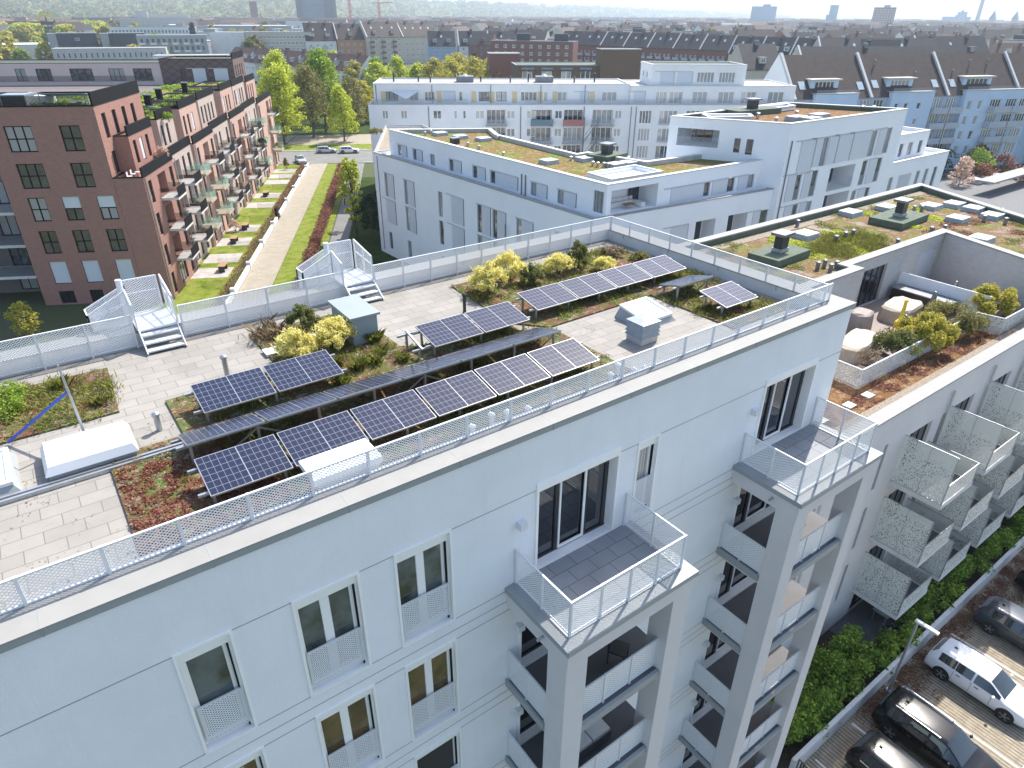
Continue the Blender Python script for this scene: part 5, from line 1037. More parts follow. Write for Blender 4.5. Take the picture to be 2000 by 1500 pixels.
q_ = MB(); [q_.face([(*mp(s0, -1.2), 14.62), (*mp(s1, -1.2), 14.62), (*mp(s1, -1.2), 15.35), (*mp(s0, -1.2), 15.35)]) for s0, s1 in ((0, 15), (24, 67.5))]; q_.build('terrace_railing', 'bars_grey', mb_)
rp = [mp(41.02, -.3), mp(68, -.3), mp(68, 11), mp(41.02, 11)]; hh = []
for s, w_ in ((4.2, 1.8), (6.4, 2.2), (10.2, 2.4), (14.4, 2.6), (18.2, 2.4), (22.6, 2.6)): hh.append((s, s+w_, 14.6, 16.4)); window(mb_, rp[0], ma, s, 14.6, w_, 1.8, 3, 1, 'frame_white', 'glass', .07, pane=False)
block(mb_, rp, 14.32, 17.3, 'render_mid', {0: hh}, 'coping_white', .25, .15, 'concrete'); shutpan(mb_, rp[0], ma, .6, 2.4, 14.8, 16.4, OM)
pt = [mp(44.5, .8), mp(59.8, .8), mp(59.8, 9), mp(44.5, 9)]; hp = [(7.4, 10.2, 17.6, 19.2), (11.0, 13.6, 17.6, 19.2)]
block(mb_, pt, 17.16, 20.3, 'render_mid', {0: hp, 3: [(2, 2.7, 18.2, 19), (4.5, 5.2, 18.2, 19)]}, 'coping_white', .3, .2, 'green_felt')
for a, b, z, t in hp: window(mb_, pt[0], ma, a, z, b-a, t-z, 5, 1, 'frame_white', 'glass', .07, pane=False)
for a, b in ((1.4, 3.6), (4.2, 6.6)): shutpan(mb_, pt[0], ma, a, b, 17.5, 19.2, OM)
for s in (8.8, 23.4, 33.6, 41.2, 42.0): MB().tube((*mp(s, -1.36), 0), (*mp(s, -1.36), 14.3), .07, n=6).build('drainpipe', 'lead', mb_)
for s in (.6, 9.4, 18.7, 26.7, 33.8): MB().tube((*mp(s, .24), 14.6), (*mp(s, .24), 17.3), .06, n=6).build('drainpipe', 'lead', mb_)
for i, (s, t) in enumerate(((3, 5), (7, 5), (9, 4), (13.5, 5), (17.2, 5), (22, 4), (25, 5), (29, 4.6), (32.5, 4), (36, 5))): vpipe(*mp(s, t), 17.35, .8 if i % 3 else 1.3, .12, 'dark_metal', 'dark chimney pipe on the long white block, '+['at its left end', 'second from the left', 'third from the left', 'fourth from the left', 'left of the plant box', 'right of the plant box', 'in the middle of the roof', 'right of the middle', 'third from the right end', 'near the right end of the low roof'][i], group='chimney pipes on the long white block')
for i, s in enumerate((14.6, 27.6)): 
    t = thing('lift_housing', ['grey lift housing on the left half of the long white roof', 'grey lift housing on the right half of the long white roof'][i], 'lift housing', (*mp(s, 5), 17.35), R(ma)); MB().box(-1.4, 1.4, -1, 1, 0, .9).build('housing', 'lead', t); MB().tube((0, 0, .9), (0, 0, 1.2), .5, .2, 12).build('dome', 'white_metal', t)
sc_ = thing('spiral_stair', 'grey steel outdoor stair climbing between balconies of the long white block', 'stairs', (*mp(33.9, -3.5), 6)); f = MB()
for z0 in (4.0, 6.7, 9.4):
    for i in range(9):
        a, b = mp(33.6+i*.22, -2.9), mp(33.6+i*.22, -3.7); f.bar((*a, z0+i*.3), (*b, z0+i*.3), .24, .04)
    f.bar((*mp(33.5, -3.72), z0+.9), (*mp(35.5, -3.72), z0+3.5), .06); f.bar((*mp(33.5, -2.9), z0-.1), (*mp(35.5, -2.9), z0+2.6), .08)
f.build('flight', 'lead', sc_); MB().bar((*mp(33.4, -3.3), 0), (*mp(33.4, -3.3), 13), .1).bar((*mp(35.6, -3.3), 0), (*mp(35.6, -3.3), 13), .1).build('post', 'lead', sc_)
sn = thing('sun_sail', 'white triangular sun sail over the left roof terrace of the long white block', 'sun sail', (*mp(5, -.6), 16)); A_, B_, C_ = (*mp(2.8, .2), 16.4), (*mp(7.4, .2), 16.4), (*mp(5.4, -1.1), 15.3); MB().face([A_, C_, B_]).face([(p[0], p[1], p[2]+.03) for p in (A_, B_, C_)]).build('cloth', 'white_metal', sn)
# ============================================================ stepped brick building on the left (frame: u along its garden side, s away from the garden)
RO = Vector((10.6, 76.15)); ua = 62.5; du = Vector(dirv(ua)[:2]); ds = Vector((-du.y, du.x))
def rp(u, s): v = RO + du*u + ds*s; return (v.x, v.y)
def quad(u0, u1, s0, s1): return [rp(u0, s1), rp(u0, s0), rp(u1, s0), rp(u1, s1)]
ORD = (*RO, 0)
rd = thing('apartment_building', 'stepped brick apartment building on the left with black parapets and garden balconies', 'building', ORD)
# front part: the street face is edge 0 (runs from s1 down to s0)
SF = 12.7
fw_ = [(8.7, 2.4, 15.4, 3, 2, 0), (4.5, 1.8, 15.4, 2, 2, 0), (8.7, 2.4, 12.0, 3, 2, 0), (4.5, 1.8, 12.0, 2, 2, 0)]
for zt, sh in ((11.1, .47), (7.8, 0), (4.6, .97)):
    for i, s in enumerate((9.5, 6.4, 3.2)): fw_.append((s, 1.6, zt-2.3, 2, 2, sh if (sh != .47 or i) else 0))
hf = [(SF-s-w_, SF-s, z, z+2.35) for s, w_, z, nx, nz, sh in fw_] + [(1.6, 3.1, .15, 1.5), (4.6, 5.9, .15, 1.5)]
rb_h = []                                # garden side of the front block
C_ = quad(0, 13, 2.8, SF)
block(rd, C_, 0, 19.5, 'brick_red', {0: hf, 1: [(1.3+i*2.7, 2.3+i*2.7, 16.3 if i != 1 else 15.9, 18.6) for i in range(4)] + [(1.4, 2.6, 13.0, 15.1)]}, 'rail_black', .3, .45, 'green_felt', ct=.12)
for s, w_, z, nx, nz, sh in fw_: window(rd, C_[0], ua-90, SF-s-w_, z, w_, 2.35, nx, nz, 'rail_black', 'glass_red', .10, shut=sh)
for a, w_ in ((1.6, 1.5), (4.6, 1.3)): window(rd, C_[0], ua-90, a, .15, w_, 1.35, 2, 1, 'rail_black', 'glass_dark', .07, pane=False)
for i in range(4): z = 16.3 if i != 1 else 15.9; window(rd, C_[1], ua, 1.3+i*2.7, z, 1.0, 18.6-z, 1, 1, 'rail_black', 'glass_dark', .07, pane=False)
window(rd, C_[1], ua, 1.4, 13.0, 1.2, 2.1, 1, 1, 'rail_black', 'glass_dark', .07, pane=False)
# salmon is the red brick with sunlight put into its colour; the modules along the garden
def band(poly, k, z0, z1, name='parapet', mat='rail_black', t=.14):
    a, b = Vector(poly[k]), Vector(poly[(k+1) % 4]); d = (b-a).normalized(); n = Vector((d.y, -d.x)); m_ = MB()
    m_.prism([tuple(a+n*.03-d*.03), tuple(b+n*.03+d*.03), tuple(b-n*t+d*.03), tuple(a-n*t-d*.03)], z0, z1); return m_.build(name, mat, rd)
band(C_, 1, 19.45, 20.6)
MODS = [  # u0, u1, wall, list of (s0, u0, u1, ztop)
    (0, 10, 'brick_salmon_sunlit', [(0, 0, 10, 12.9), (1.4, 2.7, 10, 16.4)]),
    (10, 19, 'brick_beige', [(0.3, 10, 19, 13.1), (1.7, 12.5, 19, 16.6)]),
    (19, 29, 'brick_salmon_sunlit', [(0, 19, 29, 13.0), (1.4, 21, 29, 16.8)]),
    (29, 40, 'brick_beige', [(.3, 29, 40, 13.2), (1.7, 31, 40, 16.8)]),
    (40, 51, 'brick_salmon_sunlit', [(0, 40, 51, 13.2), (1.4, 43, 51, 16.8)]),
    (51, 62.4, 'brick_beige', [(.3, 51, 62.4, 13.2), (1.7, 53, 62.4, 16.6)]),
    (62.4, 77, 'brick_salmon_sunlit', [(0, 62.4, 77, 12.9), (1.4, 63, 71, 16.4)])]
for mi, (u0, u1, wm, blk) in enumerate(MODS):
    for bi, (s0, a, b, zt) in enumerate(blk):
        P = quad(a, b-.02, s0, 2.78 if b < 13.5 else 8)
        if b >= 13.5 and a < 13.5 and bi: P = quad(13.02, b-.02, s0, 8)
        L = b-a; hs = {}; z_list = [.3, 3.4, 6.7, 10.0] if bi == 0 else [13.5]; h1 = []; wd_ = []
        off_ = 13.02-a if P[1] == rp(13.02, s0) else 0
        for z in z_list:
            if bi == 0 and mi % 2 == 0: spots = [(1.0, 1.0), (L-6.0, 2.6), (L-1.9, 1.1)]
            elif bi == 0: spots = [(.8, 2.4), (4.4, .9), (L-2.3, 1.1)]
            else: spots = [(.9+i*1.9, .85) for i in range(max(2, int((L-off_-.6)/1.9)))]
            for s, w_ in spots:
                if s+w_ < L-off_-.2: deep = w_ > 2; h1.append((s, s+w_, z, z+2.25, *([1.3] if deep and z > 3 else []))); wd_.append((s, z, w_, deep))
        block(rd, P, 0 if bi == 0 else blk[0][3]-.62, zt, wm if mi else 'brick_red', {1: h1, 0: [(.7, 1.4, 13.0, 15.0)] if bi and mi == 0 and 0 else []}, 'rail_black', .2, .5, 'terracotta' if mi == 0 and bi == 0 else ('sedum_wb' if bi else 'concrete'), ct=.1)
        for s, z, w_, deep in wd_: window(rd, P[1], ua, s, z, w_, 2.25, 3 if deep else 1, 1, 'rail_black', 'glass_dark' if not deep else 'glass', .07, pane=False, inn=1.2 if deep and z > 3 else .12, shut=(.95 if (int(s*7+z*3+mi) % 5 == 0 and not deep and z > 3) else 0))
        band(P, 1, zt-.02, zt+.85)
    # balconies towards the garden
    for z in (3.4, 6.7, 10.0):
        for s, w_, gl_ in (((u1-u0)-6.3, 3.0, mi % 4 == 2 and z < 9),) if mi % 2 == 0 else ((.5, 3.0, False), (5.6, 2.6, mi % 4 == 1)):
            a = u0+s; b = a+w_; so_ = -1.7; P = quad(a, b, so_, blk[0][0]-.003); sl_ = MB().prism(P, z-.3, z-.04); bl_ = sl_.build('balcony', 'concrete_pale' if not gl_ else 'brick_salmon_sunlit', rd)
            q_ = MB(); c0, c1, c2, c3 = rp(a+.03, blk[0][0]), rp(a+.03, so_+.03), rp(b-.03, so_+.03), rp(b-.03, blk[0][0])
            for p0, p1 in ((c0, c1), (c1, c2), (c2, c3)): q_.face([(*p0, z-.03), (*p1, z-.03), (*p1, z+.95), (*p0, z+.95)])
            q_.build('balustrade', 'glass_rail' if gl_ else ('bars_black' if mi else 'bars_black'), bl_, off=ORD)
            if not gl_: p_ = MB(); p_.prism([rp(a+.03, so_-.02), rp(b-.03, so_-.02), rp(b-.03, so_+.02), rp(a+.03, so_+.02)][::-1], z-.05, z+.95); p_.build('front_panel', 'rail_black', bl_, off=ORD)
    d_ = MB().tube((*rp(u0+.3, -.08), 0), (*rp(u0+.3, -.08), 12.8), .06, n=6); d_.build('drainpipe', 'galv', rd)
MB().prism([rp(13, 8.1), rp(13, SF), rp(62, SF), rp(62, 8.1)][::-1], 0, 16.1).build('wall', 'brick_grey', rd)
MB().face([(*p, 16.3) for p in quad(13.1, 62, 2.9, SF)]).build('roof', 'sedum_wb', rd)
# recessed balcony wing at the far left
block(rd, quad(4.5, 13, SF+.02, 34), 0, 16.1, 'brick_grey', {0: [(34-SF-4.2, 34-SF-.8, z, z+2.3) for z in (.3, 3.0, 6.3, 9.6)]}, 'rail_black', .3, .4, 'green_felt')
for z in (.3, 3.0, 6.3, 9.6): window(rd, rp(4.5, 34), ua-90, 34-SF-4.2, z, 3.4, 2.3, 4, 1, 'rail_black', 'glass', .07, pane=False)
for z in (3.0, 6.3, 9.6):
    bl_ = MB().prism(quad(.9, 4.48, SF+.1, 21), z-.3, z-.02).build('balcony', 'concrete_pale', rd); q_ = MB(); c = [rp(.95, 21), rp(.95, SF+.15), rp(4.4, SF+.15)]
    for p0, p1 in zip(c, c[1:]): q_.face([(*p0, z), (*p1, z), (*p1, z+1), (*p0, z+1)])
    q_.build('balustrade', 'bars_black', bl_, off=ORD)
# cross wing at the back with a pink and a diamond brick wall
ph = [(45-s-w_, 45-s, 16.7, 18.6) for s, w_ in ((16.5, 3), (21, 2.4), (26, 3.6), (32.5, 2.4), (36.5, 1.6), (41, 1.0))]
PW_ = quad(62.45, 72, 15.02, 45); block(rd, PW_, 0, 19.5, 'pink_wall', {0: [(a-0, b, z, t) for a, b, z, t in ph]}, 'rail_black', .3, .3, 'green_felt')
for a, b, z, t in ph: window(rd, PW_[0], ua-90, a, z, b-a, t-z, 3 if b-a > 2 else 2, 1, 'rail_black', 'glass', .07, pane=False)
DW = quad(62.45, 72, 2.9, 15); dh = [(8.6, 9.4, 16.6, 18.2)]
block(rd, DW, 0, 20.1, 'brick_diamond', {0: [(3.2, 3.9, 16.3, 18.4)], 1: [(1.2+i*1.8, 1.8+i*1.8, 17.2, 19.0) for i in range(4)]}, 'rail_black', .3, .3, 'green_felt')
window(rd, DW[0], ua-90, 3.2, 16.3, .7, 2.1, 1, 1, 'rail_black', 'glass_dark', .07, pane=False)
for i in range(4): window(rd, DW[1], ua, 1.2+i*1.8, 17.2, .6, 1.8, 1, 1, 'rail_black', 'glass_dark', .06, pane=False)
shutpan(rd, DW[0], ua-90, 5.2, 7.3, 16.3, 18.5, ORD); shutpan(rd, DW[0], ua-90, 8.7, 11.0, 16.3, 18.5, ORD); band(DW, 1, 20.05, 21.0)
lr_ = MB(); a, b = rp(62.35, 45), rp(62.35, 15.2); lr_.face([(*rp(58, 45), 16.9), (*rp(58, 15), 16.9), (*rp(58, 15), 17.8), (*rp(58, 45), 17.8)]); lr_.build('terrace_railing', 'bars_black', rd)
MB().prism(quad(20, 62.4, SF+.05, 45), 0, 16.0).build('wall', 'brick_grey', rd)
# roof clutter
def rthing(name, label, cat, u, s, z): return thing(name, label, cat, (*rp(u, s), z), R(ua))
t = rthing('air_conditioner', 'grey air conditioning unit on the nearest brick roof', 'air conditioner', 1.8, 9.9, 19.05); MB().box(-.9, .9, -1.1, 1.1, .2, 1.3).build('housing', 'galv', t); MB().box(-.92, -.9, -1.0, 1.0, .3, 1.2).build('grille', 'dark_metal', t); MB().box(-.8, .8, -1, 1, 0, .2).build('foot', 'dark_metal', t)
t = rthing('white_duct', 'white covered duct on the nearest brick roof behind the air conditioner', 'duct', 4.5, 10.5, 19.05); MB().box(-.7, .7, -2.5, 2.0, .1, .9).build('duct', 'white_metal', t)
for i, (u, s, z, l) in enumerate(((3.4, 6.2, 19.05, 'pale solar panels on a stand on the nearest brick roof'), (18, 5.5, 16.3, 'pale solar panels on the green roof behind the stepped terraces'), (5, 11.9, 19.05, 'pale solar panels at the left edge of the nearest brick roof'))):
    t = rthing('solar_array', l, 'solar array', u, s, z); MB().hexa([(-1.4, -2.2, 1.25), (1.4, -2.2, .8), (1.4, 2.2, .8), (-1.4, 2.2, 1.25)], [(-1.4, -2.2, 1.3), (1.4, -2.2, .85), (1.4, 2.2, .85), (-1.4, 2.2, 1.3)]).build('solar_panel', 'far_blue', t)
    for x in (-1.2, 1.2):
        for y in (-2, 2): MB().bar((x, y, 0), (x, y, 1.2 if x < 0 else .8), .06).build('leg', 'galv', t)
f = MB(); a = rp(.35, SF-.4), rp(.35, 3.2); f.face([(*a[0], 19.5), (*a[1], 19.5), (*a[1], 20.3), (*a[0], 20.3)]); f.build('roof_railing', 'bars_black', rd)
tag(leaves('roof_meadow', [(*rp(u_, s_), 16.45, 1.2, 1.2, .3) for u_, s_ in [(rnd.uniform(14, 60), rnd.uniform(3.2, 12)) for _ in range(90)]], 9000, .3, 'leaf_green', seed=4, off=ORD), 'green planting on the flat roof behind the brick terraces', 'roof planting', kind='stuff')
tag(leaves('roof_meadow', [(*rp(u_, s_), 19.2, .8, .8, .2) for u_, s_ in [(rnd.uniform(.8, 12), rnd.uniform(3.5, 12)) for _ in range(40)]], 3000, .2, 'leaf_green', seed=5, off=ORD), 'green planting on the nearest brick roof around the panels', 'roof planting', kind='stuff')
for i, (u, s, z, r_, l) in enumerate(((9.0, .6, 13.3, .9, 'pale flowering shrub on the brick terrace corner'), (15, 1.0, 16.3, .8, 'green shrub in front of the second brick module roof'), (56.5, -.9, 7.0, .9, 'round dark green bush on a far garden balcony'), (71, -1.1, 4.0, .8, 'yellow flowering plant on the furthest garden balcony'))):
    shrub(*rp(u, s), z-.3, r_, r_*1.5, ['leaf_pink', 'leaf_green', 'leaf_dark', 'leaf_gold'][i], l, 70+i, 900, .14)
for i, (u, s) in enumerate(((14, 6), (16.5, 9), (25, 6), (33, 7), (42, 6))):
    t = rthing('chimney', 'dark roof chimney behind the brick terraces, '+['nearest', 'second', 'third', 'fourth', 'furthest'][i], 'chimney', u, s, 16.3); MB().box(-.35, .35, -.35, .35, 0, 1.6).build('shaft', 'rail_black', t); MB().box(-.45, .45, -.45, .45, 1.6, 1.75).build('cap', 'lead', t)
t = rthing('white_chair_set', 'white garden chairs and table on the corner terrace of the brick building', 'chairs', 1.0, 1.4, 12.45)
for x in (-.5, .6): f = MB(); f.box(x-.2, x+.2, -.2, .2, .42, .46).box(x-.2, x+.2, .17, .2, .46, .85); [f.box(x+a-.02, x+a+.02, b-.02, b+.02, 0, .42) for a in (-.18, .18) for b in (-.18, .18)]; f.build('chair', 'white_metal', t)
MB().box(-.15, .3, -.9, -.4, .7, .74).tube((.07, -.65, 0), (.07, -.65, .7), .03).build('table', 'white_metal', t)
# ============================================================ gardens, path, street
def strip(name, u0, u1, s0, s1, z, mat): m_ = MB().face([(*p, z) for p in quad(u0, u1, s0, s1)]); return tag(m_.build(name, mat), kind='structure')
strip('garden_lawn', -40, 74, -5.9, 3, .0, 'grass'); strip('path', -40, 74.5, -9.75, -6.35, .01, 'path_sand'); strip('lawn', -30, 74, -14.6, -9.8, .004, 'grass'); strip('side_path', -30, 74, -17.2, -14.8, .008, 'asphalt'); strip('side_lawn', -30, 60, -27, -17.3, .004, 'grass_dark')
strip('street', 74.6, 89, -160, 120, .0, 'asphalt'); strip('verge', 89.3, 97, -160, 120, .1, 'grass'); strip('pavement', 97, 112, -160, 120, .05, 'path_sand'); strip('verge', 112, 150, -160, 120, .05, 'grass_dark')
k_ = MB(); k_.prism(quad(89, 89.28, -160, 120), 0, .16); k_.prism(quad(74.3, 74.55, -160, -17), 0, .14); tag(k_.build('kerb', 'concrete_pale'), kind='structure')
for i, (a, b) in enumerate(((-35, 31), (33.5, 72.5))):
    t = thing('garden_wall', ['low white wall along the near part of the garden path', 'low white wall along the far part of the garden path'][i], 'wall', (*rp(a, -6.1), 0)); MB().prism(quad(a, b, -6.3, -6.0), 0, .55).build('wall', 'render_mid', t)
    for u in range(int(a)+8, int(b), 9): MB().prism(quad(u, u+.5, -6.38, -5.9), 0, .9).build('pier', 'concrete_pale', t)
    t2 = thing('garden_fence', ['black rail fence with reddish hedge beside the near garden wall', 'black rail fence with reddish hedge beside the far garden wall'][i], 'fence', (*rp(a, -5.8), 0)); MB().face([(*rp(a, -5.8), 0), (*rp(b, -5.8), 0), (*rp(b, -5.8), 1.25), (*rp(a, -5.8), 1.25)]).build('rails', 'bars_thin', t2)
    ht_ = thing('hedge', ['reddish garden hedge behind the near black fence', 'reddish garden hedge behind the far black fence'][i], 'hedge', (*rp(a, -5.3), 0)); leaves('foliage', [(*rp(u_, -5.3), .5, .6, .5, .5) for u_ in np.arange(a, b, .9)], 5000, .16, 'leaf_redbrown', ht_, 8+i)
q = random.Random(3)
t = thing('hedge', 'long reddish brown hedge between the lawn and the shaded side path', 'hedge', (*rp(10, -13), 0)); leaves('foliage', [(*rp(u_, -12.9-.6*q.random()), .6+.5*q.random(), .7, .7, .7) for u_ in np.arange(-12, 68, .5)], 30000, .2, 'leaf_redbrown', t, 5); st = MB(); [st.tube((*rp(u_, -13.2), 0), (*rp(u_, -13.2), .9), .03, n=5) for u_ in range(-12, 68, 4)]; st.build('stem', 'trunk', t)
for i, u in enumerate((6.5, 12, 19, 25.5, 39, 45.5, 56, 61, 66)):
    strip('patio', u, u+3.6, -4.2, -.05, .012+i*.0, 'patio')
GF = []
for i, u in enumerate((3, 11, 18, 24.5, 31, 38, 44.5, 52, 60, 67)):
    t = thing('garden_divider', 'low black rail between two gardens, '+['first from the near end', 'second from the near end', 'third from the near end', 'fourth from the near end', 'fifth from the near end', 'sixth from the near end', 'seventh from the near end', 'eighth from the near end', 'ninth from the near end', 'last at the street end'][i], 'fence', (*rp(u, -3), 0), group='rails between the gardens'); MB().face([(*rp(u, -5.7), 0), (*rp(u, -2.2), 0), (*rp(u, -2.2), .9), (*rp(u, -5.7), .9)]).build('rails', 'bars_thin', t)
tag(MB().prism(quad(31.6, 33.0, -6.2, -5.9), 0, 1.7).build('garden_gate', 'rail_black'), 'solid black garden gate in the gap of the white wall', 'gate')
for i, (u, s) in enumerate(((9, -3.2), (20.5, -2.2), (27, -2.4), (47, -2.0))):
    t = rthing('garden_table', ['pale table with chairs in the nearest garden', 'round wicker seat and table in a garden below the balconies', 'small table in the garden with pink blossom', 'grey table set in a far garden'][i], 'table', u, s, .02); MB().box(-.8, .8, -.45, .45, .7, .74).build('table_top', 'wood', t)
    for x in (-.7, .7): MB().box(x-.04, x+.04, -.35, .35, 0, .7).build('leg', 'dark_metal', t)
shrub(*rp(26, -1.2), 0, .9, 1.6, 'leaf_pink', 'small tree with pink blossom in a garden below the balconies', 80, 1400, .12); shrub(*rp(69, -2.4), 0, .7, 2.4, 'leaf_olive', 'dark planting at the street end of the gardens', 81, 1200, .14)
for i, u in enumerate((8.5, 14.5, 20.5, 30, 40, 50.5, 59.5)):
    t = thing('path_lamp', 'slim dark path lamp on the lawn edge, '+['nearest', 'second', 'third', 'fourth', 'fifth', 'sixth', 'seventh, nearest the street'][i], 'path lamp', (*rp(u, -11.3), 0), group='dark lamps along the path lawn'); MB().tube((0, 0, 0), (0, 0, 3.9), .06, .045, 8).build('pole', 'dark_metal', t); MB().box(-.09, .09, -.09, .09, 3.2, 3.55).box(-.05, .05, -.05, .05, 3.9, 4.0).build('lamp_head', 'dark_metal', t)
for i, s in enumerate((-7.2, -9, -11)): t = thing('bollard', 'dark bollard at the street end of the path, '+['left', 'middle', 'right'][i], 'bollard', (*rp(73, s), 0), group='bollards at the end of the path'); MB().tube((0, 0, 0), (0, 0, .9), .08, n=8).ball((0, 0, .9), .08).build('post', 'dark_metal', t)
t = thing('street_lamp', 'tall grey street lamp at the far kerb end of the path', 'street lamp', (49.9, 137.2, 0)); MB().tube((0, 0, 0), (0, 0, 6), .09, .06).build('pole', 'galv', t); MB().box(-.1, .7, -.1, .1, 5.95, 6.08).build('lamp_head', 'galv', t)
t = thing('street_lamp', 'tall dark lamp post in front of the street trees', 'street lamp', (53.9, 132.8, 0)); MB().tube((0, 0, 0), (0, 0, 7.6), .12, .09).build('pole', 'dark_metal', t); MB().box(-.25, .25, -.15, .15, 7.0, 7.9).build('lamp_head', 'dark_metal', t)
t = thing('road_sign', 'small white directional sign on a pole at the verge', 'sign', (55.5, 157, 0)); MB().tube((0, 0, 0), (0, 0, 2.6), .05).build('pole', 'galv', t); MB().box(-.9, .9, -.03, .03, 2.1, 2.7).build('sign_panel', 'white_metal', t)
t = thing('road_sign', 'road sign on a round foot at the street edge', 'sign', (52.2, 138.2, 0)); MB().tube((0, 0, 0), (0, 0, 2.2), .04).build('pole', 'galv', t); MB().box(-.3, .3, -.02, .02, 1.7, 2.2).build('sign_panel', 'white_metal', t); MB().tube((0, 0, 0), (0, 0, .08), .35, n=10).build('foot', 'dark_metal', t)
car(58.2, 149.2, -28, 'silver car parked at the far kerb of the distant street, left', 'paint_silver'); car(62.3, 146.4, -28, 'white car parked at the far kerb of the distant street, right', 'paint_white', 'suv'); car(49.4, 141.5, -100, 'silver car facing the camera by the end of the garden path', 'paint_silver')
# ============================================================ trees
def tree(x, y, h, r, mat, label, seed, n=3000, ls=.45, z=0, trunk_h=.22, shape='round', cat='tree', name='tree', grp=None, nc=46):
    t = thing(name, label, cat, (x, y, z), group=grp); q = random.Random(seed); tk = MB(); r0 = max(.07, h*.018)
    pts = [(0, 0, 0)]; 
    for i in range(1, 6): pts.append((pts[-1][0]+q.uniform(-.02, .02)*h, pts[-1][1]+q.uniform(-.02, .02)*h, h*.17*i))
    for i in range(5): tk.tube(pts[i], pts[i+1], r0*(1-.17*i), r0*(1-.17*(i+1)), 7, cap=False)
    cl = []
    for i in range(nc):
        k = i/nc; zz = trunk_h+(1-trunk_h)*(k**.85); 
        if shape == 'round': rr = r*math.sin(math.pi*min(.97, .16+.84*(zz-trunk_h)/(1-trunk_h)))**.7
        elif shape == 'cone': rr = r*(1.02-(zz-trunk_h)/(1-trunk_h))
        elif shape == 'column': rr = r*(.55+.45*math.sin(math.pi*(zz-trunk_h)/(1-trunk_h)))
        else: rr = r*(1-.75*((zz-trunk_h)/(1-trunk_h))**2)
        a = i*2.4+q.uniform(-.5, .5); d = rr*q.uniform(.35, 1.0); e = max(.3, r*q.uniform(.18, .34)); x_, y_, z_ = d*math.cos(a), d*math.sin(a), h*zz*q.uniform(.94, 1.0)
        cl.append((x+x_, y+y_, z+z_, e, e, e*.75))
        if i % 3 == 0: b = min(4, int(zz*.7/.17)); tk.tube(pts[b], (x_*.9, y_*.9, z_), r0*.35, r0*.1, 5, cap=False)
    for v in range(len(tk.v)): tk.v[v] = (tk.v[v][0]+x, tk.v[v][1]+y, tk.v[v][2]+z)
    tk.build('trunk', 'trunk', t); leaves('crown', cl, n, ls, mat, t, seed)
    return t
ST = 'trees beyond the distant street'
tree(53.9, 163.8, 16.5, 5.6, 'leaf_lime', 'large bright lime green street tree at the end of the brick building', 101, 9000, .5, grp=ST, nc=90, shape='egg')
tree(58.5, 176, 19, 5.2, 'leaf_lime', 'tall yellow-green tree behind the large lime tree', 102, 7000, .5, grp=ST, nc=80)
tree(63.6, 170.5, 16.4, 5.4, 'leaf_olive', 'broad olive brown tree with sparse leaves in the middle of the group', 103, 5200, .42, grp=ST, nc=90)
tree(69.5, 177, 19.5, 6.0, 'leaf_green', 'tall fresh green tree right of the olive tree', 104, 9000, .5, grp=ST, nc=90)
tree(67.3, 160.5, 12.2, 3.6, 'leaf_lime', 'small lime tree in front of the tall green tree', 105, 5500, .42, grp=ST, nc=70, shape='egg')
tree(75.5, 172, 13, 4.2, 'leaf_olive', 'thin olive tree beside the corner of the long white block', 106, 3500, .4, grp=ST)
tree(45, 178, 14, 5, 'leaf_gold', 'yellow tree half hidden behind the brick building end', 107, 5000, .5, grp=ST)
tree(75, 190, 15, 5, 'leaf_gold', 'golden tree behind the long white block left corner', 108, 5000, .5, grp=ST)
tree(36.6, 86.5, 10.9, 1.3, 'leaf_lime', 'slender bright green tree beside the white block facade', 109, 3200, .28, shape='column', trunk_h=.22, nc=70)
tree(38.0, 84.5, 6.0, 1.8, 'leaf_dark', 'small dark tree in the shade of the white block', 110, 2500, .25, trunk_h=.25); tree(42.5, 104, 5.2, .9, 'leaf_gold', 'slim young tree rising from the reddish hedge', 111, 900, .22, shape='column')
tree(-2.6, 73.6, 3.6, 1.4, 'leaf_gold', 'small yellow-green tree behind the left end of the roof railing', 112, 1600, .2, trunk_h=.15); tree(4, 74.5, 2.2, 1.2, 'leaf_dark', 'low dark shrub at the foot of the brick facade', 113, 900, .2, trunk_h=.1)
for i, (x, y, m_) in enumerate(((50.9, 118, 'leaf_green'), (45.3, 96, 'leaf_green'), (46.5, 100, 'leaf_dark'))): tree(x, y, 2.6, 1.0, m_, ['small green bush by the side path near the street', 'small bush at the white block corner', 'dark small bush at the white block wall'][i], 114+i, 600, .2, trunk_h=.1)
# ============================================================ blue building with dormers (right back)
BO = Vector((118.5, 76.0)); ba = -20.2; bd = Vector(dirv(ba)[:2]); bn = Vector((-bd.y, bd.x))
def bp(s, t): v = BO + bd*s + bn*t; return (v.x, v.y)
OB = (*BO, 0); bl = thing('apartment_building', 'light blue apartment building with a brown tiled roof, dormers and grey balconies', 'building', OB)
BL = 74; EV, RG, RT = 14.2, 20.9, 6.0
bays = [(3.8, 13.0), (20.6, 30.3), (37.9, 55.0), (60, 70)]
wh = []; WB_ = []
for z in (11.9, 9.1, 6.3, 3.5, .8):
    for s in (14.6, 17.6): wh.append((s, s+2.2, z-.5, z+1.6)); WB_.append((s, z-.5, 2.2, 2.1, 3))
    for s in (31.2, 34.6): wh.append((s, s+2.4, z-.5, z+1.6)); WB_.append((s, z-.5, 2.4, 2.1, 4))
    for s in (1.2,): wh.append((s, s+1.8, z-.2, z+1.4)); WB_.append((s, z-.2, 1.8, 1.6, 2))
P = [bp(0, 0), bp(BL, 0), bp(BL, 11), bp(0, 11)]; w = MB(); wallface(w, P[0], P[1], 0, EV, wh, .2); [wallface(w, P[k], P[(k+1) % 4], 0, EV) for k in (1, 2)]; w.build('wall', 'blue_dark', bl)
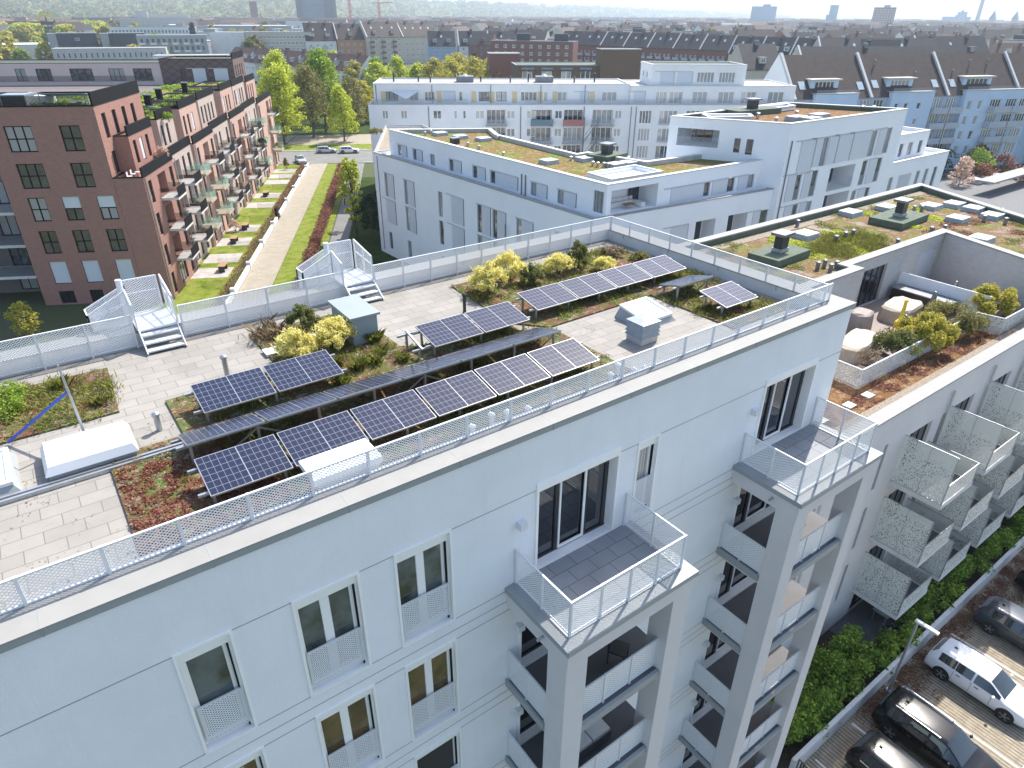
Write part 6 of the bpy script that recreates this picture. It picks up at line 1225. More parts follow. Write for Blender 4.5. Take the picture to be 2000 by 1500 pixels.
for s, z, w_, h_, n in WB_: window(bl, P[0], ba, s, z, w_, h_, n, 1, 'frame_white', 'glass', .09, pane=False)
g_ = MB(); g_.face([(*bp(0, 11), 0), (*bp(0, 0), 0), (*bp(0, 0), EV), (*bp(0, RT), RG), (*bp(0, 11), EV)]); g_.face([(*bp(-.35, 11.2), 0), (*bp(-.35, -.4), 0), (*bp(-.35, -.4), EV+.3), (*bp(-.35, RT), RG+.5), (*bp(-.35, 11.2), EV+.3)]); g_.build('gable', 'render_wb', bl)
r = MB(); A, B_, Cc, D = (*bp(0, -.35), EV-.3), (*bp(BL, -.35), EV-.3), (*bp(BL, RT), RG), (*bp(0, RT), RG)
sl = math.hypot(RT+.35, RG-EV+.3); r.face([A, B_, Cc, D], 0, [(0, 0), (BL, 0), (BL, sl), (0, sl)]); r.face([D, Cc, (*bp(BL, 12), EV-.3), (*bp(0, 12), EV-.3)], 0, [(0, 0), (BL, 0), (BL, sl), (0, sl)]); r.build('roof', 'roof_brown', bl)
rf = lambda t: EV-.3+(RG-EV+.3)*(t+.35)/(RT+.35)
for s in (-.15, 16.4, 34.2, 52): 
    m_ = MB(); a0, a1 = (s, -.6, EV-.35), (s, RT, RG+.12); m_.bar((*bp(s, -.5), rf(-.4)+.05), (*bp(s, RT), RG+.22), .5, .45); m_.build('fire_wall', 'coping_white', bl)
for s0, s1 in bays:
    hh = []; ww = []; L = s1-s0; t0 = -1.0
    for z in (11.7, 8.9, 6.1, 3.3):
        if L < 12:
            for s in (1.0, 3.2, 6.2): hh.append((s, s+.9, z, z+1.2)); ww.append((s, z, .9, 1.2, 1))
        else:
            for s in (1.0, 3.6): hh.append((s, s+1.0, z-.4, z+1.3)); ww.append((s, z-.4, 1.0, 1.7, 1))
            for s in (6.6, 10.6, 14.0): hh.append((s, s+2.6, z-.7, z+1.4)); ww.append((s, z-.7, 2.6, 2.1, 4))
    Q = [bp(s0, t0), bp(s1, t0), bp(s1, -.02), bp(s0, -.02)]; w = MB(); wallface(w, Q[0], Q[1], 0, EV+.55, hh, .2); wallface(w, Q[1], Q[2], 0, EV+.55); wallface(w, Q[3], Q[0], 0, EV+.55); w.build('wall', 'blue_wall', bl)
    MB().prism([bp(s0-.1, t0-.1), bp(s1+.1, t0-.1), bp(s1+.1, 1.2), bp(s0-.1, 1.2)], EV+.55, EV+.66).build('bay_top', 'coping_grey', bl)
    for s, z, w_, h_, n in ww: window(bl, Q[0], ba, s, z, w_, h_, n, 1, 'frame_white', 'glass', .09, pane=False)
    # dormer on the bay
    D0, D1 = (s0, s0+6.0) if L < 12 else (s0+.6, s0+7.6)
    F = [bp(D0, 1.2), bp(D1, 1.2), bp(D1, 4.6), bp(D0, 4.6)]; w = MB(); wallface(w, F[0], F[1], EV+.6, EV+2.75, [(1.0, D1-D0-.8, EV+.7, EV+2.5)], .15); wallface(w, F[1], F[2], EV+.6, EV+2.75); wallface(w, F[3], F[0], EV+.6, EV+2.75); o = w.build('dormer', 'blue_wall', bl)
    MB().prism([bp(D0-.3, .6), bp(D1+.3, .6), bp(D1+.3, 4.7), bp(D0-.3, 4.7)], EV+2.75, EV+2.95).build('dormer_roof', 'far_cream', o, off=OB)
    window(bl, F[0], ba, 1.0, EV+.7, D1-D0-1.8, 1.8, 5, 1, 'frame_white', 'glass', .09, pane=False)
    q_ = MB().face([(*bp(s0, -.95), EV+.66), (*bp(s1, -.95), EV+.66), (*bp(s1, -.95), EV+1.3), (*bp(s0, -.95), EV+1.3)]); q_.build('balcony_railing', 'bars_grey', bl)
for z in (10.9, 8.1, 5.3, 2.5):
    for s, w_, t_ in ((30.6, 3.4, -1.6), (34.3, 3.3, -1.6), (44.3, 4.2, -2.5), (48.8, 4.2, -2.5), (14.2, 5.6, -1.3)):
        if z < 3 and s == 48.8: continue
        tb = -.02 if t_ > -2 else -1.02; b = MB().prism([bp(s, t_), bp(s+w_, t_), bp(s+w_, tb), bp(s, tb)], z-.1, z+.05).build('balcony', 'concrete', bl)
        q_ = MB().prism([bp(s, t_-.04), bp(s+w_, t_-.04), bp(s+w_, t_), bp(s, t_)], z-.1, z+1.05); q_.prism([bp(s-.04, t_), bp(s, t_), bp(s, tb), bp(s-.04, tb)], z-.1, z+1.05); q_.build('balustrade', 'balcony_grey', b, off=OB)
for i, (s, t) in enumerate(((1.6, 1.0), (14.2, .8), (17.6, 1.0), (31.4, .9), (35.6, .9))): z = rf(t); m_ = MB(); m_.hexa([(*bp(s, t), z+.02), (*bp(s+1.3, t), z+.02), (*bp(s+1.3, t+1.1), rf(t+1.1)+.02), (*bp(s, t+1.1), rf(t+1.1)+.02)], [(*bp(s, t), z+.12), (*bp(s+1.3, t), z+.12), (*bp(s+1.3, t+1.1), rf(t+1.1)+.12), (*bp(s, t+1.1), rf(t+1.1)+.12)]); m_.build('roof_window', 'hatch_glass', bl)
for s, t in ((19.6, 4.4), (28, 2.6), (37, 2.8), (42, 4.2), (46.5, 4.3)): m_ = MB(); z = rf(t); m_.tube((*bp(s, t), z), (*bp(s, t), z+.7), .12).ball((*bp(s, t), z+.75), .2); m_.build('vent_pipe', 'lead', bl)
# garden right of the tower
tag(MB().face([(96, 30, .02), (160, 30, .02), (160, 62, .02), (96, 75, .02)]).build('courtyard', 'paving_dark'), kind='structure')
for i, (x, y, h, r, m_, l, s_) in enumerate(((141, 53.5, 5.0, 2.3, 'leaf_pink', 'pale leafless-looking magnolia by the white wing corner', 'egg'), (146, 60, 5.5, 3.5, 'leaf_dark', 'dark green bush at the foot of the blue building', 'round'), (152, 55.5, 5, 3.2, 'leaf_green', 'bright green shrub in the courtyard planters', 'round'), (157, 53, 4, 3.2, 'leaf_redbrown', 'purple-brown shrub beside the green courtyard shrub', 'round'), (149, 53, 3, 2.8, 'leaf_redbrown', 'low purple-brown shrub at the left courtyard planter', 'round'), (168, 62, 7, 3.5, 'leaf_dark', 'dark tree in the shade under the blue building', 'round'), (160, 58.5, 4.5, 3.2, 'leaf_redbrown', 'dark red bush in the shade of the blue building', 'round'), (155, 48, 3, 1.6, 'leaf_pink', 'second small magnolia at the courtyard front', 'egg'))): tree(x, y, h, r, m_, l, 130+i, 1500, .32, trunk_h=.08, shape=s_)
for i, (x, y) in enumerate(((146.5, 52.5), (152.5, 51.5), (158, 50.2))): tag(MB().hexa([(x-2, y-.9, 0), (x+2, y-.9, 0), (x+2, y+.9, 0), (x-2, y+.9, 0)], [(x-2.3, y-1.1, .9), (x+2.3, y-1.1, .9), (x+2.3, y+1.1, .9), (x-2.3, y+1.1, .9)]).build('planter', 'concrete_pale', off=(x, y, 0)), ['left pale stone planter in the courtyard', 'middle pale stone planter in the courtyard', 'right pale stone planter in the courtyard'][i], 'planter', 'stone planters in the courtyard')
tag(MB().box(136, 160, 46.2, 49, 2.1, 2.4).build('shed_roof', 'far_roof_flat', off=(148, 47, 2)), 'low flat wooden shed roof in the courtyard', 'shed')

# ============================================================ middle distance, building by building
def front(root, p0, az, L, z0, z1, wall, nx, rows, ww=1.1, wh_=1.3, frame='frame_white', gl='far_glass', bal=0, D=10, deck=None, margin=.9, pitch=None, t=.12):
    """a plain body with a real window grid on its street face"""
    d = Vector(dirv(az)[:2]); n = Vector((-d.y, d.x)); p = lambda s, k: tuple(Vector(p0)+d*s+n*k); holes = []; sp = (L-2*margin)/nx
    for r_ in rows:
        for i in range(nx): a = margin+sp*(i+.5)-ww/2; holes.append((a, a+ww, r_, r_+wh_))
    w = MB(); P = [p(0, 0), p(L, 0), p(L, D), p(0, D)]; wallface(w, P[0], P[1], z0, z1, holes, .2); [wallface(w, P[k], P[(k+1) % 4], z0, z1) for k in (1, 2, 3)]
    w.build('wall', wall, root)
    for h in holes: window(root, p0, az, h[0], h[2], ww, wh_, 2 if ww > 1 else 1, 1, frame, gl, t, pane=False)
    if deck: c = MB(); c.face([(*q, z1-.02) for q in P]); c.build('roof', deck, root); k_ = MB(); ring(k_, P, .3, z1-.1, z1+.12); k_.build('coping', 'coping_grey', root)
    if bal:
        for r_ in rows:
            for i in range(0, nx, 2): a = margin+sp*(i+.5)-1.5; bb = MB(); bb.prism([p(a, -1.2), p(a+3, -1.2), p(a+3, -.01), p(a, -.01)], r_-.9, r_-.75); bb.prism([p(a, -1.26), p(a+3, -1.26), p(a+3, -1.2), p(a, -1.2)], r_-.9, r_+.2); bb.build('balcony', bal, root)
    return p
def gable(name, label, p0, az, L, D, ze, zr, wall, rfm, nx=3, rows=(1, 4, 7, 10), bal=0, dorm=0, grp=None, fire=0, chim=1, sky=1, seed=0, cat='house'):
    t = thing(name, label, cat, (*p0, 0), group=grp); p = front(t, p0, az, L, 0, ze, wall, nx, [r for r in rows if r+1.4 < ze], bal=bal, D=D)
    m_ = MB(); [m_.face([(*p(s, 0), ze), (*p(s, D), ze), (*p(s, D/2), zr)] if s else [(*p(s, D), ze), (*p(s, 0), ze), (*p(s, D/2), zr)]) for s in (0, L)]; m_.build('gable', wall, t)
    sl = math.hypot(D/2+.4, zr-ze); r = MB(); k = .4*(zr-ze)/(D/2)
    r.face([(*p(0, -.4), ze-k), (*p(L, -.4), ze-k), (*p(L, D/2), zr), (*p(0, D/2), zr)], 0, [(0, 0), (L, 0), (L, sl), (0, sl)]); r.face([(*p(0, D/2), zr), (*p(L, D/2), zr), (*p(L, D+.4), ze-k), (*p(0, D+.4), ze-k)], 0, [(0, 0), (L, 0), (L, sl), (0, sl)])
    r.face([(*p(0, -.4), ze-k-.15), (*p(L, -.4), ze-k-.15), (*p(L, -.4), ze-k), (*p(0, -.4), ze-k)]); r.build('roof', rfm, t); q = random.Random(seed); zf = lambda k_: ze+(zr-ze)*k_/(D/2)
    for i in range(dorm):
        s = L*(i+.5)/dorm; k0 = D*.10; m_ = MB(); h = zf(k0); m_.prism([p(s-1.1, k0), p(s+1.1, k0), p(s+1.1, D*.36), p(s-1.1, D*.36)], h-.3, h+1.5); o = m_.build('dormer', wall, t); m_ = MB(); m_.prism([p(s-1.3, k0-.3), p(s+1.3, k0-.3), p(s+1.3, D*.38), p(s-1.3, D*.38)], h+1.5, h+1.65); m_.build('dormer_roof', 'lead', o, off=(*p0, 0)); window(t, p(s-.7, k0-.16), az, 0, h+.1, 1.4, 1.2, 2, 1, 'frame_white', 'far_glass', .12, pane=False, inn=.0)
    for i in range(sky): s = L*(i+.7)/(sky+.5); k0 = D*.26; m_ = MB(); m_.hexa([(*p(s, k0), zf(k0)+.03), (*p(s+.9, k0), zf(k0)+.03), (*p(s+.9, k0+.9), zf(k0+.9)+.03), (*p(s, k0+.9), zf(k0+.9)+.03)], [(*p(s, k0), zf(k0)+.12), (*p(s+.9, k0), zf(k0)+.12), (*p(s+.9, k0+.9), zf(k0+.9)+.12), (*p(s, k0+.9), zf(k0+.9)+.12)]); m_.build('roof_window', 'hatch_glass', t)
    for i in range(chim): s = L*(i+.5)/chim; m_ = MB(); m_.prism([p(s-.6, D*.46), p(s+.6, D*.46), p(s+.6, D*.56), p(s-.6, D*.56)], zr-.9, zr+.9); m_.build('chimney', 'far_brick' if q.random() < .6 else 'lead', t)
    if fire: m_ = MB(); m_.bar((*p(0, -.5), ze-k+.1), (*p(0, D/2), zr+.2), .55, .5); m_.build('fire_wall', 'coping_white', t)
    return t
def along(p0, az, s): d = dirv(az); return (p0[0]+d.x*s, p0[1]+d.y*s)
ORDN = ['first', 'second', 'third', 'fourth', 'fifth', 'sixth', 'seventh', 'eighth', 'ninth', 'tenth']
for i in range(7): gable('terraced_house', f'brick house with grey balconies in the long dark-roofed row, {ORDN[i]} from the left', along((247.5, 300), -77, i*13.4), -77, 13.4, 12, 14, 19.6, 'far_brick', 'roof_dark', 5, (1, 4, 7, 10), 'balcony_grey', 0, 'brick balcony houses under one long dark roof', i > 1, 1, 2, i)
for i in range(3): gable('terraced_house', ['white house with small dormers right of the long brick row', 'second white house with dormers right of the brick row', 'third white house with dormers behind the dark pine'][i], along((268.7, 208.2), -77, i*13.4), -77, 13.3, 12, 13, 19.3, 'far_white', 'roof_dark', 5, (1, 4, 7, 10), 0, 3, None, 1, 1, 2, i)
gable('terraced_house', 'white-gabled house with a wide window strip under the dark roof', (270, 160), -65, 22, 12, 13.5, 19.5, 'far_white', 'roof_dark', 9, (1, 4, 7, 10.5), 0, 0, None, 1, 1, 1)
for i in range(8): gable('terraced_house', f'low brown-roofed house with a dormer behind the street trees, {ORDN[i]} from the left', along((96, 356), -77.5, i*12.4), -77.5, 12.4, 11, 8, 13, 'far_white' if i % 2 else 'far_cream', 'roof_rust', 4, (1, 4.6), 0, 2, 'brown-roofed houses behind the street trees', 0, 1, 1, i)
gable('terraced_house', 'white house with blue roof windows at the left of the distant dark-roofed row', (157, 414), -14, 17, 13, 13.5, 22, 'far_white', 'roof_brown', 4, (1, 4, 7, 10), 'balcony_grey', 2, None, 0, 2, 2); gable('terraced_house', 'orange brick house in the distant dark-roofed row', (174, 409.5), -12, 16, 13, 14, 21.5, 'far_orange', 'roof_brown', 4, (1, 4, 7, 10.5), 0, 1, None, 1, 2, 1)
gable('terraced_house', 'brown house with wooden balconies and a glazed roof terrace in the distant row', (190, 404), 2, 24, 13, 15, 22.5, 'far_cream', 'roof_brown', 6, (1, 4, 7, 10, 12.6), 'far_brick', 2, None, 1, 2, 3); gable('terraced_house', 'brown-roofed house with roof windows at the right of the distant row', (214, 405), 2, 24, 13, 15, 22, 'far_cream', 'roof_brown', 6, (1, 4, 7, 10), 0, 0, None, 1, 2, 4)
for i in range(3): gable('terraced_house', ['white and pale blue house with dormers beside the tall trees', 'second pale blue house with dormers beside the tall trees', 'white gabled house right of the pale blue houses'][i], (197+i*14.5, 345-i*7), -26, 14.4, 12, 12.5, 19.0, 'far_white' if i else 'far_blue', 'roof_dark', 4, (1, 4, 7, 10), 0, 2, None, i > 0, 1, 1, i)
t = thing('brick_building', 'low brown brick building with five tall arched white windows', 'building', (128.8, 174.8, 0)); p = front(t, (128.8, 174.8), -30, 30, 0, 14, 'brick_tan', 5, (10.0,), 3.0, 2.9, 'frame_white', 'glass', D=13, deck='green_felt', margin=.5, t=.2)
for i in range(5): m_ = MB(); s = .5+29/5*(i+.5); m_.tube((*p(s-1.8, -.15), 12.9), (*p(s+1.8, -.15), 12.9), .5, n=10); m_.build('window_hood', 'lead', t)
t = thing('brick_building', 'windowless dark red block left of the arched-window building', 'building', (136.9, 200.4, 0)); front(t, (134.5, 197.0), -30, 10, 0, 16, 'far_brick', 1, (), D=9, deck='far_roof_flat')
t = thing('stone_tower', 'squat brown stone stair tower above the arched-window building', 'tower', (142.2, 150.4, 0)); front(t, (149, 160.5), -30, 12, 0, 18.3, 'brick_tan', 1, (), D=7, deck='far_roof_flat')
t = thing('brick_building', 'dark hall with a glazed slanted roof beside the stone tower', 'building', (166, 156, 0)); front(t, (163, 158), -33, 16, 0, 14.4, 'far_cream', 4, (11,), 2.5, 1.6, 'far_brick', 'far_glass', D=9, deck='far_roof_flat')
t = thing('brick_building', 'four-storey red brick flats with paired white windows', 'building', (205, 297, 0)); front(t, (203, 296), -52, 40, 0, 16, 'far_brick', 9, (1, 4, 7, 10, 13), 1.6, 1.4, D=12, deck='far_dark', t=.18); [MB().prism([q_, (q_[0]+5, q_[1]-4), (q_[0]+8, q_[1]), (q_[0]+3, q_[1]+4)], 16, 19).build('roof_block', 'far_dark', t) for q_ in ((214, 290), (226, 276))]
t = thing('office_building', 'white office building with five rows of windows and a blank end wall', 'office building', (113, 444, 0)); front(t, (112, 440), -33, 19, 0, 17, 'far_white', 1, (), D=22, deck='far_roof_flat'); front(t, (128.2, 429.6), -25, 36, 0, 17.3, 'far_cream', 16, (2, 5, 8, 11, 14), 1.5, 1.5, D=14, deck='far_roof_flat', t=.15)
t = thing('apartment_building', 'grey clad apartment house with pale balcony strips far left', 'building', (74, 436, 0)); front(t, (74, 436), -14, 34, 0, 16, 'far_grey', 12, (2, 5.4, 8.8, 12.4), 1.2, 1.9, 'far_dark', 'far_glass', 'far_white', 14, 'far_roof_flat')
for i, (x, y, w_) in enumerate(((44, 470, 15), (68, 463, 14))): t = thing('industrial_building', ['black clad roof block with a small blue window, further left', 'black clad roof block beside the grey apartment house'][i], 'industrial building', (x, y, 0)); front(t, (x-3, y), -8, w_+4, 0, 16.5, 'far_dark', 1, (13.0,) if not i else (), 2.2, 1.3, D=12, deck='far_roof_flat'); front(t, (x-7, y), -8, 3.9, 0, 16.3, 'far_grey', 1, (), D=12, deck='far_roof_flat')
t = thing('industrial_building', 'long low concrete workshop with a row of narrow windows on the far left', 'industrial building', (32, 405, 0)); front(t, (32, 405), -14, 48, 0, 11.6, 'concrete', 20, (7.6,), .9, 2.2, 'far_cream', 'far_glass', D=14, deck='far_roof_flat'); t = thing('industrial_building', 'pale low hall in front of the grey apartment house', 'industrial building', (62, 350, 0)); front(t, (64, 350), -20, 30, 0, 10.3, 'far_white', 4, (6.5,), 1.2, 1.8, D=14, deck='far_roof_flat')
t = thing('office_building', 'long white office strip with a dark roof edge far left', 'office building', (100, 700, 0)); front(t, (100, 700), -14, 66, 0, 15.5, 'far_white', 24, (2, 6, 11), 1.6, 2.4, 'far_white', 'far_glass', D=14, deck='far_dark')
t = thing('warehouse', 'pale blue-white windowless warehouse at the left picture edge', 'warehouse', (20, 500, 0)); front(t, (4, 505), -4, 38, 0, 10.2, 'far_white', 1, (), D=30, deck='far_white')
t = thing('industrial_building', 'large grey concrete industrial block on the left horizon', 'industrial building', (170, 1060, 0)); front(t, (165, 1060), -14, 95, 0, 19, 'concrete', 14, (3, 9), 2, 2, D=30, deck='far_roof_flat'); front(t, (190, 1072), -14, 60, 19, 24, 'far_cream', 1, (), D=20, deck='far_roof_flat'); front(t, (186, 1066), -14, 14, 19, 27, 'concrete', 1, (), D=10, deck='far_roof_flat')
t = thing('industrial_building', 'long white flat factory left of the dark tower', 'industrial building', (230, 860, 0)); front(t, (215, 850), -18, 110, 0, 14, 'far_grey', 14, (8,), 3, 1.5, D=40, deck='far_white'); front(t, (290, 815), -18, 32, 0, 18, 'far_white', 4, (6, 12), 2, 2, D=20, deck='far_white')
t = thing('office_building', 'wide white office building with ribbon windows in the hazy distance', 'office building', (1120, 1230, 0)); front(t, (1110, 1235), -58, 165, 0, 20, 'far_white', 28, (3, 8, 13), 4, 2.4, 'far_white', 'far_glass', D=30, deck='far_white')
t = thing('warehouse', 'white hall with a round red logo on its end wall', 'warehouse', (690, 1000, 0)); p = front(t, (690, 985), -40, 22, 0, 19, 'far_white', 1, (), D=30, deck='far_white'); front(t, p(22.2, 0), -40, 48, 0, 17, 'far_white', 8, (4, 8, 12), 4, 2, 'far_white', 'far_blue', D=30, deck='far_white'); MB().tube((*p(6, -.1), 13), (*p(6, -.4), 13), 4.2, n=20).build('logo', 'crane_red', t)
t = thing('warehouse', 'broad pale market hall with a bright roof on the right horizon', 'warehouse', (1060, 850, 0)); front(t, (1010, 880), -38, 150, 0, 14, 'far_white', 20, (8,), 3, 3, D=60, deck='far_white'); front(t, (1150, 800), -38, 120, 0, 12, 'far_cream', 20, (6,), 3, 3, D=60, deck='far_white')
gable('terraced_house', 'long dark brown roof right behind the blue building', (196, 124), -27, 44, 13, 13, 19.3, 'far_cream', 'roof_dark', 8, (4, 8), 0, 0, None, 1, 1, 1); gable('terraced_house', 'grey gabled house left behind the blue building', (184, 136), -27, 12, 14, 13.5, 19.8, 'far_cream', 'roof_dark', 3, (4, 8), 0, 1, None, 0, 1, 0)
gable('terraced_house', 'dark roof with a white party wall further behind the blue building', (262, 160), -35, 46, 13, 14, 20, 'far_cream', 'roof_dark', 8, (4, 8), 0, 0, None, 1, 2, 2); gable('terraced_house', 'dark roof with two red chimneys at the right picture edge', (300, 142), -30, 30, 13, 14, 20.5, 'far_brick', 'roof_dark', 6, (4, 8), 0, 2, None, 1, 2, 1)
# trees of the middle distance
for a in ((126, 244, 13, 5.5, 'leaf_lime', 'lime tree left of the golden trees behind the long white block'), (131, 238, 11.5, 5, 'leaf_lime', 'second lime tree left of the golden trees'), (157, 254, 13, 8, 'leaf_gold', 'biggest golden yellow tree behind the long white block'), (150, 245, 11.5, 6, 'leaf_gold', 'golden tree at the left of the golden group'), (166, 243, 11.5, 6.5, 'leaf_gold', 'golden tree at the right of the golden group'), (117, 262, 11, 5, 'leaf_gold', 'orange-yellow tree beside the brown-roofed row end'), (238, 460, 18, 9, 'leaf_green', 'large round green tree before the distant dark-roofed row'), (254, 452, 18, 8, 'leaf_dark', 'dark green tree right of the large round one'), (252, 430, 15, 7, 'leaf_olive', 'bare olive tree beside the pale blue houses'), (250, 312, 12, 5, 'leaf_gold', 'yellow tree in front of the red brick flats'), (233, 300, 8, 5, 'leaf_olive', 'brown bushy tree in front of the red brick flats'), (258, 184, 13.5, 4.4, 'leaf_dark', 'dark pine beside the white dormer houses'), (236, 172, 9.5, 4.5, 'leaf_lime', 'bright yellow-green tree below the dark pine'), (162, 388, 9, 5, 'leaf_lime', 'lime green tree above the brown-roofed row'), (208, 318, 10, 4, 'leaf_dark', 'small dark fir in front of the white gabled house')):
    x, y, h, r_, m_, l = a; tree(x, y, h, r_, m_, l, int(x), 3200, .75, shape='cone' if 'pine' in l or 'fir' in l else 'round', trunk_h=.12)
for a in ((135, 232, 13, 6, 'leaf_gold', 'golden tree left of centre in the row behind the long white block'), (144, 221, 13.5, 6.5, 'leaf_gold', 'wide golden tree close behind the long white block roof'), (137, 198, 12.5, 5.5, 'leaf_gold', 'golden tree beside the dark red windowless block'), (115, 238, 12, 5.5, 'leaf_lime', 'lime tree at the left corner behind the long white block'), (118.5, 247, 13, 5, 'leaf_green', 'fresh green tree behind the lime trees at the left corner'), (85, 187, 10.5, 4.5, 'leaf_gold', 'orange-yellow tree squeezed beside the long white block wall'), (266, 326, 12, 5, 'leaf_lime', 'lime tree at the right end of the red brick flats')):
    x, y, h, r_, m_, l = a; tree(x, y, h, r_, m_, l, int(x)+7, 3600, .7, trunk_h=.12, nc=60)
# ============================================================ skyline
def polar(az, r): return (r*math.cos(R(az)), r*math.sin(R(az)))
t = thing('office_tower', 'dark framed office tower with a glass front and a pale green top', 'office tower', (*polar(68.4, 1500), 0)); A = polar(69.6, 1500); az = 68.4-90; p = front(t, A, az, 10, 0, 90, 'far_dark', 1, (), D=30, deck='far_dark'); front(t, p(52, 0), az, 12, 0, 90, 'far_dark', 1, (), D=30, deck='far_dark'); front(t, p(64.5, 6), az, 9, 0, 90, 'far_dark', 3, tuple(range(4, 86, 6)), 2.0, 4.0, 'far_dark', 'far_glass', D=24, deck='far_dark', margin=.3)
front(t, p(10.2, 5), az, 41.6, 0, 52, 'far_glass', 10, tuple(range(3, 50, 4)), 3.2, 2.6, 'far_blue', 'far_glass', D=20, deck='far_dark', margin=.3); m_ = MB(); m_.prism([p(10.1, 3), p(51.9, 3), p(51.9, 24), p(10.1, 24)], 52, 60); m_.build('top_band', 'far_green', t)
t = thing('chimney_stack', 'slim rust brown industrial tower left of the dark office tower', 'tower', (*polar(72.5, 1500), 0)); p = front(t, polar(72.75, 1500), -18, 13, 0, 44, 'far_brick', 1, (), D=12, deck='far_dark')
def crane(az, r, h, lean, label):
    t = thing('construction_crane', label, 'crane', (*polar(az, r), 0)); x, y = polar(az, r); m_ = MB()
    for a in (-1.2, 1.2):
        for b in (-1.2, 1.2): m_.bar((x+a, y+b, 0), (x+a, y+b, h), .5)
    for z in range(0, int(h), 5): m_.bar((x-1.2, y-1.2, z), (x+1.2, y+1.2, z+5), .35)
    m_.build('mast', 'crane_red', t); j = MB(); d = dirv(az-90); j.bar((x-d.x*12, y-d.y*12, h), (x+d.x*lean, y+d.y*lean, h+1), 1.0); j.bar((x, y, h), (x, y, h+6), .8); j.build('jib', 'crane_red', t); return t
crane(65.85, 1200, 62, 28, 'tall red construction crane right of the dark tower'); crane(63.75, 1200, 40, 22, 'shorter red construction crane further right of the tower')
for az0, az1, r, h, wl, lb, nm in ((36.65, 34.95, 1800, 45, 'far_blue', 'wide pale blue high-rise slab on the right horizon', 0), (31.5, 30.95, 1900, 49, 'far_blue', 'narrow pale blue high-rise with a stepped side', 1), (28.75, 27.4, 1700, 43, 'far_brick', 'reddish twin high-rise block on the right horizon', 0), (23.8, 23.25, 2600, 40, 'far_blue', 'small hazy block beside the television tower', 0), (24.6, 23.0, 2600, 28, 'far_blue', 'low hazy wide block beside the television tower', 0)):
    t = thing('high_rise', lb, 'high-rise', (*polar(az0, r), 0)); L = r*R(az0-az1); front(t, polar(az0, r), (az0+az1)/2-90, L, 0, h, wl, max(4, int(L/5)), tuple(np.arange(4, h-4, 4.2)), 2.8, 2.0, 'far_white', 'far_glass', D=20, deck='far_roof_flat', margin=.5, t=.3)
    if nm: front(t, polar(31.65, r-2), 31.3-90, 9, 0, 30, wl, 2, (5, 12, 20), 2.5, 2, D=20, deck='far_roof_flat')
    else: front(t, polar((az0+az1)/2+.1, r+6), (az0+az1)/2-90, L*.3, h, h+4, 'far_grey', 1, (), D=10, deck='far_dark')
t = thing('television_tower', 'slender television tower rising out of the right horizon', 'television tower', (*polar(22.62, 3000), 0)); x, y = polar(22.62, 3000); MB().tube((x, y, 0), (x, y, 170), 7, 3.4, 16).tube((x, y, 172), (x, y, 230), 1.5, .6, 10).build('shaft', 'far_grey', t); MB().tube((x, y, 160), (x, y, 168), 6, 14, 20).tube((x, y, 168), (x, y, 178), 14, 8, 20).build('pod', 'far_grey', t)
for az, r, h, lb in ((21.8, 2400, 32, 'hazy church tower with a pointed roof, left of two'), (20.6, 2400, 31, 'hazy church spire at the right picture edge')):
    t = thing('church_tower', lb, 'church tower', (*polar(az, r), 0)); x, y = polar(az, r); MB().box(x-6, x+6, y-6, y+6, 0, h*.75).build('tower', 'far_grey', t); MB().hexa([(x-7, y-7, h*.75), (x+7, y-7, h*.75), (x+7, y+7, h*.75), (x-7, y+7, h*.75)], [(x-.2, y-.2, h*1.35), (x+.2, y-.2, h*1.35), (x+.2, y+.2, h*1.35), (x-.2, y+.2, h*1.35)]).build('spire', 'lead', t)
t = thing('pole_sign', 'tall pole sign with a yellow letter M on the left horizon', 'sign', (*polar(85.3, 700), 0)); x, y = polar(85.3, 700); MB().tube((x, y, 0), (x, y, 19), .7, .5, 8).build('pole', 'lead', t); MB().box(x-4.5, x+4.5, y-.6, y+.6, 17.2, 19.4).box(x-3, x+3, y-.6, y+.6, 14, 16).build('sign_panel', 'far_dark', t)
m_ = MB()
for c_ in (-2.1, 2.1):
    for a in range(12):
        u0, u1 = math.pi*a/12, math.pi*(a+1)/12; m_.bar((x+c_+2.0*math.cos(u0), y, 20+6.0*math.sin(u0)), (x+c_+2.0*math.cos(u1), y, 20+6.0*math.sin(u1)), 1.1)
m_.build('letter', 'yellow', t)
# ---- hills
AZ = np.linspace(14, 100, 260); RR = np.concatenate([np.linspace(0, 1, 26), [1.15, 1.4, 1.8]])
def hill_top(a): return float(np.interp(a, [14, 25, 32, 36, 39, 42, 46.4, 50, 54, 57, 61.5, 64, 70, 75, 79, 82, 87, 100], [-.16, -.13, -.10, .02, .16, .26, .42, .47, .58, .70, .84, .92, 1.08, .98, .62, .72, .95, 1.1]))
def hr(a): return float(np.interp(a, [14, 30, 40, 50, 58, 64, 72, 100], [6500, 6500, 5600, 4300, 3200, 2300, 1750, 1500])), float(np.interp(a, [14, 30, 40, 50, 58, 64, 72, 100], [9000, 8600, 7600, 6200, 4900, 3900, 3200, 2900]))
m_ = MB(); g = np.random.default_rng(2); V = []
ph = g.random(40)*6.28; fq = g.random(40)*.01+.002; fy = g.random(40)*.01+.002
for j, k in enumerate(RR):
    for i, a in enumerate(AZ):
        r0, r1 = hr(a); r = r0+(r1-r0)*k; H = 27.2+r1*math.tan(R(hill_top(a))); H = max(H, 3); kk = min(1, k); s = kk*kk*(3-2*kk); s = s if k <= 1 else max(0, 1-(k-1)*1.1)
        x, y = polar(a, r); bmp = sum(math.sin(x*fq[n]+y*fy[n]+ph[n]) for n in range(14))*.8*(H/60)
        V.append((x, y, max(-3, -2+H*s*(.92+.08*math.sin(k*9+a*.7))+bmp*s+g.normal()*2.0*s*(.4 if k > .98 else 1)*(H/60))))
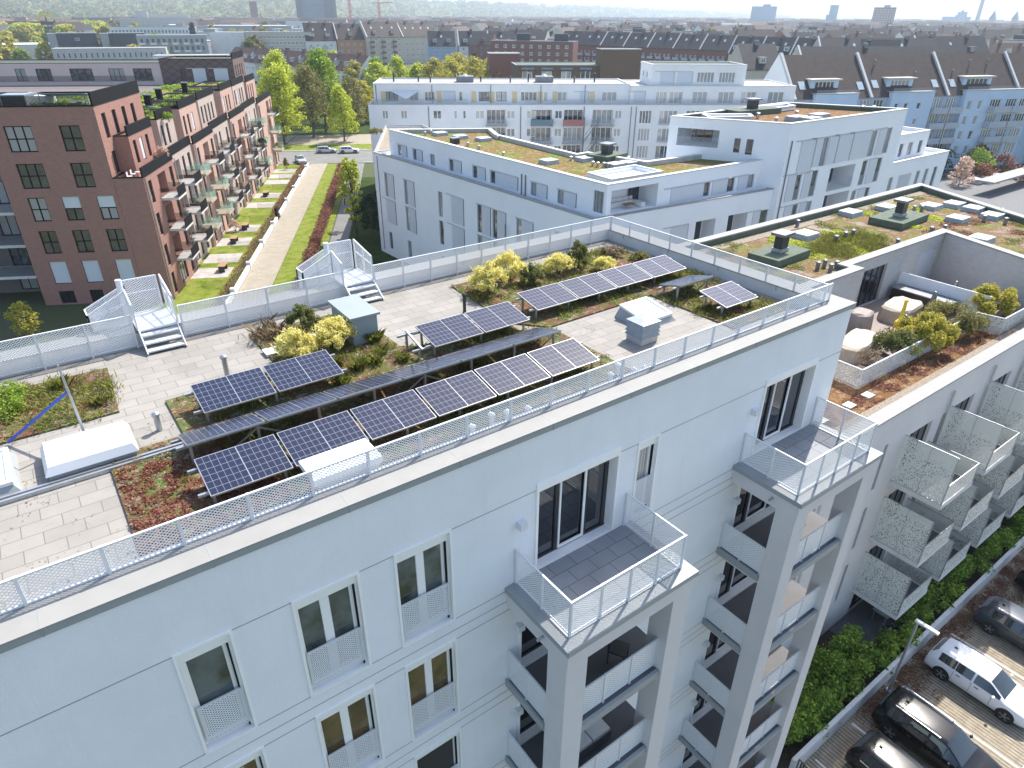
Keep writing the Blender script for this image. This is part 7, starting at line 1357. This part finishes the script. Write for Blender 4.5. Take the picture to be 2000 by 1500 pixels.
na = len(AZ); F = [(j*na+i, j*na+i+1, (j+1)*na+i+1, (j+1)*na+i) for j in range(len(RR)-1) for i in range(na-1)]
me = bpy.data.meshes.new('hills'); me.from_pydata(V, [], [f[::-1] for f in F]); me.materials.append(MT['forest']); me.polygons.foreach_set('use_smooth', [True]*len(F)); o = bpy.data.objects.new('hills', me); C.objects.link(o); tag(o, kind='structure')
# woodland crowns that read as one mass on the hills
def woods(name, a0, a1, k0, k1, n, size, mat, seed, label, hts=1):
    g = np.random.default_rng(seed); cl = []
    for _ in range(n):
        a = g.uniform(a0, a1); k = g.uniform(k0, k1); r0, r1 = hr(a); r = r0+(r1-r0)*k; H = max(3, 27.2+r1*math.tan(R(hill_top(a)))); kk = min(1, max(0, k)); s = kk*kk*(3-2*kk); x, y = polar(a, r); e = size*g.uniform(.6, 1.2)
        cl.append((x, y, max(0, -2+H*s*.97)+e*.35, e*1.1, e*1.1, e*.8))
    o = leaves(name, cl, n*26, size*.62, mat, None, seed, off=(*polar((a0+a1)/2, 2500), 0)); tag(o, label, 'woodland', kind='stuff')
woods('hill_woodland', 56, 96, -.12, 1.0, 1500, 11, 'leaf_olive', 1, 'hazy spring woodland covering the hills at the left'); woods('hill_woodland', 56, 96, -.15, 1.0, 1300, 11, 'leaf_shrub', 2, 'greener tree crowns in the woodland on the left hills'); woods('hill_woodland', 34, 58, -.1, 1.0, 1300, 17, 'leaf_olive', 3, 'far blue-green woodland on the middle hills')
# ---- town between the named buildings and the hills: individual houses, then the far mass
protos = []
def proto(kind, L, D, ze, zr, wall, rfm, n):
    t = thing('town_house', 'x', 'house', (0, 0, 0)); del t['_o']; m_ = MB()
    w = MB(); w.box(-L/2, L/2, -D/2, D/2, 0, ze)
    for i in range(n):
        for z in np.arange(1.5, ze-1.5, 3): s = -L/2+L*(i+.5)/n; w.box(s-.6, s+.6, -D/2-.03, -D/2+.1, z, z+1.5, 1)
    if kind == 'g': w.face([(-L/2, D/2, ze), (-L/2, -D/2, ze), (-L/2, 0, zr)]); w.face([(L/2, -D/2, ze), (L/2, D/2, ze), (L/2, 0, zr)])
    w.build('wall', [wall, 'far_glass'], t, off=(0, 0, 0)); r = MB()
    if kind == 'g':
        r.face([(-L/2, -D/2-.4, ze-.3), (L/2, -D/2-.4, ze-.3), (L/2, 0, zr), (-L/2, 0, zr)]); r.face([(-L/2, 0, zr), (L/2, 0, zr), (L/2, D/2+.4, ze-.3), (-L/2, D/2+.4, ze-.3)])
    else: r.box(-L/2-.2, L/2+.2, -D/2-.2, D/2+.2, ze, ze+.4); r.box(-L*.2, L*.1, -D*.2, D*.2, ze+.4, ze+2.6)
    r.build('roof', rfm, t, off=(0, 0, 0))
    if kind == 'g': c = MB(); [c.box(x-.6, x+.6, -.5, .5, zr-.6, zr+1.2) for x in (-L*.3,)]; c.build('chimney', 'far_brick', t, off=(0, 0, 0)); c = MB(); k_ = (zr-ze)/(D/2); [c.box(x-1.2, x+1.2, -D*.36, -D*.2, ze+.9, ze+2.9) for x in (L*.2,)]; c.build('dormer', wall, t, off=(0, 0, 0))
    protos.append(t); return t
PK = [('g', 15, 12, 12, 17.5, 'far_white', 'roof_dark', 4, 'white house with a dark tiled roof'), ('g', 14, 11, 10.5, 16, 'far_cream', 'roof_rust', 4, 'cream house with a rust brown roof'), ('g', 18, 12, 13, 18, 'far_brick', 'roof_dark', 5, 'red brick house with a dark roof'), ('g', 13, 11, 9, 14.5, 'far_white', 'roof_rust', 3, 'small white house with a rust brown roof'), ('f', 30, 14, 13, 13, 'far_white', 'far_roof_flat', 9, 'white flat-roofed block'), ('f', 40, 22, 9, 9, 'far_grey', 'far_white', 9, 'grey hall with a pale flat roof'), ('g', 24, 13, 13, 19, 'far_cream', 'roof_brown', 7, 'long cream house with a brown roof'), ('f', 22, 16, 16, 16, 'far_cream', 'far_dark', 6, 'cream flat-roofed block with a dark top')]
for k in PK: proto(*k[:8])
q = random.Random(21); cnt = [0]*len(PK); N_H = 0
ZN = lambda a: 'on the left' if a > 68 else ('left of centre' if a > 56 else ('in the centre' if a > 45 else ('right of centre' if a > 34 else 'on the right')))
def clear(a, r):
    for a0, a1, r0, r1 in ((78, 90, 330, 520), (70, 79, 400, 480), (60, 71, 380, 480), (56, 64, 320, 375), (50, 58, 270, 345), (33, 52, 190, 345), (72, 79, 230, 380), (60, 73, 250, 370), (66.2, 70, 1380, 1500), (45, 50, 1500, 1720), (52, 56, 1090, 1250), (36, 42, 1150, 1450), (80, 90, 480, 740), (78, 83, 680, 1150), (70, 78, 780, 930)):
        if a0 < a < a1 and r0 < r < r1: return False
    return True
rows = []
for r in (405, 450, 500, 555, 615, 680, 755, 840, 940, 1060, 1200, 1380):
    a = 19.0+q.uniform(0, 2)
    while a < 91:
        if clear(a, r+q.uniform(-5, 5)): rows.append((a, r+q.uniform(-14, 14)))
        a += math.degrees((17 if r < 900 else 30)/r)*q.uniform(1.0, 2.1)*(2.4 if a > 66 else (1.5 if a > 54 else 1))
q.shuffle(rows); near = sorted(rows[:285], key=lambda v: v[1])
for a, r in near:
    w_ = [5, 4, 4, 3, 2, 1.0, 4, 1.5] if a < 58 else [3, 3, 2, 2, 4, 3.5, 2, 2]
    k = q.choices(range(len(PK)), w_)[0]; x, y = polar(a, r); rot = R(a-90+q.choice([-20, 10, 15, 60, -65])+q.uniform(-6, 6)); lab = f"distant {PK[k][8]} {ZN(a)}"
    if cnt[k] == 0: o = protos[k]; o['category'] = 'house'; o.location = (x, y, 0); o.rotation_euler.z = rot
    else: o = dup(protos[k], None, (x, y, 0), rot)
    o['label'] = lab; o['group'] = f"{PK[k][8]}s in the distant town {ZN(a)}"; cnt[k] += 1
relabel = True
# far mass of houses
rf_ = random.Random(5)
for nm, wall, rfm, n, r0, r1, seed in (('distant_town', 'far_white', 'roof_rust', 700, 900, 3600, 1), ('distant_town', 'far_cream', 'roof_dark', 800, 800, 3600, 2), ('distant_town', 'far_grey', 'far_white', 260, 1000, 3800, 3)):
    m_ = MB(); qq = random.Random(seed)
    for _ in range(n):
        a = qq.uniform(15, 64) if qq.random() < .85 else qq.uniform(60, 88); r = r0+(min(r1, hr(a)[0]*.97)-r0)*qq.random()**.8
        if not clear(a, r): continue
        x, y = polar(a, r); rot = R(a-90+qq.choice([-20, 10, 60, 15])); L, D, h = qq.uniform(16, 60), qq.uniform(11, 16), qq.uniform(8, 14); c_, s_ = math.cos(rot), math.sin(rot); T_ = lambda u, v: (x+u*c_-v*s_, y+u*s_+v*c_); P = [T_(-L/2, -D/2), T_(L/2, -D/2), T_(L/2, D/2), T_(-L/2, D/2)]
        for i in range(4): m_.face([(*P[i], 0), (*P[(i+1) % 4], 0), (*P[(i+1) % 4], h), (*P[i], h)])
        zr = h+(5 if rfm != 'far_white' else .6); A, B_ = T_(-L/2, 0), T_(L/2, 0); m_.face([(*P[0], h), (*P[1], h), (*B_, zr), (*A, zr)], 1); m_.face([(*A, zr), (*B_, zr), (*P[2], h), (*P[3], h)], 1); m_.face([(*P[3], h), (*P[0], h), (*A, zr)]); m_.face([(*P[1], h), (*P[2], h), (*B_, zr)])
    tag(m_.build(nm, [wall, rfm]), {'roof_rust': 'far sea of small white houses with rust roofs towards the horizon', 'roof_dark': 'far sea of small cream houses with dark roofs towards the horizon', 'far_white': 'scattered pale flat halls towards the horizon'}[rfm], 'town', kind='stuff')
# trees standing in the town
tp_ = []
TK = [('round tree with fresh green leaves', 'leaf_green', 'round', 13, 6), ('olive brown tree not yet in full leaf', 'leaf_olive', 'round', 14, 6.5), ('golden spring tree', 'leaf_gold', 'round', 12, 6), ('dark conifer', 'leaf_dark', 'cone', 16, 3.4), ('lime green tree', 'leaf_lime', 'round', 12, 6)]
for i, k in enumerate(TK): o = tree(0, 0, k[3], k[4], k[1], 'x', 300+i, 1400, 1.5, shape=k[2], trunk_h=.1, nc=34); tp_.append(o)
cnt = [0]*5
spots = [(q.uniform(19, 90), q.uniform(390, 1300)) for _ in range(130)] + [(q.uniform(70, 89), q.uniform(400, 1350)) for _ in range(110)]
for i, (a, r) in enumerate(spots):
    k = q.choices(range(5), [4, 2.5, 3.5, .8, 4])[0]; x, y = polar(a, r); s = q.uniform(.7, 1.25)
    if cnt[k] == 0: o = tp_[k]; o.location = (x, y, 0)
    else: o = dup(tp_[k], None, (x, y, 0), q.uniform(0, 6))
    o.scale = (s, s, s*q.uniform(.85, 1.1)); o['label'] = f"distant {TK[k][0]} {ZN(a)}"; o['group'] = f"{TK[k][0]}s in the distant town {ZN(a)}"; cnt[k] += 1
tr = []
for i in range(40): a = 89.5-i*.19; r = 760+q.uniform(-60, 260); o = dup(tp_[4 if i % 3 else 2], None, (*polar(a, r), 0), q.uniform(0, 6)); o['label'] = 'lime green tree in the avenue at the far left' if i % 3 else 'golden tree in the avenue at the far left'; o['group'] = 'lime trees of the avenue at the far left' if i % 3 else 'golden trees of the avenue at the far left'; o.scale = (1.7, 1.7, 1.4)

# say which one: order within each look-alike group, read from the left
TENS = ['', 'ten', 'twenty', 'thirty', 'forty', 'fifty', 'sixty', 'seventy', 'eighty', 'ninety']; T2 = ['', 'tenth', 'twentieth', 'thirtieth', 'fortieth', 'fiftieth', 'sixtieth', 'seventieth', 'eightieth', 'ninetieth']
O1 = ['', 'first', 'second', 'third', 'fourth', 'fifth', 'sixth', 'seventh', 'eighth', 'ninth', 'tenth', 'eleventh', 'twelfth', 'thirteenth', 'fourteenth', 'fifteenth', 'sixteenth', 'seventeenth', 'eighteenth', 'nineteenth']
def ordn(i): return O1[i] if i < 20 else (T2[i//10] if i % 10 == 0 else TENS[i//10]+'-'+O1[i % 10])
gr = {}
for o in C.objects:
    if o.parent is None and 'label' in o and ('distant ' in o['label'][:8] or 'avenue at' in o['label']) and 'group' in o: gr.setdefault((o['group'], o['label']), []).append(o)
for (g_, l_), v in gr.items():
    o_ = sorted(v, key=lambda o: -math.atan2(o.location.y, o.location.x))
    for i, o in enumerate(o_):
        if len(v) > 1: o['label'] = l_.replace(' among the town roofs', '')+', '+ordn(i+1)+' from the left'
# ============================================================ haze
hz = MB().box(-500, 14500, -3000, 14500, -6, 300); ho = hz.build('haze', [], None) if False else None
me = bpy.data.meshes.new('haze'); me.from_pydata([(x, y, z) for z in (-6, 300) for x, y in ((-900, -900), (11500, -900), (11500, 11500), (-900, 11500))], [], [(0, 3, 2, 1), (4, 5, 6, 7), (0, 1, 5, 4), (1, 2, 6, 5), (2, 3, 7, 6), (3, 0, 4, 7)])
hm_ = bpy.data.materials.new('haze'); hm_.use_nodes = True; t_ = hm_.node_tree; t_.nodes.remove(t_.nodes['Principled BSDF']); pv = t_.nodes.new('ShaderNodeVolumePrincipled'); pv.inputs['Color'].default_value = (.74, .87, 1.0, 1); pv.inputs['Density'].default_value = .00019; pv.inputs['Anisotropy'].default_value = .25
t_.links.new(pv.outputs[0], t_.nodes['Material Output'].inputs['Volume']); me.materials.append(hm_); ho = bpy.data.objects.new('haze', me); C.objects.link(ho); ho['kind'] = 'stuff'
